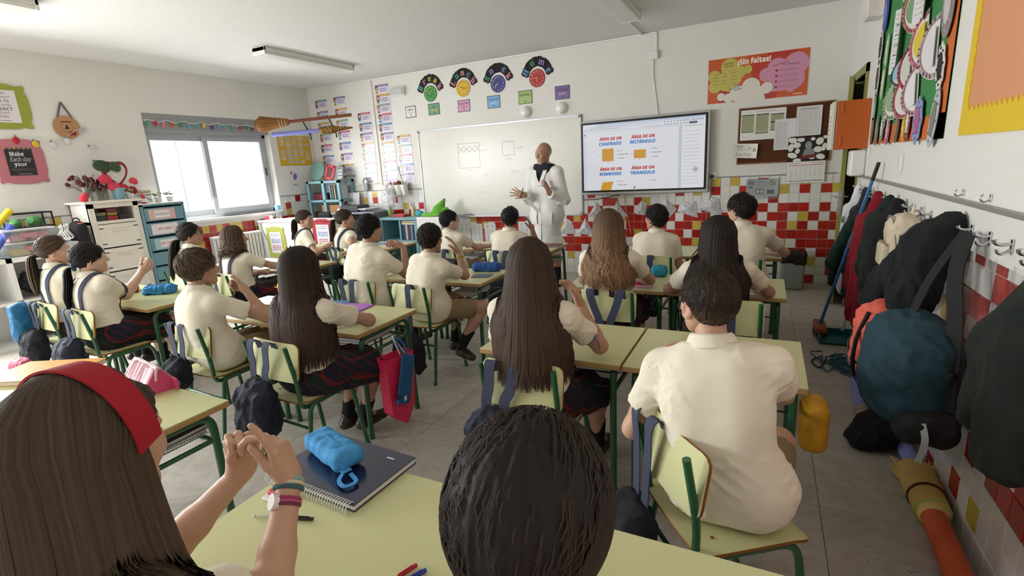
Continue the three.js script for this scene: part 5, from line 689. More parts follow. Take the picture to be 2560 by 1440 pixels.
{
const tex=canvas(256,256,(g)=>{g.fillStyle='#dcdcdf';g.fillRect(0,0,256,256);const r=RND(8);for(let i=0;i<260;i++){g.fillStyle=['#3c3f4a','#777b88','#a9abb4','#5b4f66'][Math.floor(r()*4)];g.save();g.translate(r()*256,r()*256);g.rotate(r()*6);g.fillRect(0,0,4+r()*9,2+r()*4);g.restore();}});tex.wrapS=tex.wrapT=THREE.RepeatWrapping;tex.repeat.set(4,4);const pm=print(tex,.6);
const shp=[['triangular',[[0,.11],[.13,-.1],[-.13,-.1]]],['slanted triangular',[[-.02,.12],[.14,-.1],[-.09,-.1]]],['pentagonal',[[0,.1],[.08,.05],[.06,-.1],[-.07,-.09],[-.08,.0]]],['diamond',[[-.02,.12],[.12,-.02],[.03,-.13],[-.1,.02]]],['four sided',[[-.1,.08],[.1,.1],[.13,-.12],[-.13,-.04]]],['large kite',[[.02,.13],[.1,.1],[.15,-.13],[-.17,-.02]]],['rounded tent',[[0,.12],[.08,.06],[.13,-.11],[-.13,-.11]]],['low triangular',[[-.01,.12],[.14,-.13],[-.14,-.11]]]];
[[.462,.94],[.768,.94],[1.095,.955],[1.44,.95],[1.70,.935],[1.975,.96],[.01,.70],[.30,.70]].forEach(([x,y],i)=>{const[n,p]=shp[i];const k=thing('paper_solid',`${n} folded paper solid printed with small figures, hung on the tiles`,'paper shape','folded paper solids');k.position.set(x,y,.008);const c=[0,0];const pos=[],uv=[],n2=p.length;const A=[.01*(i % 3 - 1),.0,.05];for(let a=0;a<n2;a++){const b=p[a],d=p[(a+1)% n2];pos.push(A[0],A[1],A[2],d[0],d[1],.004,b[0],b[1],.004);uv.push(A[0],A[1],d[0],d[1],b[0],b[1]);pos.push(0,0,0,b[0],b[1],.004,d[0],d[1],.004);uv.push(0,0,0,0,0,0);}const g=new THREE.BufferGeometry();g.setAttribute('position',new THREE.Float32BufferAttribute(pos.map((v,q)=>v),3));g.setAttribute('uv',new THREE.Float32BufferAttribute(uv,2));const gi=g;for(let q=0;q<pos.length;q +=9){}gi.computeVertexNormals();part(k,'folded_sheet',gi,pm);part(k,'thread',sweep([[0,.1,.01],[0,.2,.004]],.0015,5),white);});
}
{
const ls=[0,1,2].map((q)=>print(canvas(200,290,(g)=>{g.fillStyle='#e7e7e6';g.fillRect(0,0,200,290);const L='ABCDEFGHIJKLMNOP';for(let i=0;i<6;i++){const x=16+(i % 2)*90,y=14+Math.floor(i / 2)*90;g.strokeStyle='#a9a9aa';g.lineWidth=2;g.strokeRect(x,y,80,82);fit(g,L[(q*6+i)% 16],x+40,y+30,50,'bold 36px sans-serif','#4a4a50');g.fillStyle=['#c8b23a','#9aa0a6','#8fae7c'][(i+q)% 3];g.beginPath();g.arc(x+40,y+62,10,0,7);g.fill();}})));
[[-1.77,.62,'leftmost'],[-1.535,.60,'second from left'],[-1.29,.60,'third from left'],[-.69,.63,'rightmost, partly behind the teacher']].forEach(([x,y,w],i)=>{const m=solo('letter_sheet',`white sheet with six letter pictures below the whiteboard, ${w}`,'paper',sheet(.2,.29,.002),ls[i % 3],'letter sheets');m.position.set(x,y,.012);});
}
{
const t=thing('pot_rail','grey tilted wall rail holding white pots left of the whiteboard','rail');part(t,'rail',tube([[-3.27,1.42,.05],[-2.76,1.40,.05]],.012),alu);part(t,'bracket',mg([rbox(.03,.05,.05,.005,-3.2,1.42,.025),rbox(.03,.05,.05,.005,-2.8,1.41,.025)]),alu);
const pot=thing('hanging_pot','x','pot','hanging pots');part(pot,'cup',lathe([[.0,-.14],[.045,-.14],[.062,.02],[.066,.03],[.060,.03],[.043,-.13],[0,-.13]],28),whiteGloss);part(pot,'hook',rbox(.03,.03,.02,.005,0,.025,-.06),white);
['leftmost tilted white pot on the wall rail','white pot holding red markers on the wall rail','white pot with a brown cloth on the wall rail','rightmost white pot with a grey brush on the wall rail'].forEach((l,i)=>{const p=i?copy(pot,l):pot;p.userData.label=l;p.position.set(-3.2+i*.125,1.38,.12);p.rotation.z=.12;});
const pen=(x,c,n,tilt)=>{const m=thing('marker',`${n} marker standing in a white wall pot`,'marker','markers in the wall pots');m.position.set(x,1.30,.12);m.rotation.z=tilt;part(m,'barrel',new THREE.CylinderGeometry(.008,.008,.12,10).translate(0,.08,0),mat(c,.4));part(m,'cap',new THREE.CylinderGeometry(.009,.009,.04,10).translate(0,.16,0),mat(c,.3));};pen(-3.08,'#b3202a','red',.1);pen(-3.05,'#c24a50','pinkish red',-.15);pen(-3.1,'#d8d6d0','pale',.3);
const F=new Field(.012);F.ell([-2.95,1.42,.12],[.06,.045,.045],.02);F.ell([-2.92,1.45,.12],[.035,.03,.03],.02);solo('cloth','crumpled brown cloth stuffed in a white wall pot','cloth',F.mesh({disp:(x,y,z)=>.012*N3(x*30,y*30,z*30)}),mat('#6e4430',.95));const br=thing('brush','grey handled brush leaning out of the rightmost wall pot','brush');part(br,'handle',sweep(smooth([[-2.82,1.36,.12],[-2.86,1.5,.12],[-2.9,1.66,.11]],8),.007,8),greyP);part(br,'head',rbox(.03,.06,.02,.008,-2.905,1.68,.11),mat('#b9bbba',.7));
const clip=thing('bulldog_lamp','small white clip lamp with cable on a wire left of the pots','lamp');part(clip,'body',mg([rbox(.09,.13,.06,.012,-3.70,1.40,.05),new THREE.TorusGeometry(.06,.014,10,24).translate(-3.70,1.49,.05)]),mat('#8f9194',.5));part(clip,'face',rbox(.06,.07,.02,.01,-3.70,1.48,.06),white);part(clip,'arm',tube([[-3.95,1.44,.03],[-3.45,1.45,.03]],.007),white);part(clip,'cable',sweep(smooth([[-3.72,1.34,.04],[-3.76,1.2,.03],[-3.73,1.1,.03],[-3.79,1.0,.03]],14),.004,6),greyP);  // headphone-like clip on a wire, gives no light
}
// ceiling: three fluorescent fixtures, switched off
for(const[x,z0,l]of[[-2.905,1.0,'white fluorescent ceiling fixture in front of the window side, whole in view'],[-2.95,4.6,'white fluorescent ceiling fixture cut by the top left of the view'],[1.185,.97,'white fluorescent ceiling fixture with cable duct above the front wall']]){const f=thing('ceiling_fixture',l,'light','fluorescent ceiling fixtures');const L=1.5;part(f,'housing',rbox(.21,.05,L,.006,x,CH - .026,z0+L / 2),white);part(f,'diffuser',rbox(.2,.035,L - .05,.012,x,CH - .066,z0+L / 2),phys('#eeeee9',.4,{transmission:.25,thickness:0}));part(f,'end_cap',mg([rbox(.21,.085,.03,.006,x,CH - .043,z0+.015),rbox(.21,.085,.03,.006,x,CH - .043,z0+L - .015)]),white);}
// grey waste bin with a black bag by the door
{const b=thing('waste_bin','grey waste bin lined with a black bag at the foot of the front wall','bin');b.position.set(2.94,0,.30);part(b,'bucket',new RoundedBoxGeometry(.25,.40,.22,3,.03).translate(0,.2,0),mat('#8b8d8c',.5));const F=new Field(.010);F.rb([0,.37,0],[.14,.085,.125],.04);part(b,'bag',F.mesh({disp:(x,y,z)=>.008*N3(x*26,y*18,z*26)+.02*sstep(.36,.29,y)*(x>0?.2:1)}),phys('#121314',.35));}
// ---------------------------------------------------------------- window side of the room
const onLeft=(m,y,z,d=.006)=>{m.position.set(XL+d,y,z);m.rotation.y=PI / 2;return m;};
{
const ornate=(w,h)=>{const s=new THREE.Shape();const a=w / 2,b=h / 2,n=120;for(let i=0;i<n;i++){const t=i / n*2*PI;let x=Math.sign(Math.cos(t))*Math.pow(Math.abs(Math.cos(t)),.33)*a,y=Math.sign(Math.sin(t))*Math.pow(Math.abs(Math.sin(t)),.33)*b;const k=1+.045*Math.cos(t*8)+.03*Math.cos(t*4+PI);i?s.lineTo(x*k,y*k):s.moveTo(x*k,y*k);}s.closePath();return s;};
const fr=(label,w,h,col,iw,ih,tex,y,z)=>{const f=thing('ornate_sign',label,'frame','ornate paper frames');part(f,'border',extr(ornate(w,h),.008,.003),mat(col,.6));const p=part(f,'print',sheet(iw,ih,.003),print(tex,.4));p.position.z=.014;onLeft(f,y,z);return f;};
const tg=canvas(400,400,(g)=>{g.fillStyle='#e4dfe2';g.fillRect(0,0,400,400);const L=[['SOMETIMES','#8a6a80',36],['IT IS NOT WHAT','#b08a9a',38],['HAPPENS TO','#6a5a74',42],['YOU BUT HOW','#b08a9a',40],['YOU REACT','#5a4e68',54],['TO IT THAT','#b08a9a',42],['MATTERS','#a87f90',42]];L.forEach(([t,c,s],i)=>fit(g,t,200,40+i*48,360,`bold ${s}px sans-serif`,c));g.fillStyle='#44404a';g.fillRect(200,372,100,6);});
fr('lime green ornate paper frame with a saying, upper left of the wall',.56,.46,'#9aa23e',.36,.34,tg,2.54,4.32);
const tp=canvas(340,400,(g)=>{g.fillStyle='#2c2a2e';g.fillRect(0,0,340,400);for(let i=0;i<12;i++){g.fillStyle=['#b89a3a','#55565c','#8a8c92','#6b5a3a'][i % 4];g.fillRect(i*29,0,26,22);}fit(g,'Make',140,90,180,'bold 84px sans-serif','#e9e6e6');fit(g,'Each day',170,168,260,'italic 80px serif','#d9d4d6');fit(g,'your',160,236,160,'bold 76px sans-serif','#e9e6e6');fit(g,'Masterpiece',170,312,280,'italic 58px serif','#6d686e');g.fillStyle='#b9b4b6';g.fillRect(110,376,160,6);});
fr('pink ornate paper frame around a black sign reading Make each day your',.44,.47,'#c07480',.24,.30,tp,1.955,4.245);

const pl=thing('round_plaque','round wooden plaque with a red cord and grey ribbon on the window wall','plaque');const pt=canvas(256,256,(g)=>{g.fillStyle='#b78a62';g.fillRect(0,0,256,256);g.strokeStyle='#a0664a';g.lineWidth=7;g.beginPath();g.arc(128,128,56,0,7);g.stroke();g.fillStyle='#7a3128';g.fillRect(76,60,104,14);g.fillStyle='#2a3a32';g.beginPath();g.moveTo(128,92);g.lineTo(104,152);g.lineTo(152,152);g.fill();g.fillStyle='#8a2c28';g.fillRect(140,176,66,46);});
part(pl,'disc',new THREE.CylinderGeometry(.133,.133,.014,48).rotateX(PI / 2).translate(0,0,.007),mat('#c79b72',.6));const d=part(pl,'print',new THREE.CircleGeometry(.128,48),print(pt,.6));d.position.z=.0155;part(pl,'ribbon',mg([strapGeo([V(-.07,.105,.012),V(-.005,.28,.012)],V(0,0,1),.022),strapGeo([V(.075,.1,.012),V(-.005,.28,.014)],V(0,0,1),.022)]),mat('#6b6a6e',.8));part(pl,'bow',mg([new THREE.TorusGeometry(.035,.008,8,20).scale(1.2,.7,1).rotateZ(.7).translate(.15,-.03,.02),sweep([[.1,-.02,.02],[-.02,-.1,.02]],.004,6)]),mat('#c9c3c2',.6));onLeft(pl,2.345,3.735);

const bulb=(n,c,y,z,ry,s=1)=>{const b=thing('paper_bulb',n,'decoration','paper bulb garland of the wall');part(b,'bulb',new THREE.SphereGeometry(.03,18,14).scale(1,1.35,.35),mat(c,.5));part(b,'socket',rbox(.024,.022,.012,.004,0,.045,0),mat('#8b8c90',.5));onLeft(b,y,z,.026);b.rotation.x=0;b.children.forEach((m)=>{m.rotation.z=ry;});};
bulb('red paper bulb above the black sign on the window wall','#b3202e',2.185,4.238,0);bulb('yellow paper bulb beside the pink frame on the window wall','#d8bb2c',2.145,4.074,.3);bulb('white paper bulb between the pink frame and the plaque','#d5d4d6',2.14,3.905,.5);bulb('white paper bulb hanging under the round plaque','#dcdbdc',2.185,3.765,.3);bulb('white bulb with a red mark right of the plaque','#d8cfd0',2.125,3.517,1.4);bulb('purple paper bulb at the end of the wall garland','#5a4a86',1.925,3.518,.8);
solo('garland_string','thin white string of the bulb garland on the window wall','string',sweep(smooth([[XL+.02,2.33,4.5],[XL+.02,2.23,4.25],[XL+.02,2.19,4.07],[XL+.02,2.185,3.9],[XL+.02,2.24,3.765],[XL+.02,2.33,3.58],[XL+.02,2.16,3.53],[XL+.02,1.97,3.515]],40),.003,6),white);
}
{
const cs=[['green','#3f8f6c'],['red','#b0202f'],['pink','#e0748c'],['orange','#c6542c'],['dark green','#3f8a5c'],['sky blue','#5c9fb8'],['sea green','#45a294'],['yellow','#d6b830'],['violet','#5a4494'],['pale blue','#5ea0b6'],['mint','#5fae9e'],['leaf green','#52a37e'],['crimson','#b53046'],['bottle green','#3c8a66'],['brown','#6b5a4a']];
const x=XL+.012;cs.forEach(([n,c],i)=>{const z=2.84 - i*.115,b=thing('garland_bulb',`${n} bulb of the garland across the window's shutter box, number from the left by its colour`.replace(', number from the left by its colour',''),'decoration','garland over the window');part(b,'bulb',new THREE.SphereGeometry(.026,16,12).scale(1,1.35,.45).translate(0,-.035,0),mat(c,.45));part(b,'cap',rbox(.02,.02,.012,.004,0,.003,0),mat('#c7c7c5',.4));b.position.set(x,2.462+.012*Math.sin(i*2.1),z);b.rotation.y=PI / 2;b.children.forEach((m)=>(m.rotation.z=.2*Math.sin(i*1.7)));});
solo('garland_string','white string carrying the small bulbs over the window','string',sweep(Array.from({length:61},(_,i)=>V(x,2.468+.014*Math.sin(i*.8),2.87 - i*.031)),.004,6),white);
}
{
const X1=-4.45,z0=3.37,z1=3.91,H=1.47,cw=phys('#ece6dc',.45),c=thing('white_cabinet','tall white cabinet with an open niche and panelled drawers','cabinet');
part(c,'carcass',mg([rangeBox(XL+.01,X1 - .01,0,H - .03,z0,z0+.03),rangeBox(XL+.01,X1 - .01,0,H - .03,z1 - .03,z1),rangeBox(XL+.01,XL+.025,0,H - .03,z0,z1),rangeBox(XL+.01,X1 - .01,1.2,1.235,z0,z1),rangeBox(X1 - .04,X1,0,1.44,z0,z0+.06),rangeBox(X1 - .04,X1,0,1.44,z1 - .06,z1),rangeBox(X1 - .04,X1,1.39,1.44,z0,z1)]),cw);part(c,'top_board',rbox(.47,.03,.62,.006,-4.655,H - .012,(z0+z1)/ 2),cw);
for(let i=0;i<4;i++){const y=1.2 - .29*(i+1)+.01;const d=part(c,'drawer',mg([rbox(.02,.275,.42,.004,X1 - .008,y+.135,(z0+z1)/ 2),rbox(.006,.05,.42,.002,X1+.004,y+.245,(z0+z1)/ 2),rbox(.006,.05,.42,.002,X1+.004,y+.025,(z0+z1)/ 2),rbox(.006,.2,.05,.002,X1+.004,y+.135,z0+.085),rbox(.006,.2,.05,.002,X1+.004,y+.135,z1 - .085)]),cw);part(d,'drawer_pull',sweep([[X1+.012,y+.19,3.56],[X1+.012,y+.19,3.72]],.006,8),cw);}
const bx=(n,col,w,h,z,y,l)=>{const b=thing(n,l,'box','boxes in the cabinet niche');part(b,'box',rbox(.2,h,w,.006,-4.6,y+h / 2,z),mat(col,.6));part(b,'lid',rbox(.205,.012,w+.006,.003,-4.6,y+h,z),mat(col,.5));};
bx('small_box','#3a4340',.1,.05,3.77,1.235,'dark green small box at left in the cabinet niche');bx('small_box','#77805a',.1,.03,3.77,1.297,'olive small box lying on the dark green one in niche');bx('small_box','#a5333a',.12,.045,3.65,1.235,'red small box in the middle of the cabinet niche');bx('small_box','#9b8a3a',.1,.03,3.65,1.292,'mustard small box on the red one in the niche');bx('small_box','#8a3a5a',.1,.03,3.65,1.334,'magenta small box, topmost in the cabinet niche');bx('small_box','#33323a',.1,.06,3.53,1.235,'black small box at right in the cabinet niche');
}
{
const X1=-4.42,z0=2.83,z1=3.36,bl=phys('#6f98a6',.5),d=thing('drawer_tower','grey-blue tower of shallow drawers with sign cards','drawer unit');part(d,'carcass',mg([rangeBox(XL+.01,X1,0,1.385,z0,z0+.02),rangeBox(XL+.01,X1,0,1.385,z1 - .02,z1),rangeBox(XL+.01,XL+.03,0,1.385,z0,z1),rangeBox(XL+.01,X1,1.362,1.385,z0,z1)]),bl);
const names=[['AGENDAS','#d9b9b0','#a89aa8'],['KET CARDS','#e6e1e6','#b5566a'],['PET CARDS','#a9cdd2','#b5566a'],[null],[null],[null],[null]];
names.forEach(([t,bg,c],i)=>{const y1=1.345 - i*.19;const dr=part(d,'drawer',rbox(.03,.165,z1 - z0 - .05,.005,X1 - .012,y1 - .09,(z0+z1)/ 2),bl);if(t){const tx=canvas(320,128,(g)=>{g.fillStyle=bg;g.fillRect(0,0,320,128);g.fillStyle=c;for(let k=0;k<40;k++)g.fillRect((k*53)% 320,(k*29)% 128,5,3);g.fillStyle='#efebee';g.fillRect(70,22,180,84);fit(g,t,160,64,170,'bold 48px sans-serif',c);});const s=part(dr,'sign_card',sheet(.33,.135,.003),print(tx,.5));s.position.set(X1+.006,y1 - .09,3.13);s.rotation.y=PI / 2;}});
solo('white_tray','white tray on top of the blue drawer tower','tray',mg([rangeBox(XL+.04,X1+.01,1.386,1.398,z0+.02,z1+.02)]),white);
}
{
const vase=(n,l,x,y,z,pr,m)=>{const v=thing(n,l,'vase');v.position.set(x,y,z);part(v,'glass',lathe(pr,28),m);return v;};
const gl=phys('#dfe3dd',.08,{transmission:.85,thickness:0,ior:1.45});const dry=mat('#6d5a3c',.9),maroon=mat('#541420',.8);
const bouquet=(v,n,h,sp,seed)=>{const r=RND(seed),st=[],fl=[];for(let i=0;i<n;i++){const a=r()*6.28,q=sp*(.4+r()),H=h*(.6+.5*r());const tip=[Math.cos(a)*q,H,Math.sin(a)*q];st.push(sweep(smooth([[0,.02,0],[tip[0]*.3,H*.55,tip[2]*.3],tip],8),.003,5));if(i % 2)fl.push(new THREE.IcosahedronGeometry(.014+.014*r(),1).translate(...tip));else st.push(sweep(smooth([tip,[tip[0]*1.25,H+.02,tip[2]*1.25],[tip[0]*1.3,H - .03,tip[2]*1.3+.02],[tip[0]*1.1,H - .02,tip[2]*1.1]],8),.0025,5));}part(v,'stems',mg(st),dry);part(v,'dried_flowers',mg(fl),maroon);};
const v1=vase('glass_vase','tall glass vase of dried dark red flowers on the white cabinet',-4.62,1.473,3.80,[[0,0],[.045,0],[.05,.1],[.055,.17],[.052,.17],[.047,.1],[.042,.006],[0,.006]],gl);bouquet(v1,46,.27,.12,5);const v2=vase('glass_vase','wide glass vase with dried twigs next to the heart sign',-4.66,1.473,3.63,[[0,0],[.06,0],[.062,.16],[.059,.16],[.057,.006],[0,.006]],gl);bouquet(v2,26,.22,.1,8);

const h=thing('heart_sign','red rimmed white heart sign with green leaves and felt petals on a blue pot','sign');h.position.set(-4.60,1.473,3.47);h.rotation.y=PI / 2;
const hs=new THREE.Shape();hs.moveTo(0,-.13);hs.bezierCurveTo(-.2,.02,-.14,.17,-.05,.16);hs.bezierCurveTo(-.02,.155,0,.13,0,.11);hs.bezierCurveTo(0,.13,.02,.155,.05,.16);hs.bezierCurveTo(.14,.17,.2,.02,0,-.13);part(h,'heart_rim',extr(hs,.02,.008).translate(.0,.29,-.01),mat('#8c2230',.7));part(h,'heart_face',extr(hs,.006).scale(.8,.8,1).translate(0,.295,.02),mat('#dcd8d4',.7));
const petal=(x,y,z,s,c,n)=>{const F=new Field(.009);F.ell([x,y,z],[s,s*.8,s*.35],.01);F.ell([x+s*.4,y - s*.4,z+.01],[s*.6,s*.6,s*.3],.02);part(h,n,F.mesh({disp:(a,b,d)=>.004*N3(a*30,b*30,d*30)}),mat(c,.85));};petal(-.15,.41,.03,.085,'#33452c','leaf');petal(-.02,.40,.045,.07,'#3d5034','leaf');petal(-.14,.25,.03,.07,'#d83c54','petal');petal(-.07,.16,.04,.07,'#e04a5e','petal');petal(.04,.14,.03,.06,'#c23048','petal');petal(.17,.22,.02,.05,'#d84456','petal');petal(.14,.11,.02,.055,'#8c1c30','petal');part(h,'pot',lathe([[0,0],[.055,0],[.075,.13],[.07,.14],[0,.13]],24).translate(-.02,0,.02),mat('#7fa9b4',.5));
const pot=(l,x,y,z,c,big)=>{const p=thing('flower_pot',l,'plant');p.position.set(x,y,z);part(p,'pot',lathe([[0,0],[.032,0],[.042,.065],[.039,.067],[0,.06]],24),mat('#c9cdc6',.6));const r=RND(z*100),f=[],g=[];for(let i=0;i<26;i++){const a=r()*6.28,q=.055*Math.sqrt(r()),b=new THREE.IcosahedronGeometry(.013,0).scale(1.3,.6,1).rotateY(a).translate(Math.cos(a)*q,.085+r()*.045,Math.sin(a)*q);(i % 3?g:f).push(b);}part(p,'leaves',mg(g),mat('#5f7a4c',.8));part(p,'blossoms',mg(f),mat(c,.7));};
pot('small grey pot of white flowers, nearer the cabinet, on the blue tower',-4.56,1.40,3.06,'#e6e2dc');pot('small grey pot of white flowers at the far end of the blue tower',-4.56,1.40,2.91,'#efeae2');pot('short glass of pale pink petals on the white cabinet corner',-4.56,1.473,3.385,'#e0a79a');
const st=thing('storage_box','stack-like white storage box with a drawn pattern behind the small pots','box');part(st,'box',rbox(.12,.17,.12,.008,-4.74,1.485,3.12),print(canvas(128,180,(g)=>{g.fillStyle='#cfd3d2';g.fillRect(0,0,128,180);g.fillStyle='#b58f3e';g.fillRect(0,20,128,20);g.fillStyle='#6d8894';g.fillRect(0,60,128,18);g.fillStyle='#50575e';for(let i=0;i<24;i++)g.fillRect((i*37)% 120,96+(i*23)% 80,14,8);}),.5));part(st,'lid',rbox(.125,.015,.125,.005,-4.74,1.575,3.12),white);
const bo=thing('glue_bottle','small red and white bottle between the cabinet and the blue tower','bottle');part(bo,'body',lathe([[0,0],[.028,0],[.028,.09],[.012,.115],[.012,.13],[0,.13]],20).translate(-4.53,1.398,3.25),mat('#c3303c',.4));part(bo,'label',new THREE.CylinderGeometry(.0285,.0285,.045,20,1,true).translate(-4.53,1.44,3.25),mat('#e6dfdc',.5));
{const F=new Field(.008);F.ell([-4.53,1.51,3.89],[.03,.04,.045],.02);F.ell([-4.52,1.55,3.87],[.02,.03,.03],.02);solo('felt_rose','red felt flower lying at the near edge of the white cabinet','decoration',F.mesh({disp:(x,y,z)=>.006*N3(x*40,y*40,z*40)}),mat('#d6394e',.85));}
const cd=thing('candle','short white candle beside the tall vase','candle');part(cd,'wax',lathe([[0,0],[.022,0],[.022,.045],[0,.042]],20).translate(-4.54,1.473,3.84),white);part(cd,'wick',sweep([[-4.54,1.515,3.84],[-4.54,1.53,3.842]],.0015,5),dark);
}
{
const s=thing('cube_shelf','low white cube shelf at the far left edge, dark things inside','shelf');const z0=4.15,z1=5.3,X1=-4.42,h=.955;part(s,'carcass',mg([rangeBox(XL+.02,X1,h - .05,h,z0,z1),rangeBox(XL+.02,X1,0,.04,z0,z1),rangeBox(XL+.02,X1,0,h,z0,z0+.05),rangeBox(XL+.02,X1,0,h,z1 - .05,z1),rangeBox(XL+.02,X1,0,h,4.70,4.75),rangeBox(XL+.02,X1,.47,.5,z0,z1),rangeBox(XL+.02,XL+.03,0,h,z0,z1)]),whiteGloss);
for(const[z,y,c,n]of[[4.45,.52,'#2f3236','dark cloth bundle in the upper cube of the white shelf'],[4.45,.06,'#55584a','olive cloth bundle in the lower cube of the white shelf']]){const F=new Field(.016);F.ell([-4.62,y+.13,z],[.13,.13,.19],.03);F.ell([-4.56,y+.2,z+.08],[.09,.08,.08],.03);solo('cloth_bundle',n,'cloth',F.mesh({disp:(x,y2,q)=>.02*N3(x*14,y2*14,q*14)}),mat(c,.95));}
const tub=(l,z,w,y,ht,c1,c2)=>{const t=thing('plastic_tub',l,'box','clear plastic tubs');part(t,'tub',mg([rangeBox(-4.8,-4.47,y,y+.006,z,z+w),rangeBox(-4.8,-4.794,y,y+ht,z,z+w),rangeBox(-4.476,-4.47,y,y+ht,z,z+w),rangeBox(-4.8,-4.47,y,y+ht,z,z+.006),rangeBox(-4.8,-4.47,y,y+ht,z+w - .006,z+w)]),clearPl);part(t,'lid',rbox(.35,.018,w+.03,.006,-4.635,y+ht+.01,z+w / 2),milky);part(t,'contents',mg([rbox(.24,ht*.7,w*.4,.01,-4.62,y+ht*.38,z+w*.27),rbox(.2,ht*.5,w*.3,.01,-4.58,y+ht*.3,z+w*.72)]),mat(c1,.7));part(t,'label',sheet(.12,.05,.002).rotateY(PI / 2).translate(-4.467,y+ht*.55,z+w*.5),mat(c2,.6));};
tub('clear plastic tub with a red label, lower one on the white cube shelf',4.27,.42,.957,.13,'#c9a23c','#c07d86');tub('clear plastic tub stacked on another on the white cube shelf',4.27,.42,1.11,.11,'#d08c8c','#b9838c');tub('clear plastic tub cut by the left edge of the view',4.76,.42,.957,.14,'#7fb8bc','#8fc3c4');
const te=thing('terrarium','black framed terrarium with green plants behind the tubs','terrarium');te.position.set(0,.0,-.02);part(te,'frame',mg([[4.2,4.64]].flatMap(([a,b])=>[rangeBox(-4.86,-4.84,1.25,1.4,a,a+.012),rangeBox(-4.86,-4.84,1.25,1.4,b - .012,b),rangeBox(-4.86,-4.62,1.385,1.40,a,a+.012),rangeBox(-4.86,-4.62,1.385,1.40,b - .012,b),rangeBox(-4.64,-4.62,1.385,1.40,a,b),rangeBox(-4.86,-4.84,1.385,1.4,a,b),rangeBox(-4.64,-4.62,1.25,1.4,a,a+.012),rangeBox(-4.64,-4.62,1.25,1.4,b - .012,b)])),dark);part(te,'glass',mg([rangeBox(-4.626,-4.622,1.25,1.39,4.2,4.64)]),glass);{const F=new Field(.012);F.ell([-4.74,1.30,4.33],[.06,.06,.07],.03);F.ell([-4.74,1.29,4.5],[.05,.05,.05],.03);part(te,'plants',F.mesh({disp:(x,y,z)=>.012*N3(x*40,y*40,z*40)}),mat('#4a8a4a',.8));}part(te,'base',rangeBox(-4.86,-4.62,1.235,1.25,4.2,4.64),dark);
const noodle=(n,l,c,a,b)=>{const t=thing(n,l,'foam noodle');part(t,'tube',sweep([a,b],.034,18),mat(c,.8));part(t,'bore',new THREE.CylinderGeometry(.012,.012,.004,14).applyMatrix4(new THREE.Matrix4().compose(VA(b),new THREE.Quaternion().setFromUnitVectors(UP,VA(b).sub(VA(a)).normalize()),V(1,1,1))),dark);};noodle('foam_noodle','yellow foam noodle leaning at the left edge above the tubs','#dcc32a',[-4.5,.97,5.05],[-4.62,1.44,4.535]);noodle('foam_noodle','blue foam noodle leaning below the yellow one at left edge','#4a5cc0',[-4.46,.97,4.86],[-4.56,1.28,4.58]);
const F=new Field(.012);F.rb([-4.5,1.07,4.03],[.11,.16,.07],.06);F.ell([-4.5,1.2,4.03],[.10,.07,.07],.03);const bg=thing('black_bag','rounded black bag with a coral emblem beside the white cabinet','bag');part(bg,'body',F.mesh(),mat('#17171c',.8));part(bg,'emblem',new THREE.SphereGeometry(.03,16,10).scale(.5,.4,1).translate(-4.42,1.235,4.03),mat('#c0574e',.6));part(bg,'handle',new THREE.TorusGeometry(.035,.007,8,20,PI).rotateY(PI / 2).translate(-4.5,1.265,4.03),dark);solo('bag_stand','low white box under the rounded black bag','box',rbox(.3,.9,.2,.008,-4.55,.45,4.03),white);
const hz=thing('wire_tidy','tangle of white wire hangers behind the ponytailed girls','hangers');const r=RND(3),w=[];for(let i=0;i<9;i++){const z=4.16+i*.012,y=1.09+r()*.03,x=-4.42+r()*.06;w.push(sweep(smooth([[x,y+.12,z],[x+.02,y+.14,z],[x+.03,y+.1,z],[x,y+.07,z],[x - .1,y,z],[x+.1,y - .01,z],[x,y+.07,z]],20),.003,5));}part(hz,'wire',mg(w),white);
part(hz,'stand',rbox(.2,.1,.14,.01,-4.42,1.005,4.2),milky);
}
{
const r=thing('radiator','white column radiator under the window sill','radiator');for(let i=0;i<14;i++)part(r,'column',mg([rbox(.028,.58,.045,.012,-4.80,.52,1.52+i*.06),rbox(.028,.58,.045,.012,-4.75,.52,1.52+i*.06),rbox(.1,.05,.05,.02,-4.775,.8,1.52+i*.06),rbox(.1,.05,.05,.02,-4.775,.24,1.52+i*.06)]),white);part(r,'foot',mg([rbox(.1,.2,.03,.006,-4.775,.11,1.58),rbox(.1,.2,.03,.006,-4.775,.11,2.24)]),white);
}
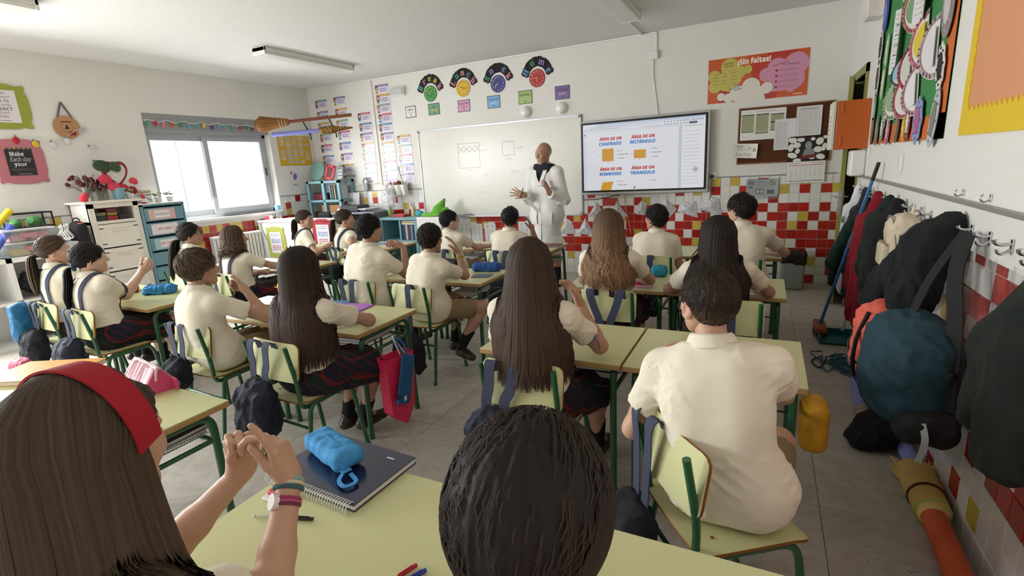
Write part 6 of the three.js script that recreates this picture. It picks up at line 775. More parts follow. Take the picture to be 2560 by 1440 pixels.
{
const c=thing('low_cabinet','low white cabinet turned with its plain back to the class','cabinet');part(c,'carcass',rbox(1.66,.95,.36,.008,-3.97,.475,1.30),whiteGloss);part(c,'top_board',rbox(1.68,.03,.38,.006,-3.97,.957,1.30),white);
const orn=(w,h)=>{const s=new THREE.Shape(),n=90;for(let i=0;i<n;i++){const t=i / n*2*PI,k=1+.05*Math.cos(t*8)+.03*Math.cos(t*4+PI);const x=Math.sign(Math.cos(t))*Math.pow(Math.abs(Math.cos(t)),.35)*w / 2*k,y=Math.sign(Math.sin(t))*Math.pow(Math.abs(Math.sin(t)),.35)*h / 2*k;i?s.lineTo(x,y):s.moveTo(x,y);}s.closePath();return s;};
for(const[x,col,l,sd,y]of[[-4.42,'#b4b654','lime ornate paper frame stuck on the white cabinet back',3,.62],[-3.36,'#b02a34','red ornate paper frame stuck on the white cabinet back',7,.74]]){const f=thing('ornate_sign',l,'frame','ornate paper frames');f.position.set(x,y,1.482);part(f,'border',extr(orn(.42,.5),.006,.002),mat(col,.6));const p=part(f,'print',sheet(.26,.34,.002),print(canvas(200,260,(g)=>{g.fillStyle='#e2e0e4';g.fillRect(0,0,200,260);lines(g,16,24,160,2,20,'#7c7e8c',6,sd);lines(g,20,90,160,3,20,'#6a86b8',11,sd+1);lines(g,24,170,150,3,22,'#b04a5c',11,sd+2);}),.4));p.position.z=.011;}
solo('cable','grey cable hanging over the white cabinet back at left','cable',sweep(smooth([[-4.7,.975,1.47],[-4.72,.9,1.495],[-4.66,.72,1.495],[-4.60,.62,1.495]],14),.006,8),greyP);
const bt=thing('water_bottle','clear plastic water bottle with a blue label on the white cabinet','bottle');bt.position.set(-4.62,.972,1.2);part(bt,'bottle',lathe([[0,0],[.042,0],[.045,.06],[.041,.1],[.045,.16],[.04,.22],[.016,.27],[.015,.29],[0,.29]],24),clearPl);part(bt,'label',new THREE.CylinderGeometry(.0455,.0455,.07,24,1,true).translate(0,.185,0),mat('#7fb6d4',.5));part(bt,'cap',new THREE.CylinderGeometry(.017,.017,.022,16).translate(0,.298,0),white);
const pw2=thing('pencil_pouch','small red pouch with a white end on the white cabinet','pouch');part(pw2,'body',rbox(.12,.07,.06,.025,-4.72,1.008,1.32),mat('#c22a3c',.6));part(pw2,'end',rbox(.03,.06,.055,.012,-4.665,1.008,1.32),white);
const pp=(x,z,a,l)=>{const m=solo('paper_stack',l,'papers',rbox(.22,.014,.3,.002,0,0,0),mat('#e9e7e4',.8));m.position.set(x,.98,z);m.rotation.y=a;};pp(-4.28,1.27,.4,'loose white papers on the white cabinet beside the bottle');pp(-3.98,1.3,-.3,'stack of white paper in the middle of the white cabinet');
}
{
const bl=phys('#7ba6ae',.5),x0=-4.80,x1=-4.02,z1=.38,H=1.54,s=thing('blue_shelf','light blue wooden shelf unit in the corner below the yellow chart','shelf');part(s,'post',mg([rangeBox(x0,x0+.05,0,H,z1 - .05,z1),rangeBox(x1 - .05,x1,0,H,z1 - .05,z1),rangeBox(-4.44,-4.38,0,H,z1 - .05,z1),rangeBox(x0,x0+.04,0,H,.02,.07),rangeBox(x1 - .04,x1,0,H,.02,.07)]),bl);part(s,'shelf_board',rangeBox(x0,x1,H - .04,H,.02,z1),bl);part(s,'shelf_board',rangeBox(x0,x1,1.17,1.21,.02,z1),bl);part(s,'shelf_board',rangeBox(x0,x1,.80,.84,.02,z1),bl);part(s,'shelf_board',rangeBox(x0,x1,.3,.34,.02,z1),bl);
const ob=(n,l,cat,geo,m)=>solo(n,l,cat,geo,m);
const pl=thing('round_tray','round sea-green tray leaning on top of the blue shelf','tray');part(pl,'disc',lathe([[0,0],[.155,0],[.17,.018],[.165,.022],[.15,.006],[0,.006]],40).rotateX(PI / 2).rotateX(-.25).translate(-4.66,1.715,.2),mat('#7fa79f',.5));part(pl,'foot',rbox(.08,.012,.05,.004,-4.66,1.547,.22),mat('#7fa79f',.5));
const rf=thing('photo_frame','red photo frame tilted on top of the blue shelf','frame');rf.position.set(-4.33,1.68,.24);rf.rotation.set(-.25,.1,-.2);part(rf,'border',mg([rbox(.2,.05,.02,.004,0,.11,0),rbox(.2,.05,.02,.004,0,-.11,0),rbox(.055,.27,.02,.004,-.08,0,0),rbox(.055,.27,.02,.004,.08,0,0)]),mat('#c24450',.5));part(rf,'picture',sheet(.12,.18,.004),mat('#6a3038',.5));
const gf=thing('photo_frame','grey photo frame standing at the right end of blue shelf','frame');gf.position.set(-4.12,1.655,.2);gf.rotation.set(-.2,-.2,0);part(gf,'border',rbox(.15,.21,.016,.004),mat('#8f9aa2',.5));const gp=part(gf,'picture',sheet(.12,.18,.003),print(canvas(64,96,(g)=>{g.fillStyle='#c8ccd0';g.fillRect(0,0,64,96);g.fillStyle='#5a616a';for(let i=0;i<22;i++)g.fillRect((i*23)% 60,(i*31)% 92,8,10);}),.3));gp.position.z=.01;
ob('red_case','dark red case on the middle board of the blue shelf','case',rbox(.28,.11,.2,.015,-4.60,1.266,.2),mat('#6e1a2c',.5));for(let i=0;i<5;i++)solo('folder',`${['blue','grey','yellowish','dark','white'][i]} folder standing in the right half of the blue shelf`,'folder',rbox(.03,.24 - .02*(i % 2),.2,.003,-4.33+i*.055,1.335,.2),mat(['#7f9ab4','#6b7078','#a9a078','#3a3d44','#d8d8d4'][i],.6),'folders in the blue shelf');
const cb=thing('cardboard_box','brown cardboard box with a white label in the lower blue shelf','box');part(cb,'box',rbox(.5,.27,.26,.004,-4.30,.98,.2),mat('#a37c55',.85));part(cb,'label',sheet(.08,.1,.002).translate(-4.14,1.0,.332),white);part(cb,'tape',rangeBox(-4.55,-4.05,1.116,1.118,.18,.23),mat('#b99a6b',.5));
{const F=new Field(.014);F.rb([-4.30,.80,.52],[.16,.22,.05],.06);solo('desk_chair_padding','dark padded office chair back before the blue shelf','chair',F.mesh(),mat('#1b1c20',.8));const oc=scene.children[scene.children.length - 1];oc.rotation.z=0;solo('swivel_stand','black office chair seat and column below the padded back','chair base',mg([rbox(.4,.06,.4,.03,-4.30,.47,.72),new THREE.CylinderGeometry(.03,.03,.4,12).translate(-4.3,.24,.72),rbox(.5,.04,.06,.01,-4.3,.05,.72),rbox(.06,.04,.5,.01,-4.3,.05,.72),rbox(.06,.3,.02,.006,-4.3,.6,.56)]),dark);}

const ct=canvas(512,400,(g)=>{g.fillStyle='#d9b02e';g.fillRect(0,0,512,400);g.strokeStyle='#b8902a';g.lineWidth=3;for(let i=0;i<9;i++){g.beginPath();g.moveTo(0,40+i*44);g.lineTo(512,40+i*44);g.stroke();}const r=RND(6);for(let i=0;i<5;i++)for(let j=0;j<8;j++){if(r()<.2&&j)continue;g.fillStyle=['#e6e0dc','#d9cfd6','#cfc6b0','#c9d2da'][Math.floor(r()*4)];g.fillRect(30+i*96,14+j*46,66,30);lines(g,36+i*96,28+j*46,54,1,1,'#6b5a66',6,i*9+j);}});
const ch2=solo('timetable_chart','yellow pocket chart timetable beside the window','chart',sheet(.69,.50,.006),print(ct,.7));onLeft(ch2,2.085,.45);const dr=solo('childs_drawing','white sheet with a purple cut-out below the yellow chart','drawing',sheet(.2,.3,.002),print(canvas(128,192,(g)=>{g.fillStyle='#e2e0e2';g.fillRect(0,0,128,192);g.fillStyle='#8a6ab0';g.beginPath();g.ellipse(70,70,26,38,.3,0,7);g.fill();g.fillStyle='#b5303c';g.beginPath();g.moveTo(10,30);g.lineTo(40,10);g.lineTo(34,46);g.fill();g.fillStyle='#8c92b4';g.fillRect(30,150,60,12);}),.6));onLeft(dr,1.60,.55);
}
{
const d=thing('teacher_desk','grey teacher\'s desk by the wall, piled with papers and equipment','desk');part(d,'top',rbox(.95,.03,.5,.006,-3.62,.985,.33),mat('#8a8d92',.5));part(d,'panel',mg([rbox(.03,.97,.46,.004,-4.07,.485,.33),rbox(.03,.97,.46,.004,-3.17,.485,.33),rbox(.92,.5,.02,.004,-3.62,.7,.12)]),mat('#77797e',.5));
const pr=thing('printer','low black and grey printer on the teacher\'s desk','printer');part(pr,'body',rbox(.42,.09,.3,.02,-3.78,1.045,.32),mat('#2b2d32',.5));part(pr,'lid',rbox(.4,.02,.28,.008,-3.78,1.098,.32),mat('#3a3d43',.4));
const bk=(x,y,z,c,a,l)=>{const b=thing('exercise_book',l,'book','exercise books on the teacher desk');b.position.set(x,y,z);b.rotation.y=a;part(b,'cover',rbox(.21,.016,.29,.003),mat(c,.5));part(b,'pages',rbox(.205,.012,.285,.002,.004,0,.002),mat('#e9e6df',.8));};bk(-3.44,1.008,.33,'#32364a',.3,'dark blue book, lowest of the pile on the teacher\'s desk');bk(-3.42,1.026,.33,'#3c4c6a',.1,'blue book in the middle of the desk pile');bk(-3.45,1.044,.34,'#e6e4e2',-.2,'white paper block on top of the desk pile');bk(-3.28,1.008,.36,'#2a2c3a',-.1,'black book at the right end of the teacher\'s desk');
const sc=solo('white_board_sheet','white card leaning against the tiles behind the desk','card',sheet(.28,.3,.004),mat('#e8e9ec',.6));sc.position.set(-4.0,1.16,.1);sc.rotation.x=-.15;const wb=solo('plastic_bag','crumpled clear plastic bag standing on the desk by the wall','bag',(()=>{const F=new Field(.012);F.ell([-3.1,1.17,.22],[.13,.2,.08],.03);return F.mesh({disp:(x,y,z)=>.015*N3(x*22,y*16,z*22)});})(),phys('#f2f3f4',.3,{transmission:.6,thickness:0}));

const bl=phys('#79a5ae',.5),s=thing('blue_low_shelf','light blue low bookcase with books under the pencil pots','bookcase');part(s,'carcass',mg([rangeBox(-3.12,-3.07,0,.90,.08,.48),rangeBox(-2.42,-2.36,0,.90,.08,.48),rangeBox(-3.12,-2.36,.86,.90,.08,.5),rangeBox(-3.12,-2.36,.5,.53,.08,.46),rangeBox(-3.12,-2.36,.04,.08,.08,.46),rangeBox(-2.74,-2.71,0,.9,.08,.46),rangeBox(-3.12,-2.36,0,.9,.06,.08)]),bl);
const cs=['#23345a','#39507c','#c8c4b8','#5a3a3a','#2d4468','#8a8f96','#1f2a44','#41608c'];for(let i=0;i<8;i++)solo('book',`${['navy','mid blue','cream','brownish','slate blue','grey','blackish blue','bright blue'][i]} book upright in the blue low bookcase`,'book',rbox(.03,.24,.2,.003,-2.68+i*.034,.655,.34),mat(cs[i],.6),'books in the blue bookcase');for(let i=0;i<3;i++)solo('book',`${['white','yellowish','pale grey'][i]} book lying flat above the upright books`,'book',rbox(.26,.02,.2,.003,-2.57,.79+i*.022,.34),mat(['#e0ddd4','#cdb06a','#c4c6c8'][i],.6),'books in the blue bookcase');
const cup=(l,x,c,z=.3,h=.11)=>{const m=thing('pencil_cup',l,'cup');m.position.set(x,.90,z);part(m,'cup',lathe([[0,0],[.034,0],[.04,h],[.037,h],[.032,.005],[0,.005]],24),mat(c,.5));const r=RND(x*50);for(let i=0;i<4;i++)part(m,'pencil',sweep([[(r()- .5)*.03,.01,(r()- .5)*.03],[(r()- .5)*.07,h+.05+r()*.05,(r()- .5)*.05]],.004,6),mat(['#3a3c44','#b8862e','#8a2a30','#55585e'][i],.5));};cup('lime green pencil cup on the blue low bookcase',-3.02,'#8fae54');cup('pale cup with a yellow top on the blue bookcase',-2.56,'#cfcf9c',.28,.16);
const bx=(l,x,z,w,h,c)=>{const b=thing('tray_box',l,'tray');part(b,'box',rbox(w,h,.2,.008,x,.90+h / 2,z),mat(c,.5));part(b,'rim',rbox(w+.012,.012,.212,.004,x,.90+h,z),mat(c,.4));};bx('flat red tray on the blue low bookcase',-2.78,.32,.24,.035,'#b8342c');
{const F=new Field(.01);F.ell([-2.33,.955,.42],[.075,.05,.05],.02);F.ell([-2.36,.985,.42],[.04,.03,.04],.02);solo('plush_ball','turquoise soft toy on the end of the blue bookcase','toy',F.mesh(),mat('#4ba0b4',.8));const G=new Field(.011);G.cap([-2.12,.93,.46],[-1.86,1.0,.36],.04,.045,.03);G.cap([-2.0,1.0,.36],[-1.92,1.16,.3],.1,.02,.04);G.cap([-2.2,.94,.5],[-1.9,.95,.52],.035,.03,.03);solo('frog_toy','crumpled bright green cloth toy on the white chair back','toy',G.mesh(),mat('#6cb23a',.85));}
const c=thing('white_chair','white metal chair with a green toy on it in front of the whiteboard','chair');part(c,'backrest',rbox(.46,.2,.03,.015,-2.02,.80,.62),whiteGloss);part(c,'seat',rbox(.44,.03,.4,.012,-2.02,.45,.42),whiteGloss);for(const[x,z]of[[-2.22,.62],[-1.82,.62],[-2.22,.24],[-1.82,.24]])part(c,'leg',tube([[x,0,z],[x,z>.5?.82:.44,z]],.014),whiteGloss);part(c,'shelf_top',rbox(.5,.02,.32,.006,-2.02,.905,.46),white);
}
{
const bA=V(-4.52,2.45,1.36),hB=V(-3.43,2.554,.5),dir=hB.clone().sub(bA).normalize();const at=(t)=>bA.clone().addScaledVector(dir,t),Lg=hB.distanceTo(bA);
const br=thing('besom_broom','straw broom with red-brown handle hung in the air near the window corner','broom');const straw=[],r=RND(12);for(let i=0;i<260;i++){const a=r()*6.28,q=Math.sqrt(r());const s=V(Math.cos(a)*.05*q,Math.sin(a)*.045*q,0),e=s.clone().multiplyScalar(2.6+r()*.5);const b=new THREE.Matrix4().lookAt(V(),dir,UP);const T=(v,t)=>v.clone().applyMatrix4(b).add(at(t));straw.push(sweep([T(s,.42),T(s.clone().lerp(e,.5),.2),T(e,-.02+r()*.05)],.0035,4));}
part(br,'straw',mg(straw),mat('#a9794a',.9));{const F=new Field(.012);F.cap(at(.02),at(.4),.10,.05,.02);part(br,'straw_core',F.mesh(),mat('#8f6238',.95));}part(br,'binding',mg([.3,.34,.38].map((t)=>new THREE.TorusGeometry(.062+(.38 - t)*.25,.004,6,30).applyMatrix4(new THREE.Matrix4().lookAt(V(),dir,UP).setPosition(at(t))))),mat('#d8b98a',.7));part(br,'handle',sweep([at(.38),hB],.024,14),phys('#7c3d28',.45));part(br,'grip',sweep([at(Lg - .36),at(Lg+.005)],.0255,14),phys('#7a5420',.4));
const p0=V(-4.45,2.30,1.22),p1=V(-3.47,2.36,.5),d2=p1.clone().sub(p0).normalize(),l2=p0.distanceTo(p1),at2=(t)=>p0.clone().addScaledVector(d2,t);const pb=thing('foam_broom','lilac foam broom stick with golden foil bristles hung under the straw broom','broom');part(pb,'stick',sweep([p0,at2(l2 - .42)],.032,16),mat('#8186cf',.8));{const F=new Field(.009);F.cap(at2(l2 - .46),at2(l2 - .3),.05,.058,.02);F.cap(at2(l2 - .3),at2(l2+.02),.055,.012,.02);part(pb,'foil_bristles',F.mesh({disp:(x,y,z)=>.010*N3(x*40,y*30,z*40)}),mat('#8a6a34',.35,{metalness:.5}));}
for(const[t,l]of[[.62,'black strap tying both hanging brooms, nearer the bristles'],[1.02,'black strap tying both hanging brooms, nearer the handle end']]){const a=at(t),b=at2(t - .05);const s=thing('tie_strap',l,'strap','broom straps');part(s,'band',sweep([[a.x,a.y+.03,a.z],[b.x,b.y - .04,b.z],[b.x+.01,b.y - .13,b.z]],.011,8),dark);part(s,'knot',new THREE.SphereGeometry(.018,12,8).translate(b.x,b.y - .04,b.z),dark);}
solo('hanging_thread','thin threads from ceiling to the hanging brooms','thread',mg([sweep([[at(.5).x,CH,at(.5).z],at(.5)],.0012,4),sweep([[at(1.1).x,CH,at(1.1).z],at(1.1)],.0012,4)]),mat('#c9c9c7',.6));
}
shade(scene);
// ---------------------------------------------------------------- coat wall
const soft=(name,label,cat,build,m,o={})=>{const F=new Field(o.cell??.014);build(F);const k=o.k??1,sd=o.sd??1;return solo(name,label,cat,F.mesh({disp:(x,y,z)=>-k*(.012*Math.pow(1 - Math.abs(N3(z*9+sd,y*(o.fy??3.2),x*9)),3)+.006*fbm(x*12,y*7,z*12+sd,2)),uv:(x,y,z)=>[z,y],...o.mesh}),m);};
const cloth=(c,r=.95)=>phys(c,r,{sheen:.2,sheenRoughness:.8,bumpMap:knit,bumpScale:.0008});
const W=XR - .02;
// a garment hung by its neck from a hook: narrow at the top, folds widening downwards, a sleeve at each side
const hung=(z,yb,half,th,o={})=>(F)=>{const y0=o.y0??1.25,dz=o.dz??0,h=y0 - yb;F.cap([W - .05,y0,z],[W - .06,y0 - h*.25,z+dz*.25],.028,th*.75,.04);F.cap([W - .06,y0 - h*.2,z - half*.3+dz*.2],[W - .07,yb+.08,z - half+.05+dz],th*.8,th*.8,.06);F.cap([W - .06,y0 - h*.2,z+half*.3+dz*.2],[W - .07,yb+.05,z+half - .05+dz],th*.8,th*.85,.06);F.cap([W - .07,y0 - h*.3,z+dz*.3],[W - .08,yb+.06,z+dz],th,th*.9,.08,{cut:[[V(0,yb,0),V(0,-1,0)]]});if(o.sl)F.cap([W - .1,y0 - h*.2,z+o.sl*half*.5],[W - .13,y0 - h*.75,z+o.sl*half*.9+dz],th*.55,th*.45,.03);};
soft('white_coat','long white lab coat hanging first on the rail next to the door','coat',hung(1.62,.30,.15,.075,{sl:-1}),cloth('#e4e4ea',.85),{sd:3});
solo('coat_badge','small green and yellow badge pinned to the hanging white coat','badge',rbox(.004,.06,.05,.002,W - .165,.98,1.68),mat('#9db58a',.5));
soft('dark_jacket','charcoal jacket with sleeves knotted, hanging between white coat and red jacket','jacket',hung(2.02,.34,.17,.08,{sl:-1}),cloth('#2a2c31'),{sd:5});
soft('green_cardigan','bottle green cardigan draped over the charcoal jacket','jacket',(F)=>{F.cap([W - .14,.98,2.1],[W - .2,.62,1.86],.05,.075,.04);F.cap([W - .2,.7,1.9],[W - .21,.42,1.8],.04,.03,.03);},cloth('#16362c'),{sd:6});
soft('red_jacket','dark red fleece jacket hanging in the middle of the coats','jacket',hung(2.50,.26,.26,.09,{dz:-.1,sl:-1}),cloth('#8a1524'),{sd:7});
soft('green_jacket','dark green jacket hanging right of the red jacket','jacket',hung(2.92,.56,.19,.085,{dz:-.06,sl:-1}),cloth('#18221f'),{sd:8});
soft('black_jacket','black jacket behind the dark green one, next to the cream backpack','jacket',hung(3.16,.62,.15,.08,{dz:-.02}),cloth('#15181a'),{sd:9});
{const b=thing('cream_backpack','small cream backpack hanging on a hook by its loop','backpack');const m=cloth('#d9cbb2'),F=new Field(.008);F.rb([W - .09,1.06,3.56],[.075,.145,.11],.06);F.ell([W - .09,1.15,3.56],[.07,.08,.095],.03);part(b,'body',F.mesh({disp:(x,y,z)=>.004*N3(x*20,y*20,z*20)}),m);const G=new Field(.007);G.rb([W - .165,1.0,3.56],[.025,.07,.085],.025);part(b,'front_pocket',G.mesh(),m);part(b,'zip',mg([sweep(smooth([[W - .17,1.06,3.475],[W - .185,1.075,3.56],[W - .17,1.06,3.645]],12),.005,6),sweep(smooth([[W - .13,1.05,3.45],[W - .15,1.2,3.5],[W - .15,1.2,3.62],[W - .13,1.05,3.67]],16),.004,6)]),mat('#8f8470',.6));part(b,'loop',sweep(smooth([[W - .06,1.2,3.54],[W - .05,1.27,3.56],[W - .06,1.2,3.59]],10),.006,6),m);part(b,'shoulder_strap',mg([sweep(smooth([[W - .04,1.19,3.66],[W - .02,1.08,3.69],[W - .04,.95,3.66]],12),.012,8)]),m);}
{
const d=thing('duffel_bag','large teal and coral holdall with black straps hanging from the rail','bag');const teal=phys('#1d4250',.75,{sheen:.2}),coral=phys('#f0705e',.7,{sheen:.3}),blk=mat('#131518',.8);
const dis=(x,y,z)=>-.010*Math.pow(1 - Math.abs(N3(x*8+y*5,y*7,z*7)),3)- .004*N3(x*18,y*18,z*18);
const F=new Field(.011);F.rb([W - .20,.70,4.52],[.15,.20,.21],.13,.05,new THREE.Quaternion().setFromEuler(new THREE.Euler(.15,0,.12)));F.ell([W - .22,.64,4.56],[.16,.17,.19],.06);part(d,'main_body',F.mesh({disp:dis}),teal);
const G=new Field(.011);G.rb([W - .22,.70,4.24],[.135,.19,.14],.11,.05,new THREE.Quaternion().setFromEuler(new THREE.Euler(.2,0,.1)));G.ell([W - .25,.60,4.18],[.11,.14,.11],.05);part(d,'coral_end',G.mesh({disp:dis}),coral);
const P=new Field(.010);P.rb([W - .17,.52,4.72],[.1,.07,.07],.05);part(d,'bottom_pocket',P.mesh({disp:dis}),blk);
part(d,'shoulder_strap',mg([strapGeo(smooth([[W - .06,1.24,4.46],[W - .10,1.1,4.54],[W - .11,.9,4.66],[W - .12,.6,4.74]],24),V(-.8,.2,.55),.06,.006),strapGeo(smooth([[W - .05,1.24,4.40],[W - .14,1.06,4.42],[W - .2,.9,4.46]],14),V(-.9,.3,.3),.05,.006)]),blk);part(d,'black_piping',mg([sweep(smooth([[W - .33,.86,4.33],[W - .37,.72,4.34],[W - .36,.55,4.33],[W - .3,.48,4.34]],20),.009,8),sweep(smooth([[W - .32,.84,4.20],[W - .365,.66,4.16],[W - .34,.54,4.12]],16),.008,8),sweep(smooth([[W - .36,.6,4.30],[W - .355,.58,4.16],[W - .30,.55,4.07]],14),.008,8)]),blk);part(d,'pull_tab',strapGeo(smooth([[W - .20,.56,4.79],[W - .19,.50,4.81],[W - .2,.40,4.80]],10),V(-.3,0,1),.022,.003),mat('#aeb6b8',.6));part(d,'buckle',rbox(.02,.03,.06,.006,W - .13,.74,4.73),blk);
}
soft('black_jacket','black jacket spread over the top of the coral and teal holdall','jacket',(F)=>{F.cap([W - .05,1.26,4.22],[W - .1,1.16,4.18],.035,.09,.05);F.cap([W - .1,1.15,4.2],[W - .2,.92,3.98],.09,.09,.07);F.cap([W - .1,1.15,4.2],[W - .16,.95,4.3],.08,.08,.07);F.cap([W - .18,.95,4.02],[W - .24,.82,3.88],.075,.06,.05);F.cap([W - .17,.98,4.12],[W - .2,.90,4.32],.07,.06,.05);},cloth('#12171a'),{sd:12,cell:.011,k:1.2});
soft('cream_cloth','cream printed cloth bag hanging left of the holdall','bag',(F)=>{F.cap([W - .14,.86,3.72],[W - .18,.74,3.74],.05,.06,.04);F.cap([W - .18,.72,3.76],[W - .22,.5,3.70],.08,.075,.05);F.cap([W - .22,.52,3.74],[W - .24,.36,3.6],.06,.045,.04);},cloth('#ddd4bb'),{sd:13});
soft('black_sleeve','hem of a black jacket hanging below the rail at the right edge','jacket',(F)=>{F.cap([W - .05,1.26,5.2],[W - .1,1.0,5.16],.05,.1,.05);F.cap([W - .1,1.0,5.12],[W - .11,.74,5.06],.09,.07,.05);F.cap([W - .1,1.0,5.25],[W - .11,.70,5.24],.1,.08,.05);},cloth('#1a221e'),{sd:14,cell:.011});
{const c=solo('plastic_cover','creased transparent plastic sheet taped over the tiles below the rail','plastic sheet',(()=>{const g=new THREE.PlaneGeometry(.55,.62,30,20),p=g.attributes.position;for(let i=0;i<p.count;i++)p.setZ(i,.012+.006*Math.sin(p.getX(i)*40+1.5*Math.sin(p.getY(i)*5))+.004*N3(p.getX(i)*9,p.getY(i)*4,2));g.computeVertexNormals();return g;})(),phys('#ffffff',.12,{transmission:.96,thickness:0,ior:1.25}));c.position.set(XR - .012,.86,4.62);c.rotation.y=-PI / 2;}
// things lying along the wall
{const b=thing('floor_brush','orange-brown broom with a blue stick standing by the coats','broom');part(b,'head',rbox(.09,.05,.30,.015,3.10,.085,2.06),mat('#9c4a28',.6));const s=[],r=RND(3);for(let i=0;i<130;i++){const x=3.065+r()*.07,z=1.92+r()*.28;s.push(sweep([[x,.07,z],[x+(r()- .5)*.03,.0,z+(r()- .5)*.03]],.003,4));}part(b,'bristles',mg(s),mat('#6b4a38',.9));part(b,'stick',sweep([[3.10,.1,2.06],[3.345,1.34,2.20]],.0125,12),mat('#2f6aa0',.5));part(b,'stick_end',sweep([[3.345,1.34,2.20],[3.372,1.475,2.216]],.0135,12),dark);
const d=thing('dustpan','teal plastic dustpan lying on the floor under the coats','dustpan');part(d,'tray',mg([rbox(.30,.012,.26,.004,3.23,.02,2.18),rbox(.30,.06,.014,.005,3.23,.045,2.05),rbox(.012,.06,.26,.005,3.085,.04,2.18),rbox(.012,.06,.26,.005,3.375,.04,2.18)]),mat('#0f5a66',.4));part(d,'stick',sweep([[3.27,.06,2.06],[3.36,.62,2.05]],.011,10),mat('#b9bcbd',.4));}
{const t=thing('tinsel_cords','bundle of teal cords spilled on the floor by the dustpan','cords');const r=RND(21),c=[];for(let i=0;i<16;i++){const z=2.5+r()*.25,x=3.08+r()*.18;c.push(sweep(smooth([[x,.012,z],[x - .1+r()*.1,.03,z+.1],[x+.1*r(),.012,z+.2+r()*.1],[x - .05+r()*.2,.015,z+.4*r()]],14),.005,5));}part(t,'strands',mg(c),mat('#1d5a68',.7));part(t,'loop',sweep(smooth([[3.08,.012,2.62],[3.0,.012,2.75],[3.04,.012,2.88],[3.1,.02,2.7]],20),.006,6),dark);}
{const n=thing('foam_noodle','lilac foam tube with a foil cuff, lying along the wall','foam tube','foam tubes on the floor');part(n,'tube',sweep([[3.24,.04,3.12],[3.19,.042,3.84]],.038,20),mat('#8c93d6',.8));part(n,'bore',new THREE.CylinderGeometry(.016,.016,.004,18).rotateX(PI / 2).translate(3.19,.042,3.842),mat('#1c2c8a',.7));const F=new Field(.007);F.cap([3.197,.042,3.74],[3.199,.042,3.71],.048,.048,.01);F.cap([3.205,.042,3.65],[3.207,.042,3.62],.047,.047,.01);part(n,'foil_cuff',F.mesh({disp:(x,y,z)=>.005*N3(x*50,y*50,z*50)}),mat('#a79c84',.35,{metalness:.4}));
const m=thing('foam_noodle','lilac foam tube mostly hidden under the black cloth bundle','foam tube','foam tubes on the floor');part(m,'tube',sweep([[3.32,.04,3.35],[3.345,.042,4.22]],.036,20),mat('#8c93d6',.8));part(m,'tag',sheet(.06,.03,.002).rotateX(-.9).translate(3.30,.10,3.72),white);}
soft('black_bundle','black cloth bundle dropped on the floor beside the wall','cloth',(F)=>{F.ell([3.22,.08,3.93],[.11,.085,.14],.04);F.ell([3.28,.11,3.86],[.09,.09,.1],.05);F.ell([3.15,.05,3.98],[.07,.05,.08],.04);},cloth('#0e0f11'),{sd:15,cell:.010});
{const b=thing('paper_broom','orange foam pole with a yellow paper brush, bound with brown string, on the floor','broom');const a=V(3.315,.065,4.60),e=V(3.335,.062,4.2);const g=new Field(.0075);g.cap([3.322,.068,4.58],[3.325,.066,4.42],.066,.068,.02);g.cap([3.325,.066,4.42],[3.33,.058,4.27],.07,.078,.03,{fn:V(0,1,0),ff:1.25});part(b,'paper_wrap',g.mesh(),mat('#d9b86a',.8));const st=[];for(let i=0;i<11;i++){const q=(i - 5)/ 5;for(const y of[.085,.035])st.push(sweep([[3.326+q*.062,y,4.30],[3.332+q*.076,y*.9,4.22],[3.335+q*.088,y*.7+.008,4.145+.018*((i*7)% 3)]],.0125,6,(t)=>1 - .85*t*t,{x:0,y:1,z:0,f:.3,isVector3:false,0:0,1:1,2:0}));}part(b,'paper_strips',mg(st),mat('#dcbd74',.8));part(b,'string',mg([new THREE.TorusGeometry(.069,.004,8,36).translate(3.3235,.067,4.48),new THREE.TorusGeometry(.069,.004,8,36).translate(3.3235,.067,4.488)]),mat('#5a3424',.8));part(b,'green_rim',mg([0,1,2].map((i)=>new THREE.TorusGeometry(.063 - i*.008,.004,8,36).translate(3.32,.068,4.60+i*.004))),mat('#9ab83e',.7));part(b,'pole',sweep([[3.322,.064,4.5],[3.30,.05,5.9]],.047,22),mat('#cc5a34',.75));}
{const s=thing('wall_switch','white wall switch plate on the right wall below the green mural','switch');part(s,'plate',rbox(.012,.12,.085,.004,XR - .006,1.484,2.764),white);part(s,'rocker',rbox(.008,.06,.045,.003,XR - .014,1.484,2.764),whiteGloss);const o=thing('cup_hook','small metal cup hook on the wall above the rail, left one','hook','cup hooks above the rail');part(o,'plate',rbox(.006,.03,.02,.002,XR - .003,1.37,4.05),chrome);part(o,'hook',new THREE.TorusGeometry(.014,.004,8,16,PI*1.4).rotateZ(2).translate(XR - .02,1.37,4.05),chrome);const q=copy(o,'small metal cup hook on the wall above the rail, right one');q.position.z=.32;}
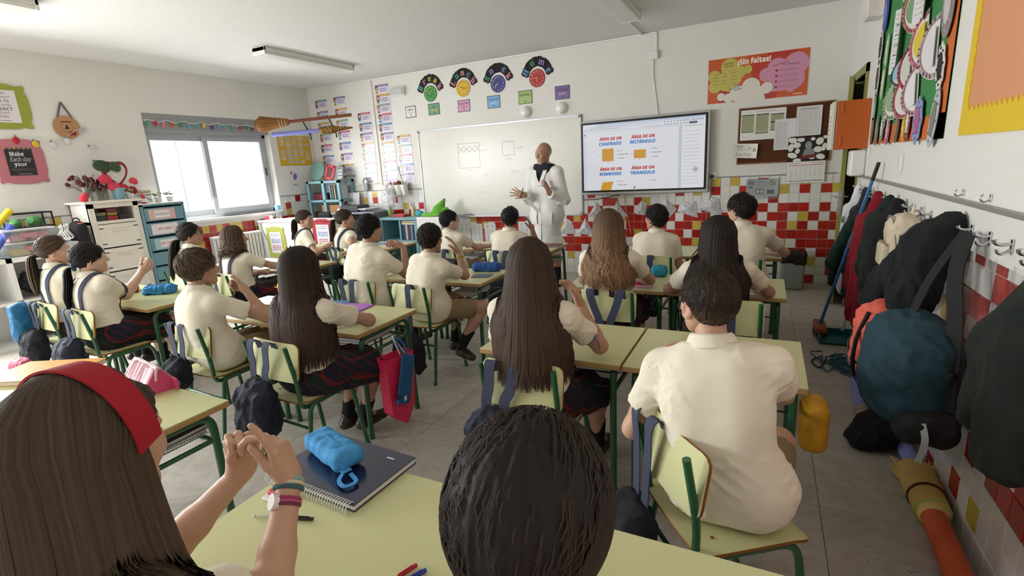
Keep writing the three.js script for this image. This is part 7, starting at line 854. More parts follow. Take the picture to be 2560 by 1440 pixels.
{const b=thing('orange_cabinet','orange first aid cabinet on the wall next to the door','cabinet');const om=mat('#c4601c',.5);part(b,'body',rbox(.26,.43,.3,.01,XR - .13,1.80,1.19),om);part(b,'door',rbox(.03,.43,.3,.008,XR - .278,1.80,1.19),mat('#dcd6cc',.5));part(b,'hinge',mg([rbox(.02,.09,.012,.005,XR - .215,1.95,1.342),rbox(.02,.09,.012,.005,XR - .215,1.66,1.342)]),om);const s=part(b,'sign',sheet(.2,.3,.002),print(canvas(128,192,(g)=>{g.fillStyle='#e5e0d6';g.fillRect(0,0,128,192);lines(g,20,40,90,5,26,'#8a8a86',7,3);}),.5));s.rotation.y=-PI / 2;s.position.set(XR - .295,1.8,1.19);
const t=thing('towel_dispenser','white paper towel dispenser below the orange cabinet','dispenser');part(t,'body',rbox(.12,.235,.2,.02,XR - .06,1.455,1.24),white);part(t,'slot',rbox(.08,.01,.15,.004,XR - .07,1.338,1.24),dark);const p=thing('small_switch','small white switch right of the towel dispenser','switch');part(p,'plate',rbox(.014,.07,.07,.004,XR - .007,1.56,1.5),white);part(p,'button',rbox(.008,.04,.03,.003,XR - .016,1.56,1.5),whiteGloss);}
{
const b=thing('green_mural','green wall mural with an orange border, covered in half-round paper cards','mural');const y0=1.615,y1=2.95,z0=1.53,z1=3.62;part(b,'backing',rangeBox(XR - .008,XR,y0,y1,z0,z1),mat('#3f8a4c',.85));part(b,'border',mg([rangeBox(XR - .012,XR - .002,y0,y0+.13,z0,z1),rangeBox(XR - .012,XR - .002,y0,y1,z1 - .12,z1),rangeBox(XR - .012,XR - .002,y0,y1,z0,z0+.10)]),mat('#cf7038',.85));
const put=(m,y,z,rz,d=.02)=>{m.position.set(XR - d,y,z);m.rotation.set(0,-PI / 2,0);m.children.forEach((q)=>(q.rotation.z +=rz));};
const half=(label,y,z,R,rz,rim,inner,sd)=>{const h=thing('paper_fan',label,'paper card','half-round paper cards on the mural');const s=new THREE.Shape();s.absarc(0,0,R,0,PI);s.closePath();const bend=(g)=>{const p=g.attributes.position;for(let i=0;i<p.count;i++){const x=p.getX(i);p.setZ(i,p.getZ(i)+.035*(1 - Math.pow(x / R,2))*.6+.03*Math.max(0,p.getY(i)/ R));}g.computeVertexNormals();return g;};part(h,'card',bend(new THREE.ExtrudeGeometry(s,{depth:.002,bevelEnabled:false,curveSegments:24})),mat('#e0dcd6',.7));const s2=new THREE.Shape();s2.absarc(0,0,R*.97,0,PI);s2.absarc(0,0,R*.82,PI,0,true);s2.closePath();part(h,'rim',bend(new THREE.ExtrudeGeometry(s2,{depth:.004,bevelEnabled:false,curveSegments:24})),mat(rim,.7));const s3=new THREE.Shape();s3.absarc(0,.004,R*.6,0,PI);s3.closePath();part(h,'picture',bend(new THREE.ExtrudeGeometry(s3,{depth:.004,bevelEnabled:false,curveSegments:20})),mat(inner,.7));const L=[];for(let i=0;i<13;i++){const a=.25+(PI - .5)*i / 12;if(i % 5===4)continue;const g=box(.006,.02,.0015);g.rotateZ(a - PI / 2);g.translate(Math.cos(a)*R*.9,Math.sin(a)*R*.9,.006);L.push(g);}part(h,'lettering',bend(mg(L)),mat(sd % 2?'#7a3a4c':'#3c3440',.7));put(h,y,z,rz);};
half('half-round card with a yellow picture and pink rim, high on the mural',2.18,3.13,.17,1.75,'#c9788a','#e0c43a',1);half('half-round card with a pale picture, beside the grey leaf cut-out',2.10,3.38,.17,1.7,'#b9a0a6','#dcd8dc',2);half('half-round white card in the lower middle of the mural',1.92,3.06,.16,1.85,'#b98a96','#e6e2e2',3);half('half-round card with a red rim left of the yellow one',2.07,2.86,.15,1.7,'#b03a46','#c9d0c0',4);half('half-round card with a pink rim in the lower row, second',1.90,2.78,.14,1.75,'#b85a68','#d9d6cc',5);half('half-round card with a light rim in the lower row, first',1.92,2.46,.15,2.0,'#a9b48a','#8fae86',6);half('half-round card with a red tip at the top of the mural',2.42,2.80,.15,1.6,'#c07068','#7fa07a',7);half('half-round pinkish card at the top right of the mural',2.60,3.28,.15,1.6,'#c98490','#9ac09a',8);half('half-round blue card on a dark green leaf',2.08,2.58,.10,1.9,'#2f6a5a','#8fbfd2',9);
const leafS=(w,h,k)=>{const s=new THREE.Shape(),n=40;for(let i=0;i<n;i++){const t=i / n*2*PI,q=1+(k?.08*Math.cos(t*k):0);i?s.lineTo(Math.cos(t)*w*q,Math.sin(t)*h*q):s.moveTo(w*q,0);}s.closePath();return s;};
const cut=(label,y,z,w,h,k,rz,c,c2)=>{const f=thing('paper_cutout',label,'paper card','painted paper cut-outs on the mural');part(f,'card',extr(leafS(w,h,k),.004),mat(c,.75));const i=part(f,'motif',extr(leafS(w*.55,h*.6,0),.003).translate(0,0,.005),mat(c2,.75));part(f,'dots',mg(Array.from({length:8},(_,q)=>new THREE.CylinderGeometry(.007,.007,.003,10).rotateX(PI / 2).translate(Math.cos(q*.785)*w*.75,Math.sin(q*.785)*h*.78,.006))),mat(c2,.7));put(f,y,z,rz,.024);};
const rows=[['grey leaf cut-out at the upper right of the mural',2.28,3.50,.10,.17,0,.1,'#8f888a','#c9c4c4'],['spotted white cut-out with dark eyes on the right border',1.98,3.50,.07,.12,9,.2,'#dcd8d2','#1d1a24'],['large blue and white painted cut-out in the lower right corner',1.72,3.50,.07,.15,0,-.25,'#b9c4cc','#8a8478'],['blue and violet flower shaped cut-out in the bottom row',1.73,3.16,.10,.13,8,0,'#8a9ccc','#b06a8a'],['red framed cut-out in the bottom row',1.74,2.93,.055,.12,4,0,'#8c3a38','#dcd8d0'],['yellow star shaped cut-out on the bottom border',1.70,2.83,.04,.08,5,0,'#dba82a','#e6c85a'],['brownish cut-out in the middle of the bottom row',1.72,2.62,.06,.11,0,0,'#6d6a58','#a87a58'],['pink cut-out near the left of the bottom row',1.71,2.32,.06,.11,6,0,'#a86a84','#d9b0c0'],['grey green round cut-out in the bottom row',1.73,2.10,.06,.10,0,0,'#7f8c78','#cfd6cc'],['dull green cut-out at the left of the bottom row',1.72,1.88,.06,.12,0,.1,'#74806c','#8a9c8a'],['brown cut-out at the lower left corner of the mural',1.74,1.66,.06,.12,0,0,'#7d6446','#b08a5a'],['blue patterned cut-out at the upper left border',2.62,1.74,.09,.14,0,0,'#3c58a8','#6a86d0'],['white and black patterned cut-out on the left border',2.38,1.66,.07,.13,0,0,'#cfcdc4','#3a3a3a'],['white cut-out with dark letters on the left border',2.14,1.66,.07,.14,0,0,'#d9d5cc','#4a4640'],['green white cut-out low on the left border',1.90,1.66,.06,.12,0,0,'#7fa08a','#b9cbb8'],['pale leaf cut-out beside the white letter cut-out',2.08,1.92,.05,.13,0,-.1,'#b9cda0','#dfe6d0'],['slim pale green leaf in the left half of the mural',1.86,2.16,.035,.14,0,0,'#a9bf98','#cfdcc4'],['slim white leaf near the upper left of the mural',2.3,1.95,.04,.13,0,-.1,'#c4d0b4','#e0e6d8']];for(const r of rows)cut(...r);
const ts=(l,y,z,w,h,rz,sd)=>{const t=thing('story_sheet',l,'paper','white sheets on the mural');const m=part(t,'sheet',sheet(w,h,.003,.02,8),print(canvas(128,256,(g)=>{g.fillStyle='#e2e0de';g.fillRect(0,0,128,256);lines(g,10,20,108,14,16,'#a9a6ae',3,sd);lines(g,16,60,70,4,40,'#6d6a72',6,sd+1);}),.7));put(t,y,z,rz,.03);};ts('tall white sheet in the upper left of the mural',2.30,2.38,.2,.42,-.06,3);ts('tall white sheet at the top middle of the mural',2.55,2.98,.26,.5,-.06,4);
const title=canvas(256,64,(g)=>{g.fillStyle='#3f8a4c';g.fillRect(0,0,256,64);fit(g,'EZPAÑA',128,32,240,'bold 58px sans-serif','#e8e6e0');});const tt=solo('mural_title','white letters heading the green mural','lettering',sheet(.5,.12,.003),print(title,.7));tt.position.set(XR - .016,2.60,2.5);tt.rotation.y=-PI / 2;
}
{
const b=thing('orange_board','pale orange display board with a scalloped yellow border at right','board');const z0=3.88,z1=5.6,y0=1.622,y1=2.9;part(b,'backing',rangeBox(XR - .006,XR,y0,y1,z0,z1),mat('#d99a70',.9));const s=new THREE.Shape();s.moveTo(z0,y0);s.lineTo(z1,y0);for(let z=z1;z>z0+.14;z -=.05){s.lineTo(z,y0+.10);s.lineTo(z - .025,y0+.125);}s.lineTo(z0+.1,y0+.10);for(let y=y0+.12;y<y1;y +=.055){s.quadraticCurveTo(z0+.085,y+.014,z0+.075,y+.0275);s.quadraticCurveTo(z0+.065,y+.04,z0+.075,y+.055);}s.lineTo(z0,y1);s.closePath();part(b,'scalloped_border',extr(s,.004).rotateY(-PI / 2).translate(XR - .006,0,0),mat('#e2c02c',.8));
const g=(l,y,z,w,h)=>{const c=solo('grey_card',l,'card',sheet(w,h,.003),print(canvas(128,192,(q)=>{q.fillStyle='#55524e';q.fillRect(0,0,128,192);lines(q,20,130,90,2,24,'#d9d4cc',8,4);lines(q,30,40,60,2,30,'#8a857c',10,6);}),.6));c.position.set(XR - .012,y,z);c.rotation.y=-PI / 2;};g('dark grey card with white lettering on the orange board, upper one',2.33,4.27,.15,.22);g('dark grey card at the right edge on the orange board',2.02,4.66,.15,.22);
}
{const s=thing('ceiling_speaker','white box high on the right wall above the mural','box');part(s,'body',rbox(.12,.16,.22,.01,XR - .06,2.74,1.36),white);part(s,'cover',rbox(.01,.13,.19,.003,XR - .124,2.74,1.36),whiteGloss);}
shade(scene);
// ---------------------------------------------------------------- bags on the chairs, things on and in the desks
const navyCloth=cloth('#1a2033',.8),navyDark=cloth('#12151f',.85),strapM=mat('#3a4157',.85);
function chairBag(k,label,o={}){
const c=CH_L[k],b=thing(o.name??'sports_bag',label,'bag','bags hung on the chairs');b.position.copy(c.position);b.rotation.copy(c.rotation);
const xs=o.xs??[-.08,.04],bx=o.bx??-.02,by=o.by??.50,w=o.w??.13,h=o.h??.14;
xs.forEach((x,i)=>{const x2=bx+(i - .5)*(o.gap??.05)*(xs.length>1?1:0);const p=smooth([[x,.70,.176],[x,.768,.196],[x,.783,.212],[x,.768,.232],[lerp(x,x2,.5),.66,.232],[x2,by+.05,.235],[x2,by - .02,.24]],22);part(b,'strap',strapGeo(p,p.map((q,j)=>V(0,j<7?.5:.1,j<5?-1:1).normalize()),o.sw??.05,.004),o.sm??strapM);});
const F=new Field(.010);F.cap([bx - w*.3,by - .02,.255],[bx+w*.3,by - .02,.255],.032,.032,.03);F.rb([bx,by - h*.9,.28],[w,h*.8,.065],.06,.06);F.ell([bx - w*.5,by - h*1.3,.28],[w*.6,h*.5,.07],.04);part(b,'body',F.mesh({disp:(x,y,z)=>-.012*Math.pow(1 - Math.abs(N3(x*11+label.length,y*6,z*9)),3)- .004*N3(x*22,y*22,z*22)}),o.m??navyCloth);return b;}
chairBag(14,'navy bag with grey-blue straps on the chair of the long brown haired girl',{xs:[-.12,.0],bx:-.10,by:.56,gap:.09,w:.12});
chairBag(15,'dark bag with two navy straps converging on the wavy haired girl\'s chair',{xs:[-.10,.10],bx:0,by:.52,gap:.07,w:.11,m:navyDark});
chairBag(13,'navy bag with open flaps hanging low on the chair of the black haired girl',{xs:[-.10,.03],bx:-.06,by:.56,gap:.1,w:.13,h:.17});
chairBag(4,'black bag with two navy straps on the chair of the chin resting boy',{xs:[-.11,.01],bx:-.06,by:.55,gap:.08,w:.09,h:.1,m:navyDark});
chairBag(2,'navy bag with two grey-blue straps on the chair of the hand clasping girl',{xs:[-.10,.0],bx:-.04,by:.56,gap:.09,w:.13,h:.13});
chairBag(1,'dark navy bag with two straps on the leftmost chair',{xs:[-.12,-.02],bx:-.06,by:.56,gap:.06,w:.12,h:.16,m:navyDark});
chairBag(9,'navy bag on one strap reaching nearly to the floor, chair of the ear touching boy',{xs:[.03],bx:.02,by:.40,w:.13,h:.17,m:navyDark});
chairBag(8,'bag with two navy straps on the chair of the tall boy biting his hand',{xs:[-.10,.02],bx:-.04,by:.5,gap:.06,w:.12});
chairBag(11,'bag with two dark straps on the front chair below the teacher',{xs:[-.05,.07],bx:0,by:.52,w:.11});chairBag(16,'bag on a single navy strap on the black haired boy\'s chair',{xs:[.0],bx:0,by:.5,w:.11,m:navyDark});
chairBag(18,'bag on a wide dark strap on the tall dark haired boy\'s chair',{xs:[-.05],bx:-.04,by:.52,w:.11,sw:.07,m:navyDark});chairBag(19,'navy bag with long straps on the sideways chair of the cropped haired boy',{xs:[-.15,-.04],bx:-.10,by:.44,gap:.07,w:.12,h:.17,m:navyDark});
chairBag(5,'black bag on a dark strap on the curly haired girl\'s chair',{xs:[-.02],bx:0,by:.56,w:.1,m:navyDark});chairBag(7,'dark bag on the chair of the girl beside the red frame',{xs:[-.06,.05],bx:0,by:.6,w:.12,m:navyDark});chairBag(10,'dark bag with two straps on the chair of the boy wearing glasses',{xs:[-.06,.05],bx:0,by:.55,w:.11,m:navyDark});chairBag(17,'black bag on the chair of the dark haired girl leaning on her elbows',{xs:[.02],bx:.02,by:.5,w:.11,m:navyDark});
const sack=(name,label,cat,p,r,m,k=.01,cell=.010)=>{const F=new Field(cell);F.rb(p,r,Math.min(...r)*.85,.03);F.ell([p[0],p[1]- r[1]*.4,p[2]],[r[0]*1.1,r[1]*.6,r[2]*1.1],.04);return solo(name,label,cat,F.mesh({disp:(x,y,z)=>-k*Math.pow(1 - Math.abs(N3(x*14+p[0],y*7,z*14)),3)}),m);};
sack('plastic_bag','pale translucent plastic bag beside the navy bag on the chair of black haired girl','bag',[.08,.34,5.36],[.07,.11,.06],phys('#d9d9d6',.4,{transmission:.35,thickness:0}));sack('plastic_bag','white plastic bag hanging below the chair of the hand clasping girl','bag',[-1.86,.40,5.42],[.09,.06,.06],phys('#e3e4e8',.35));sack('blue_bag','bright blue bag at left edge beside the leftmost chair','bag',[-2.55,.62,5.36],[.05,.16,.06],mat('#1f6fa0',.6));sack('pink_bag','pink patterned bag low at the left edge of the class','bag',[-2.42,.30,5.46],[.10,.08,.07],mat('#b8466a',.6));sack('white_bag','white bag hooked below the desk of the chin resting boy','bag',[-.24,.50,4.72],[.05,.10,.05],mat('#deded9',.6));sack('plastic_bag','small clear bag under the desk right of the chin resting boy','bag',[.93,.42,3.5],[.05,.08,.04],phys('#e6e6e4',.3,{transmission:.4,thickness:0}));
{const c=thing('yellow_bag','yellow bag hooked at the right side of the cropped haired boy\'s desk','bag');const F=new Field(.008);F.rb([2.845,.46,4.72],[.05,.11,.085],.045,.03);part(c,'body',F.mesh({disp:(x,y,z)=>-.006*Math.pow(1 - Math.abs(N3(x*14,y*8,z*14)),3)}),phys('#d9a320',.5));part(c,'loop',sweep(smooth([[2.82,.56,4.69],[2.79,.63,4.70],[2.82,.56,4.74]],10),.005,6),mat('#b98a1c',.6));}
{
const x=.60,z=4.74,g=thing('pink_bag','bright pink paper bag hanging from the side of the purple notebook\'s desk','bag');const P=[[-.13,.50],[.13,.52],[.12,.16],[.02,.06],[-.10,.15]];const pos=[],idx=[];const front=P.map(([a,y],i)=>V(x+.05+(i===3?.02:0),y,z+a)),back=P.map(([a,y])=>V(x - .02,y+.01,z+a));const all=[...front,...back];all.forEach((p)=>pos.push(p.x,p.y,p.z));idx.push(0,1,2,0,2,3,0,3,4,5,7,6,5,8,7,5,9,8);for(let i=0;i<5;i++){const j=(i+1)% 5;if(i===0)continue;idx.push(i,i+5,j,j,i+5,j+5);}let bg=new THREE.BufferGeometry();bg.setAttribute('position',new THREE.Float32BufferAttribute(pos,3));bg.setIndex(idx);bg=bg.toNonIndexed();bg.computeVertexNormals();part(g,'body',bg,phys('#e8305f',.45,{side:THREE.DoubleSide}));part(g,'cord',mg([sweep(smooth([[x+.05,.49,z - .06],[x - .03,.60,z - .05],[x - .02,.615,z - .03],[x+.05,.49,z - .01]],14),.004,6)]),white);
const b=thing('blue_pouch','flat blue zip pouch hanging in front of the pink bag','pouch');const m=rbox(.014,.30,.12,.006,0,0,0);m.rotateX(-.32).translate(x+.085,.36,z+.01);part(b,'body',m,phys('#1f5f96',.7));part(b,'strap',sweep(smooth([[x+.085,.49,z - .04],[x+.03,.57,z - .06],[x - .01,.60,z - .04],[x+.08,.48,z - .02]],12),.007,6),mat('#1f5f96',.7));part(b,'tag',rbox(.004,.03,.02,.001,x+.096,.25,z+.045),white);part(b,'zip_pull',new THREE.TorusGeometry(.012,.004,6,14).rotateY(PI / 2).translate(x+.09,.28,z+.10),dark);}
// notebooks
const nb=(label,x,z,w,d,h,ry,col,o={})=>{const n=thing(o.name??'notebook',label,o.cat??'notebook',o.group);n.position.set(x,o.y??DH,z);n.rotation.y=ry;part(n,'cover',mg([rbox(w,.003,d,.001,0,h,0),rbox(w,.003,d,.001,0,.002,0)]),o.m??phys(col,.4));part(n,'pages',rbox(w - .008,h - .003,d - .008,.001,0,h / 2,0),mat('#e9e6de',.85));if(o.spiral){const r=[];for(let i=0;i<o.spiral;i++){const p=-w / 2+.012+(w - .024)*i /(o.spiral - 1);r.push(new THREE.TorusGeometry(h*.75+.003,.0016,5,14).rotateY(PI / 2).translate(p,h*.5,d / 2+.002));}part(n,'ring_binding',mg(r),o.ringM??white);}return n;};
nb('purple notebook at the far edge of the black haired girl\'s desk',.07,4.50,.24,.17,.008,.1,'#a84fc4');nb('orange-yellow covered notebook on the desk at lower left',-.62,5.95,.42,.28,.024,.45,'#e8a548');nb('bright pink notebook under the wavy haired girl\'s elbow',1.80,3.40,.22,.16,.018,.1,'#e0508c');nb('white notebook under the arm of the dark haired girl at right',2.56,3.46,.24,.18,.012,.1,'#e3e0e2');nb('dark red folder on the front desk before the teacher',.42,1.76,.30,.22,.012,.1,'#6e3038');nb('pink folder on the front desk before the two ponytailed girls',-2.30,2.02,.34,.22,.01,.2,'#e04a78');nb('grey tablet or notebook beside the ear touching boy\'s elbow',.47,3.37,.16,.12,.006,.2,'#6f7688');nb('light blue notebook on the front desk at left of the tall boy',-1.95,1.86,.2,.14,.01,.3,'#5f9ac8');nb('white notebook on the second row desk in front of the curly haired girl',-1.78,3.38,.26,.2,.008,.1,'#e6e6ea');nb('blue notebook on the black haired girl\'s desk left of the purple one',-.16,4.46,.2,.14,.008,.15,'#3f7fc0');
{const n=nb('navy ring notebook with dog-eared pages on the nearest desk',1.475,6.02,.37,.26,.02,-.06,'#1d2440',{spiral:34,m:phys('#1a2142',.22,{clearcoat:.3})});part(n,'white_mark',rbox(.028,.001,.006,.0004,.115,.0223,-.09).rotateY(0),white);part(n,'page_tabs',mg([rbox(.02,.002,.05,.001,.148,.008,.0),rbox(.016,.002,.04,.001,.149,.013,-.06),rbox(.018,.002,.03,.001,.148,.01,.07)]),mat('#e9e6de',.85));}
// soft pencil cases
const pcase=(name,label,p,w,h,d,ry,m,o={})=>{const c=thing(name,label,'pencil case','pencil cases');c.position.set(...p);c.rotation.y=ry;const F=new Field(o.cell??.007);F.rb([0,h / 2,0],[w / 2,h / 2,d / 2],Math.min(h,d)*.42,.02);if(o.pinch){F.ell([-w*.42,h*.45,0],[w*.14,h*.5,d*.3],.03);F.ell([w*.42,h*.45,0],[w*.14,h*.5,d*.3],.03);}part(c,'body',F.mesh({disp:(x,y,z)=>(o.k??.004)*N3(x*22,y*22,z*22)+Math.max(0,.002 - y)*.5}),m);part(c,'zip',sweep(smooth([[-w*.42,h*.86,d*.02],[0,h*1.0,0],[w*.42,h*.86,-d*.02]],12),.004,6),o.zm??dark);if(o.tab){part(c,'pull_tab',rbox(.032,.004,.03,.0015,w*.5,h*.25,d*.25),m);part(c,'loop',strapGeo(smooth([[w*.52,h*.22,d*.28],[w*.62,h*.12,d*.60],[w*.78,h*.1,d*.62],[w*.80,h*.1,d*.30],[w*.60,h*.14,d*.20]],24),V(0,1,.2),.012,.003),m);}return c;};
pcase('pencil_case','bright blue corduroy pencil case lying on the navy notebook',[1.42,DH+.024,6.0],.235,.062,.10,-.30,phys('#3f93cf',.85,{sheen:.3}),{tab:1,cell:.005,k:.003,zm:mat('#2f7fb8',.7)});
pcase('pencil_case','light blue crumpled pencil case on the hand clasping girl\'s desk',[-2.03,DH,4.60],.24,.07,.13,.5,phys('#2f86c4',.75),{k:.012,pinch:1});pcase('pencil_case','dark red pencil case at the left of the hand clasping girl\'s desk',[-2.40,DH,4.62],.2,.06,.08,-.5,phys('#7a1f34',.7),{k:.006});pcase('pencil_case','blue pillow shaped pencil case with a pink patch',[.40,DH,3.16],.24,.075,.12,.2,phys('#22549c',.75),{pinch:1,k:.005,zm:mat('#d48a9c',.7)});pcase('pencil_case','red pencil case on the front desk right of the boy with glasses',[-.20,DH,1.72],.26,.12,.1,.05,phys('#a3142a',.6),{k:.002});pcase('pencil_case','black patterned pencil case by the ear touching boy\'s arm',[-.02,DH,3.17],.26,.10,.08,.1,mat('#15171a',.6),{k:.003});pcase('pencil_case','turquoise pencil case in front of the black haired boy',[1.90,DH,3.08],.13,.09,.09,.2,phys('#1f8aa6',.6),{k:.003});pcase('pencil_case','pink and blue fabric pencil case on the tall boy\'s neighbouring front desk',[-1.62,DH,1.98],.2,.05,.1,.1,mat('#d87a98',.7),{k:.004});
{const foil=phys('#e9b9c8',.18,{metalness:.55,clearcoat:.6,iridescence:.4});const c=thing('pink_case','pink foil pencil case with a triangular end on the lower left desk','pencil case','pencil cases');c.position.set(.10,DH,5.84);c.rotation.y=-.18;const s=new THREE.Shape();s.moveTo(-.07,0);s.lineTo(.07,0);s.quadraticCurveTo(.075,.01,.07,.02);s.lineTo(.012,.105);s.quadraticCurveTo(0,.115,-.012,.105);s.lineTo(-.07,.02);s.closePath();const g=new THREE.ExtrudeGeometry(s,{depth:.25,steps:26,bevelEnabled:true,bevelSize:.006,bevelThickness:.008,bevelSegments:2}).translate(0,0,-.125).rotateY(PI / 2);const p=g.attributes.position;for(let i=0;i<p.count;i++){const k=.006*N3(p.getX(i)*30,p.getY(i)*30,p.getZ(i)*30);if(Math.abs(p.getX(i))<.122)p.setXYZ(i,p.getX(i),Math.max(.001,p.getY(i)+k),p.getZ(i)+k);}g.computeVertexNormals();part(c,'foil_body',g,foil);part(c,'end_panel',extr(s,.006).rotateY(PI / 2).translate(.133,0,0),mat('#d84a7c',.5));part(c,'zip',mg([sweep([[-.13,.112,.0],[.14,.112,0]],.007,8),sweep(smooth([[.135,.112,0],[.145,.09,.01],[.143,.06,.015]],8),.006,6)]),mat('#e6c6cf',.5));part(c,'wing',rbox(.05,.05,.012,.005,.16,.03,-.05),mat('#d84a7c',.5));}
{const l=thing('lunch_bag','yellow-lime lunch bag on the desk beside the black haired girl','bag');const F=new Field(.008);F.rb([-.86,DH+.08,4.46],[.085,.085,.055],.04,.02);F.cap([-.90,DH+.17,4.46],[-.82,DH+.17,4.46],.03,.03,.03);part(l,'body',F.mesh({disp:(x,y,z)=>.004*N3(x*16,y*16,z*16)}),phys('#d6d63a',.6));part(l,'seam',sweep(smooth([[-.94,DH+.12,4.52],[-.86,DH+.125,4.524],[-.78,DH+.12,4.52]],10),.004,6),mat('#b8b832',.6));l.position.set(.30,0,.02);}
// pens and eraser on the nearest desk
const pen=(label,x,z,ry,body,cap,L=.14)=>{const p=thing('pen',label,'pen','pens on the nearest desk');p.position.set(x,DH+.006,z);p.rotation.y=ry;part(p,'barrel',new THREE.CylinderGeometry(.0042,.0042,L,10).rotateX(PI / 2),body);part(p,'cap',mg([new THREE.CylinderGeometry(.0052,.0048,.05,12).rotateX(PI / 2).translate(0,0,-L / 2 - .005),rbox(.003,.003,.04,.001,0,.006,-L / 2 - .0)]),cap);part(p,'tip',new THREE.ConeGeometry(.003,.014,8).rotateX(PI / 2).translate(0,0,L / 2+.007),alu);return p;};
pen('red capped ballpoint pen lying nearest the dark haired head',1.895,6.345,-.35,phys('#e8e6e0',.1,{transmission:.6,thickness:0}),mat('#b81f28',.35));pen('blue capped ballpoint pen right of the red one',1.915,6.345,-.45,phys('#e8e6e0',.1,{transmission:.6,thickness:0}),mat('#2437a6',.35));pen('clear ballpoint pen with black end behind the raised forearm',1.475,6.26,-1.25,phys('#eceae4',.08,{transmission:.8,thickness:0}),mat('#17171a',.35));{const w=thing('correction_pen','white correction pen beside the blue capped pen','pen');part(w,'body',sweep([[1.945,DH+.012,6.32],[1.955,DH+.012,6.40]],.009,14),white);part(w,'cap',sweep([[1.942,DH+.012,6.30],[1.945,DH+.012,6.322]],.0075,12),mat('#d9d6cf',.5));}
{const e=thing('sharpener','red and white eraser case beside the navy notebook','eraser');part(e,'red_cover',rbox(.05,.018,.024,.008,1.385,DH+.014,6.195),mat('#d8344a',.4));part(e,'white_body',rbox(.075,.010,.026,.004,1.395,DH+.006,6.21),white);e.rotation.y=0;}
// books on the shelves under the desks
const under=(dx,dz,list,where)=>list.forEach(([c,w,h,n],i)=>{const y=DH - .15+list.slice(0,i).reduce((a,q)=>a+q[2]+.003,0);const b=thing('school_book',`${n} in the shelf under ${where}`,'book','books under the desks');b.position.set(dx+((i*37)% 5 - 2)*.012,y,dz);b.rotation.y=((i*13)% 7 - 3)*.02;part(b,'cover',mg([rbox(w,.002,.30,.0008,0,0,0),rbox(w,.002,.30,.0008,0,h,0),rbox(.002,h,.30,.0008,-w / 2,h / 2,0)]),mat(c,.5));part(b,'pages',rbox(w - .006,h - .003,.294,.001,.002,h / 2,0),mat('#dad7cf',.85));});
under(.30,4.66,[['#8a8f98',.22,.014,'grey book lowest'],['#5a2030',.22,.02,'dark red book second'],['#b8bcc4',.23,.012,'pale magazine third'],['#a01f3c',.2,.025,'red folder on top']],'the purple notebook\'s desk');under(.40,6.0,[['#4a2a2c',.22,.018,'brown ring pad lowest'],['#8c8f96',.22,.014,'grey book second'],['#3f4658',.22,.014,'slate book third'],['#7a2f3a',.2,.016,'maroon book on top']],'the pink foil case\'s desk');under(1.90,4.60,[['#121417',.24,.03,'black pad lowest'],['#1d2126',.24,.03,'black folder on top']],'the long brown haired girl\'s desk');under(2.40,4.60,[['#16181c',.26,.03,'black binder']],'the cropped haired boy\'s desk');under(.35,3.36,[['#9a9ca2',.24,.016,'light grey book'],['#c4c6ca',.22,.012,'white workbook']],'the blue pillow case\'s desk');under(1.70,3.27,[['#1f6f9a',.2,.05,'blue pouch-like book'],['#22262c',.22,.02,'black book']],'the pink notebook\'s desk');under(-.52,1.80,[['#b0b4ba',.22,.02,'grey book'],['#c9ccd0',.22,.012,'white pad']],'the red pencil case\'s desk');under(-1.87,3.30,[['#3f6fb0',.22,.02,'blue book'],['#c8ccd2',.22,.014,'white pad']],'the curly haired girl\'s desk');under(-1.87,1.93,[['#c43a60',.22,.02,'pink book'],['#5f86b4',.22,.014,'blue book on top']],'the pink folder\'s desk');
{const r=[];for(let i=0;i<26;i++)r.push(new THREE.TorusGeometry(.010,.0015,5,12).translate(.51,DH - .138,5.86+i*.011));solo('ring_binding','white wire rings of the pad below the pink foil case\'s desk','ring binding',mg(r),white);}
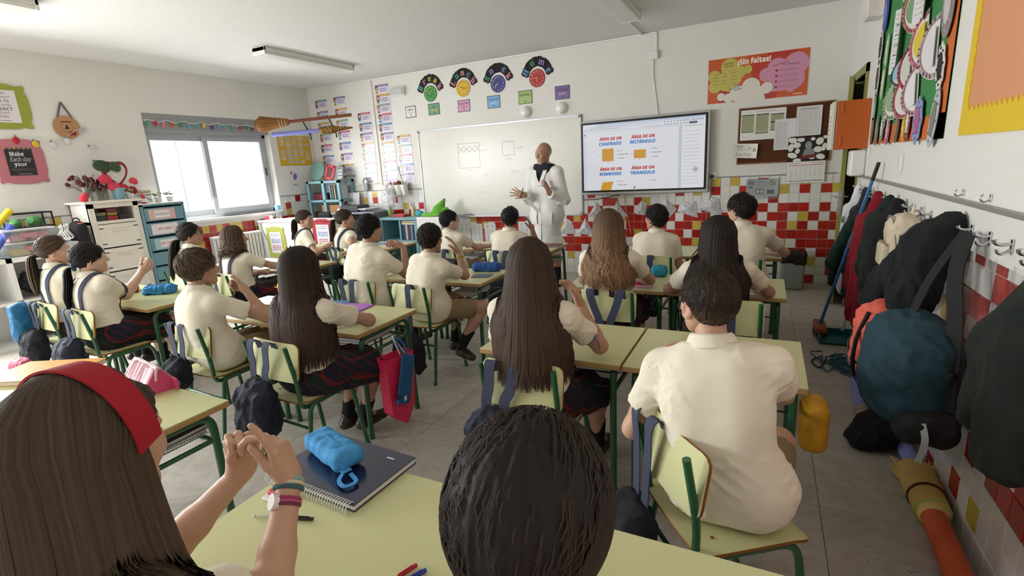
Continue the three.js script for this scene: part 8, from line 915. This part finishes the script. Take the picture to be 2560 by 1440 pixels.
// ---------------------------------------------------------------- what pupils wear
{const k=K[20],rad=(d)=>{const a=d.x / .1,b=d.y / .1095,c=d.z / .119,q=1 / Math.sqrt(a*a+b*b+c*c);return k.hd(d.x*q,.032+d.y*q,.013+d.z*q);};const P=[],Nn=[];for(let i=0;i<=40;i++){const a=-1.75+3.5*i / 40,d=V(Math.sin(a),Math.cos(a),-.22+.10*Math.cos(a)).normalize();P.push(rad(d));Nn.push(d.clone().applyQuaternion(k.hq));}part(k.g,'headband',strapGeo(P,Nn,.05,.004),phys('#a80f24',.8,{sheen:.5}),'wide red headband');
const arm=k.arms[0],dir=arm.w.clone().sub(arm.e).normalize();const ring=(t,R,r,m,n)=>part(k.g,n,new THREE.TorusGeometry(R,r,10,30).applyMatrix4(new THREE.Matrix4().compose(arm.w.clone().addScaledVector(dir,t),new THREE.Quaternion().setFromUnitVectors(V(0,0,1),dir),V(1,1,1))),m);ring(-.004,.0265,.0045,mat('#8fb3a8',.8),'wristband');ring(-.013,.0272,.005,mat('#d9cda8',.8),'wristband');ring(-.022,.0278,.005,mat('#3f6470',.8),'wristband');ring(-.045,.0285,.0035,mat('#a8385e',.5),'watch_strap');ring(-.051,.0288,.0035,mat('#c05a7c',.5),'watch_strap');ring(-.057,.0288,.0035,mat('#7a2a50',.5),'watch_strap');
const out=V(.78,.45,.44).normalize(),sd=V().crossVectors(dir,out).normalize(),c=arm.w.clone().addScaledVector(dir,-.05).addScaledVector(sd,-.026).addScaledVector(out,.012);part(k.g,'watch_case',new THREE.CylinderGeometry(.017,.018,.012,24).applyMatrix4(new THREE.Matrix4().compose(c,new THREE.Quaternion().setFromUnitVectors(UP,sd.clone().negate().addScaledVector(out,.3).normalize()),V(1,1,1))),white);
part(k.g,'bead_necklace',mg(Array.from({length:9},(_,i)=>{const p=k.hd(.056 - i*.001,-.075 - i*.006,-.01+.004*i);return new THREE.SphereGeometry(i===7?.009:.005,10,8).translate(p.x,p.y,p.z);})),phys('#c8641e',.3));}
{const ringOn=(k,i,t,R,r,m,n,l)=>{const a=K[k].arms[i],d=a.w.clone().sub(a.e).normalize();part(K[k].g,n,new THREE.TorusGeometry(R,r,8,28).applyMatrix4(new THREE.Matrix4().compose(a.w.clone().addScaledVector(d,t),new THREE.Quaternion().setFromUnitVectors(V(0,0,1),d),V(1,1,1))),m,l);};ringOn(9,0,-.045,.029,.0055,mat('#c8b23a',.5),'bracelet','yellow bracelet');ringOn(13,0,-.01,.025,.003,dark,'bracelet');ringOn(13,0,-.02,.026,.003,mat('#d8d2c6',.5),'bracelet');
{const k=K[14],a=k.arms[0],d=a.e.clone().sub(a.S).normalize(),c=a.S.clone().addScaledVector(d,.19);const q=new THREE.Quaternion().setFromUnitVectors(V(0,0,1),d);part(k.g,'arm_ribbon',mg([new THREE.TorusGeometry(.045,.005,8,28).applyMatrix4(new THREE.Matrix4().compose(c,q,V(1,1,1))),...[[.05,.02,.03],[.055,-.03,.03],[.05,-.05,.02]].map(([x,y,z])=>sweep(smooth([c.clone().add(V(.04,0,.03)),c.clone().add(V(.04+x*.4,y*.5+.01,.03+z*.6)),c.clone().add(V(.04+x*.6,y,.02+z))],8),.007,6,null,{x:1,y:0,z:0,f:.3,0:1,1:0,2:0}))]),mat('#8c7a98',.7),'lilac ribbon tied in a bow');}
for(const k of[3,10]){const q=K[k],g=[];for(const x of[1,-1]){g.push(new THREE.TorusGeometry(.019,.0016,8,28).translate(x*.029,.004,-.1));g.push(sweep([[x*.048,.008,-.098],[x*.077,.012,.0]],.0014,6));}g.push(sweep([[-.01,.008,-.103],[.01,.008,-.103]],.0014,6));part(q.g,'glasses',mg(g).applyMatrix4(new THREE.Matrix4().compose(q.H,q.hq,V(q.s,q.s,q.s))),dark);}
{const k=K[12],a=k.arms[0];part(k.g,'marker_pen',sweep([a.w.clone().add(V(-.02,.09,-.04)),a.w.clone().add(V(.03,-.03,-.05))],.007,10),mat('#2a2c34',.4));}}
shade(scene);
renderer.render(scene,camera);
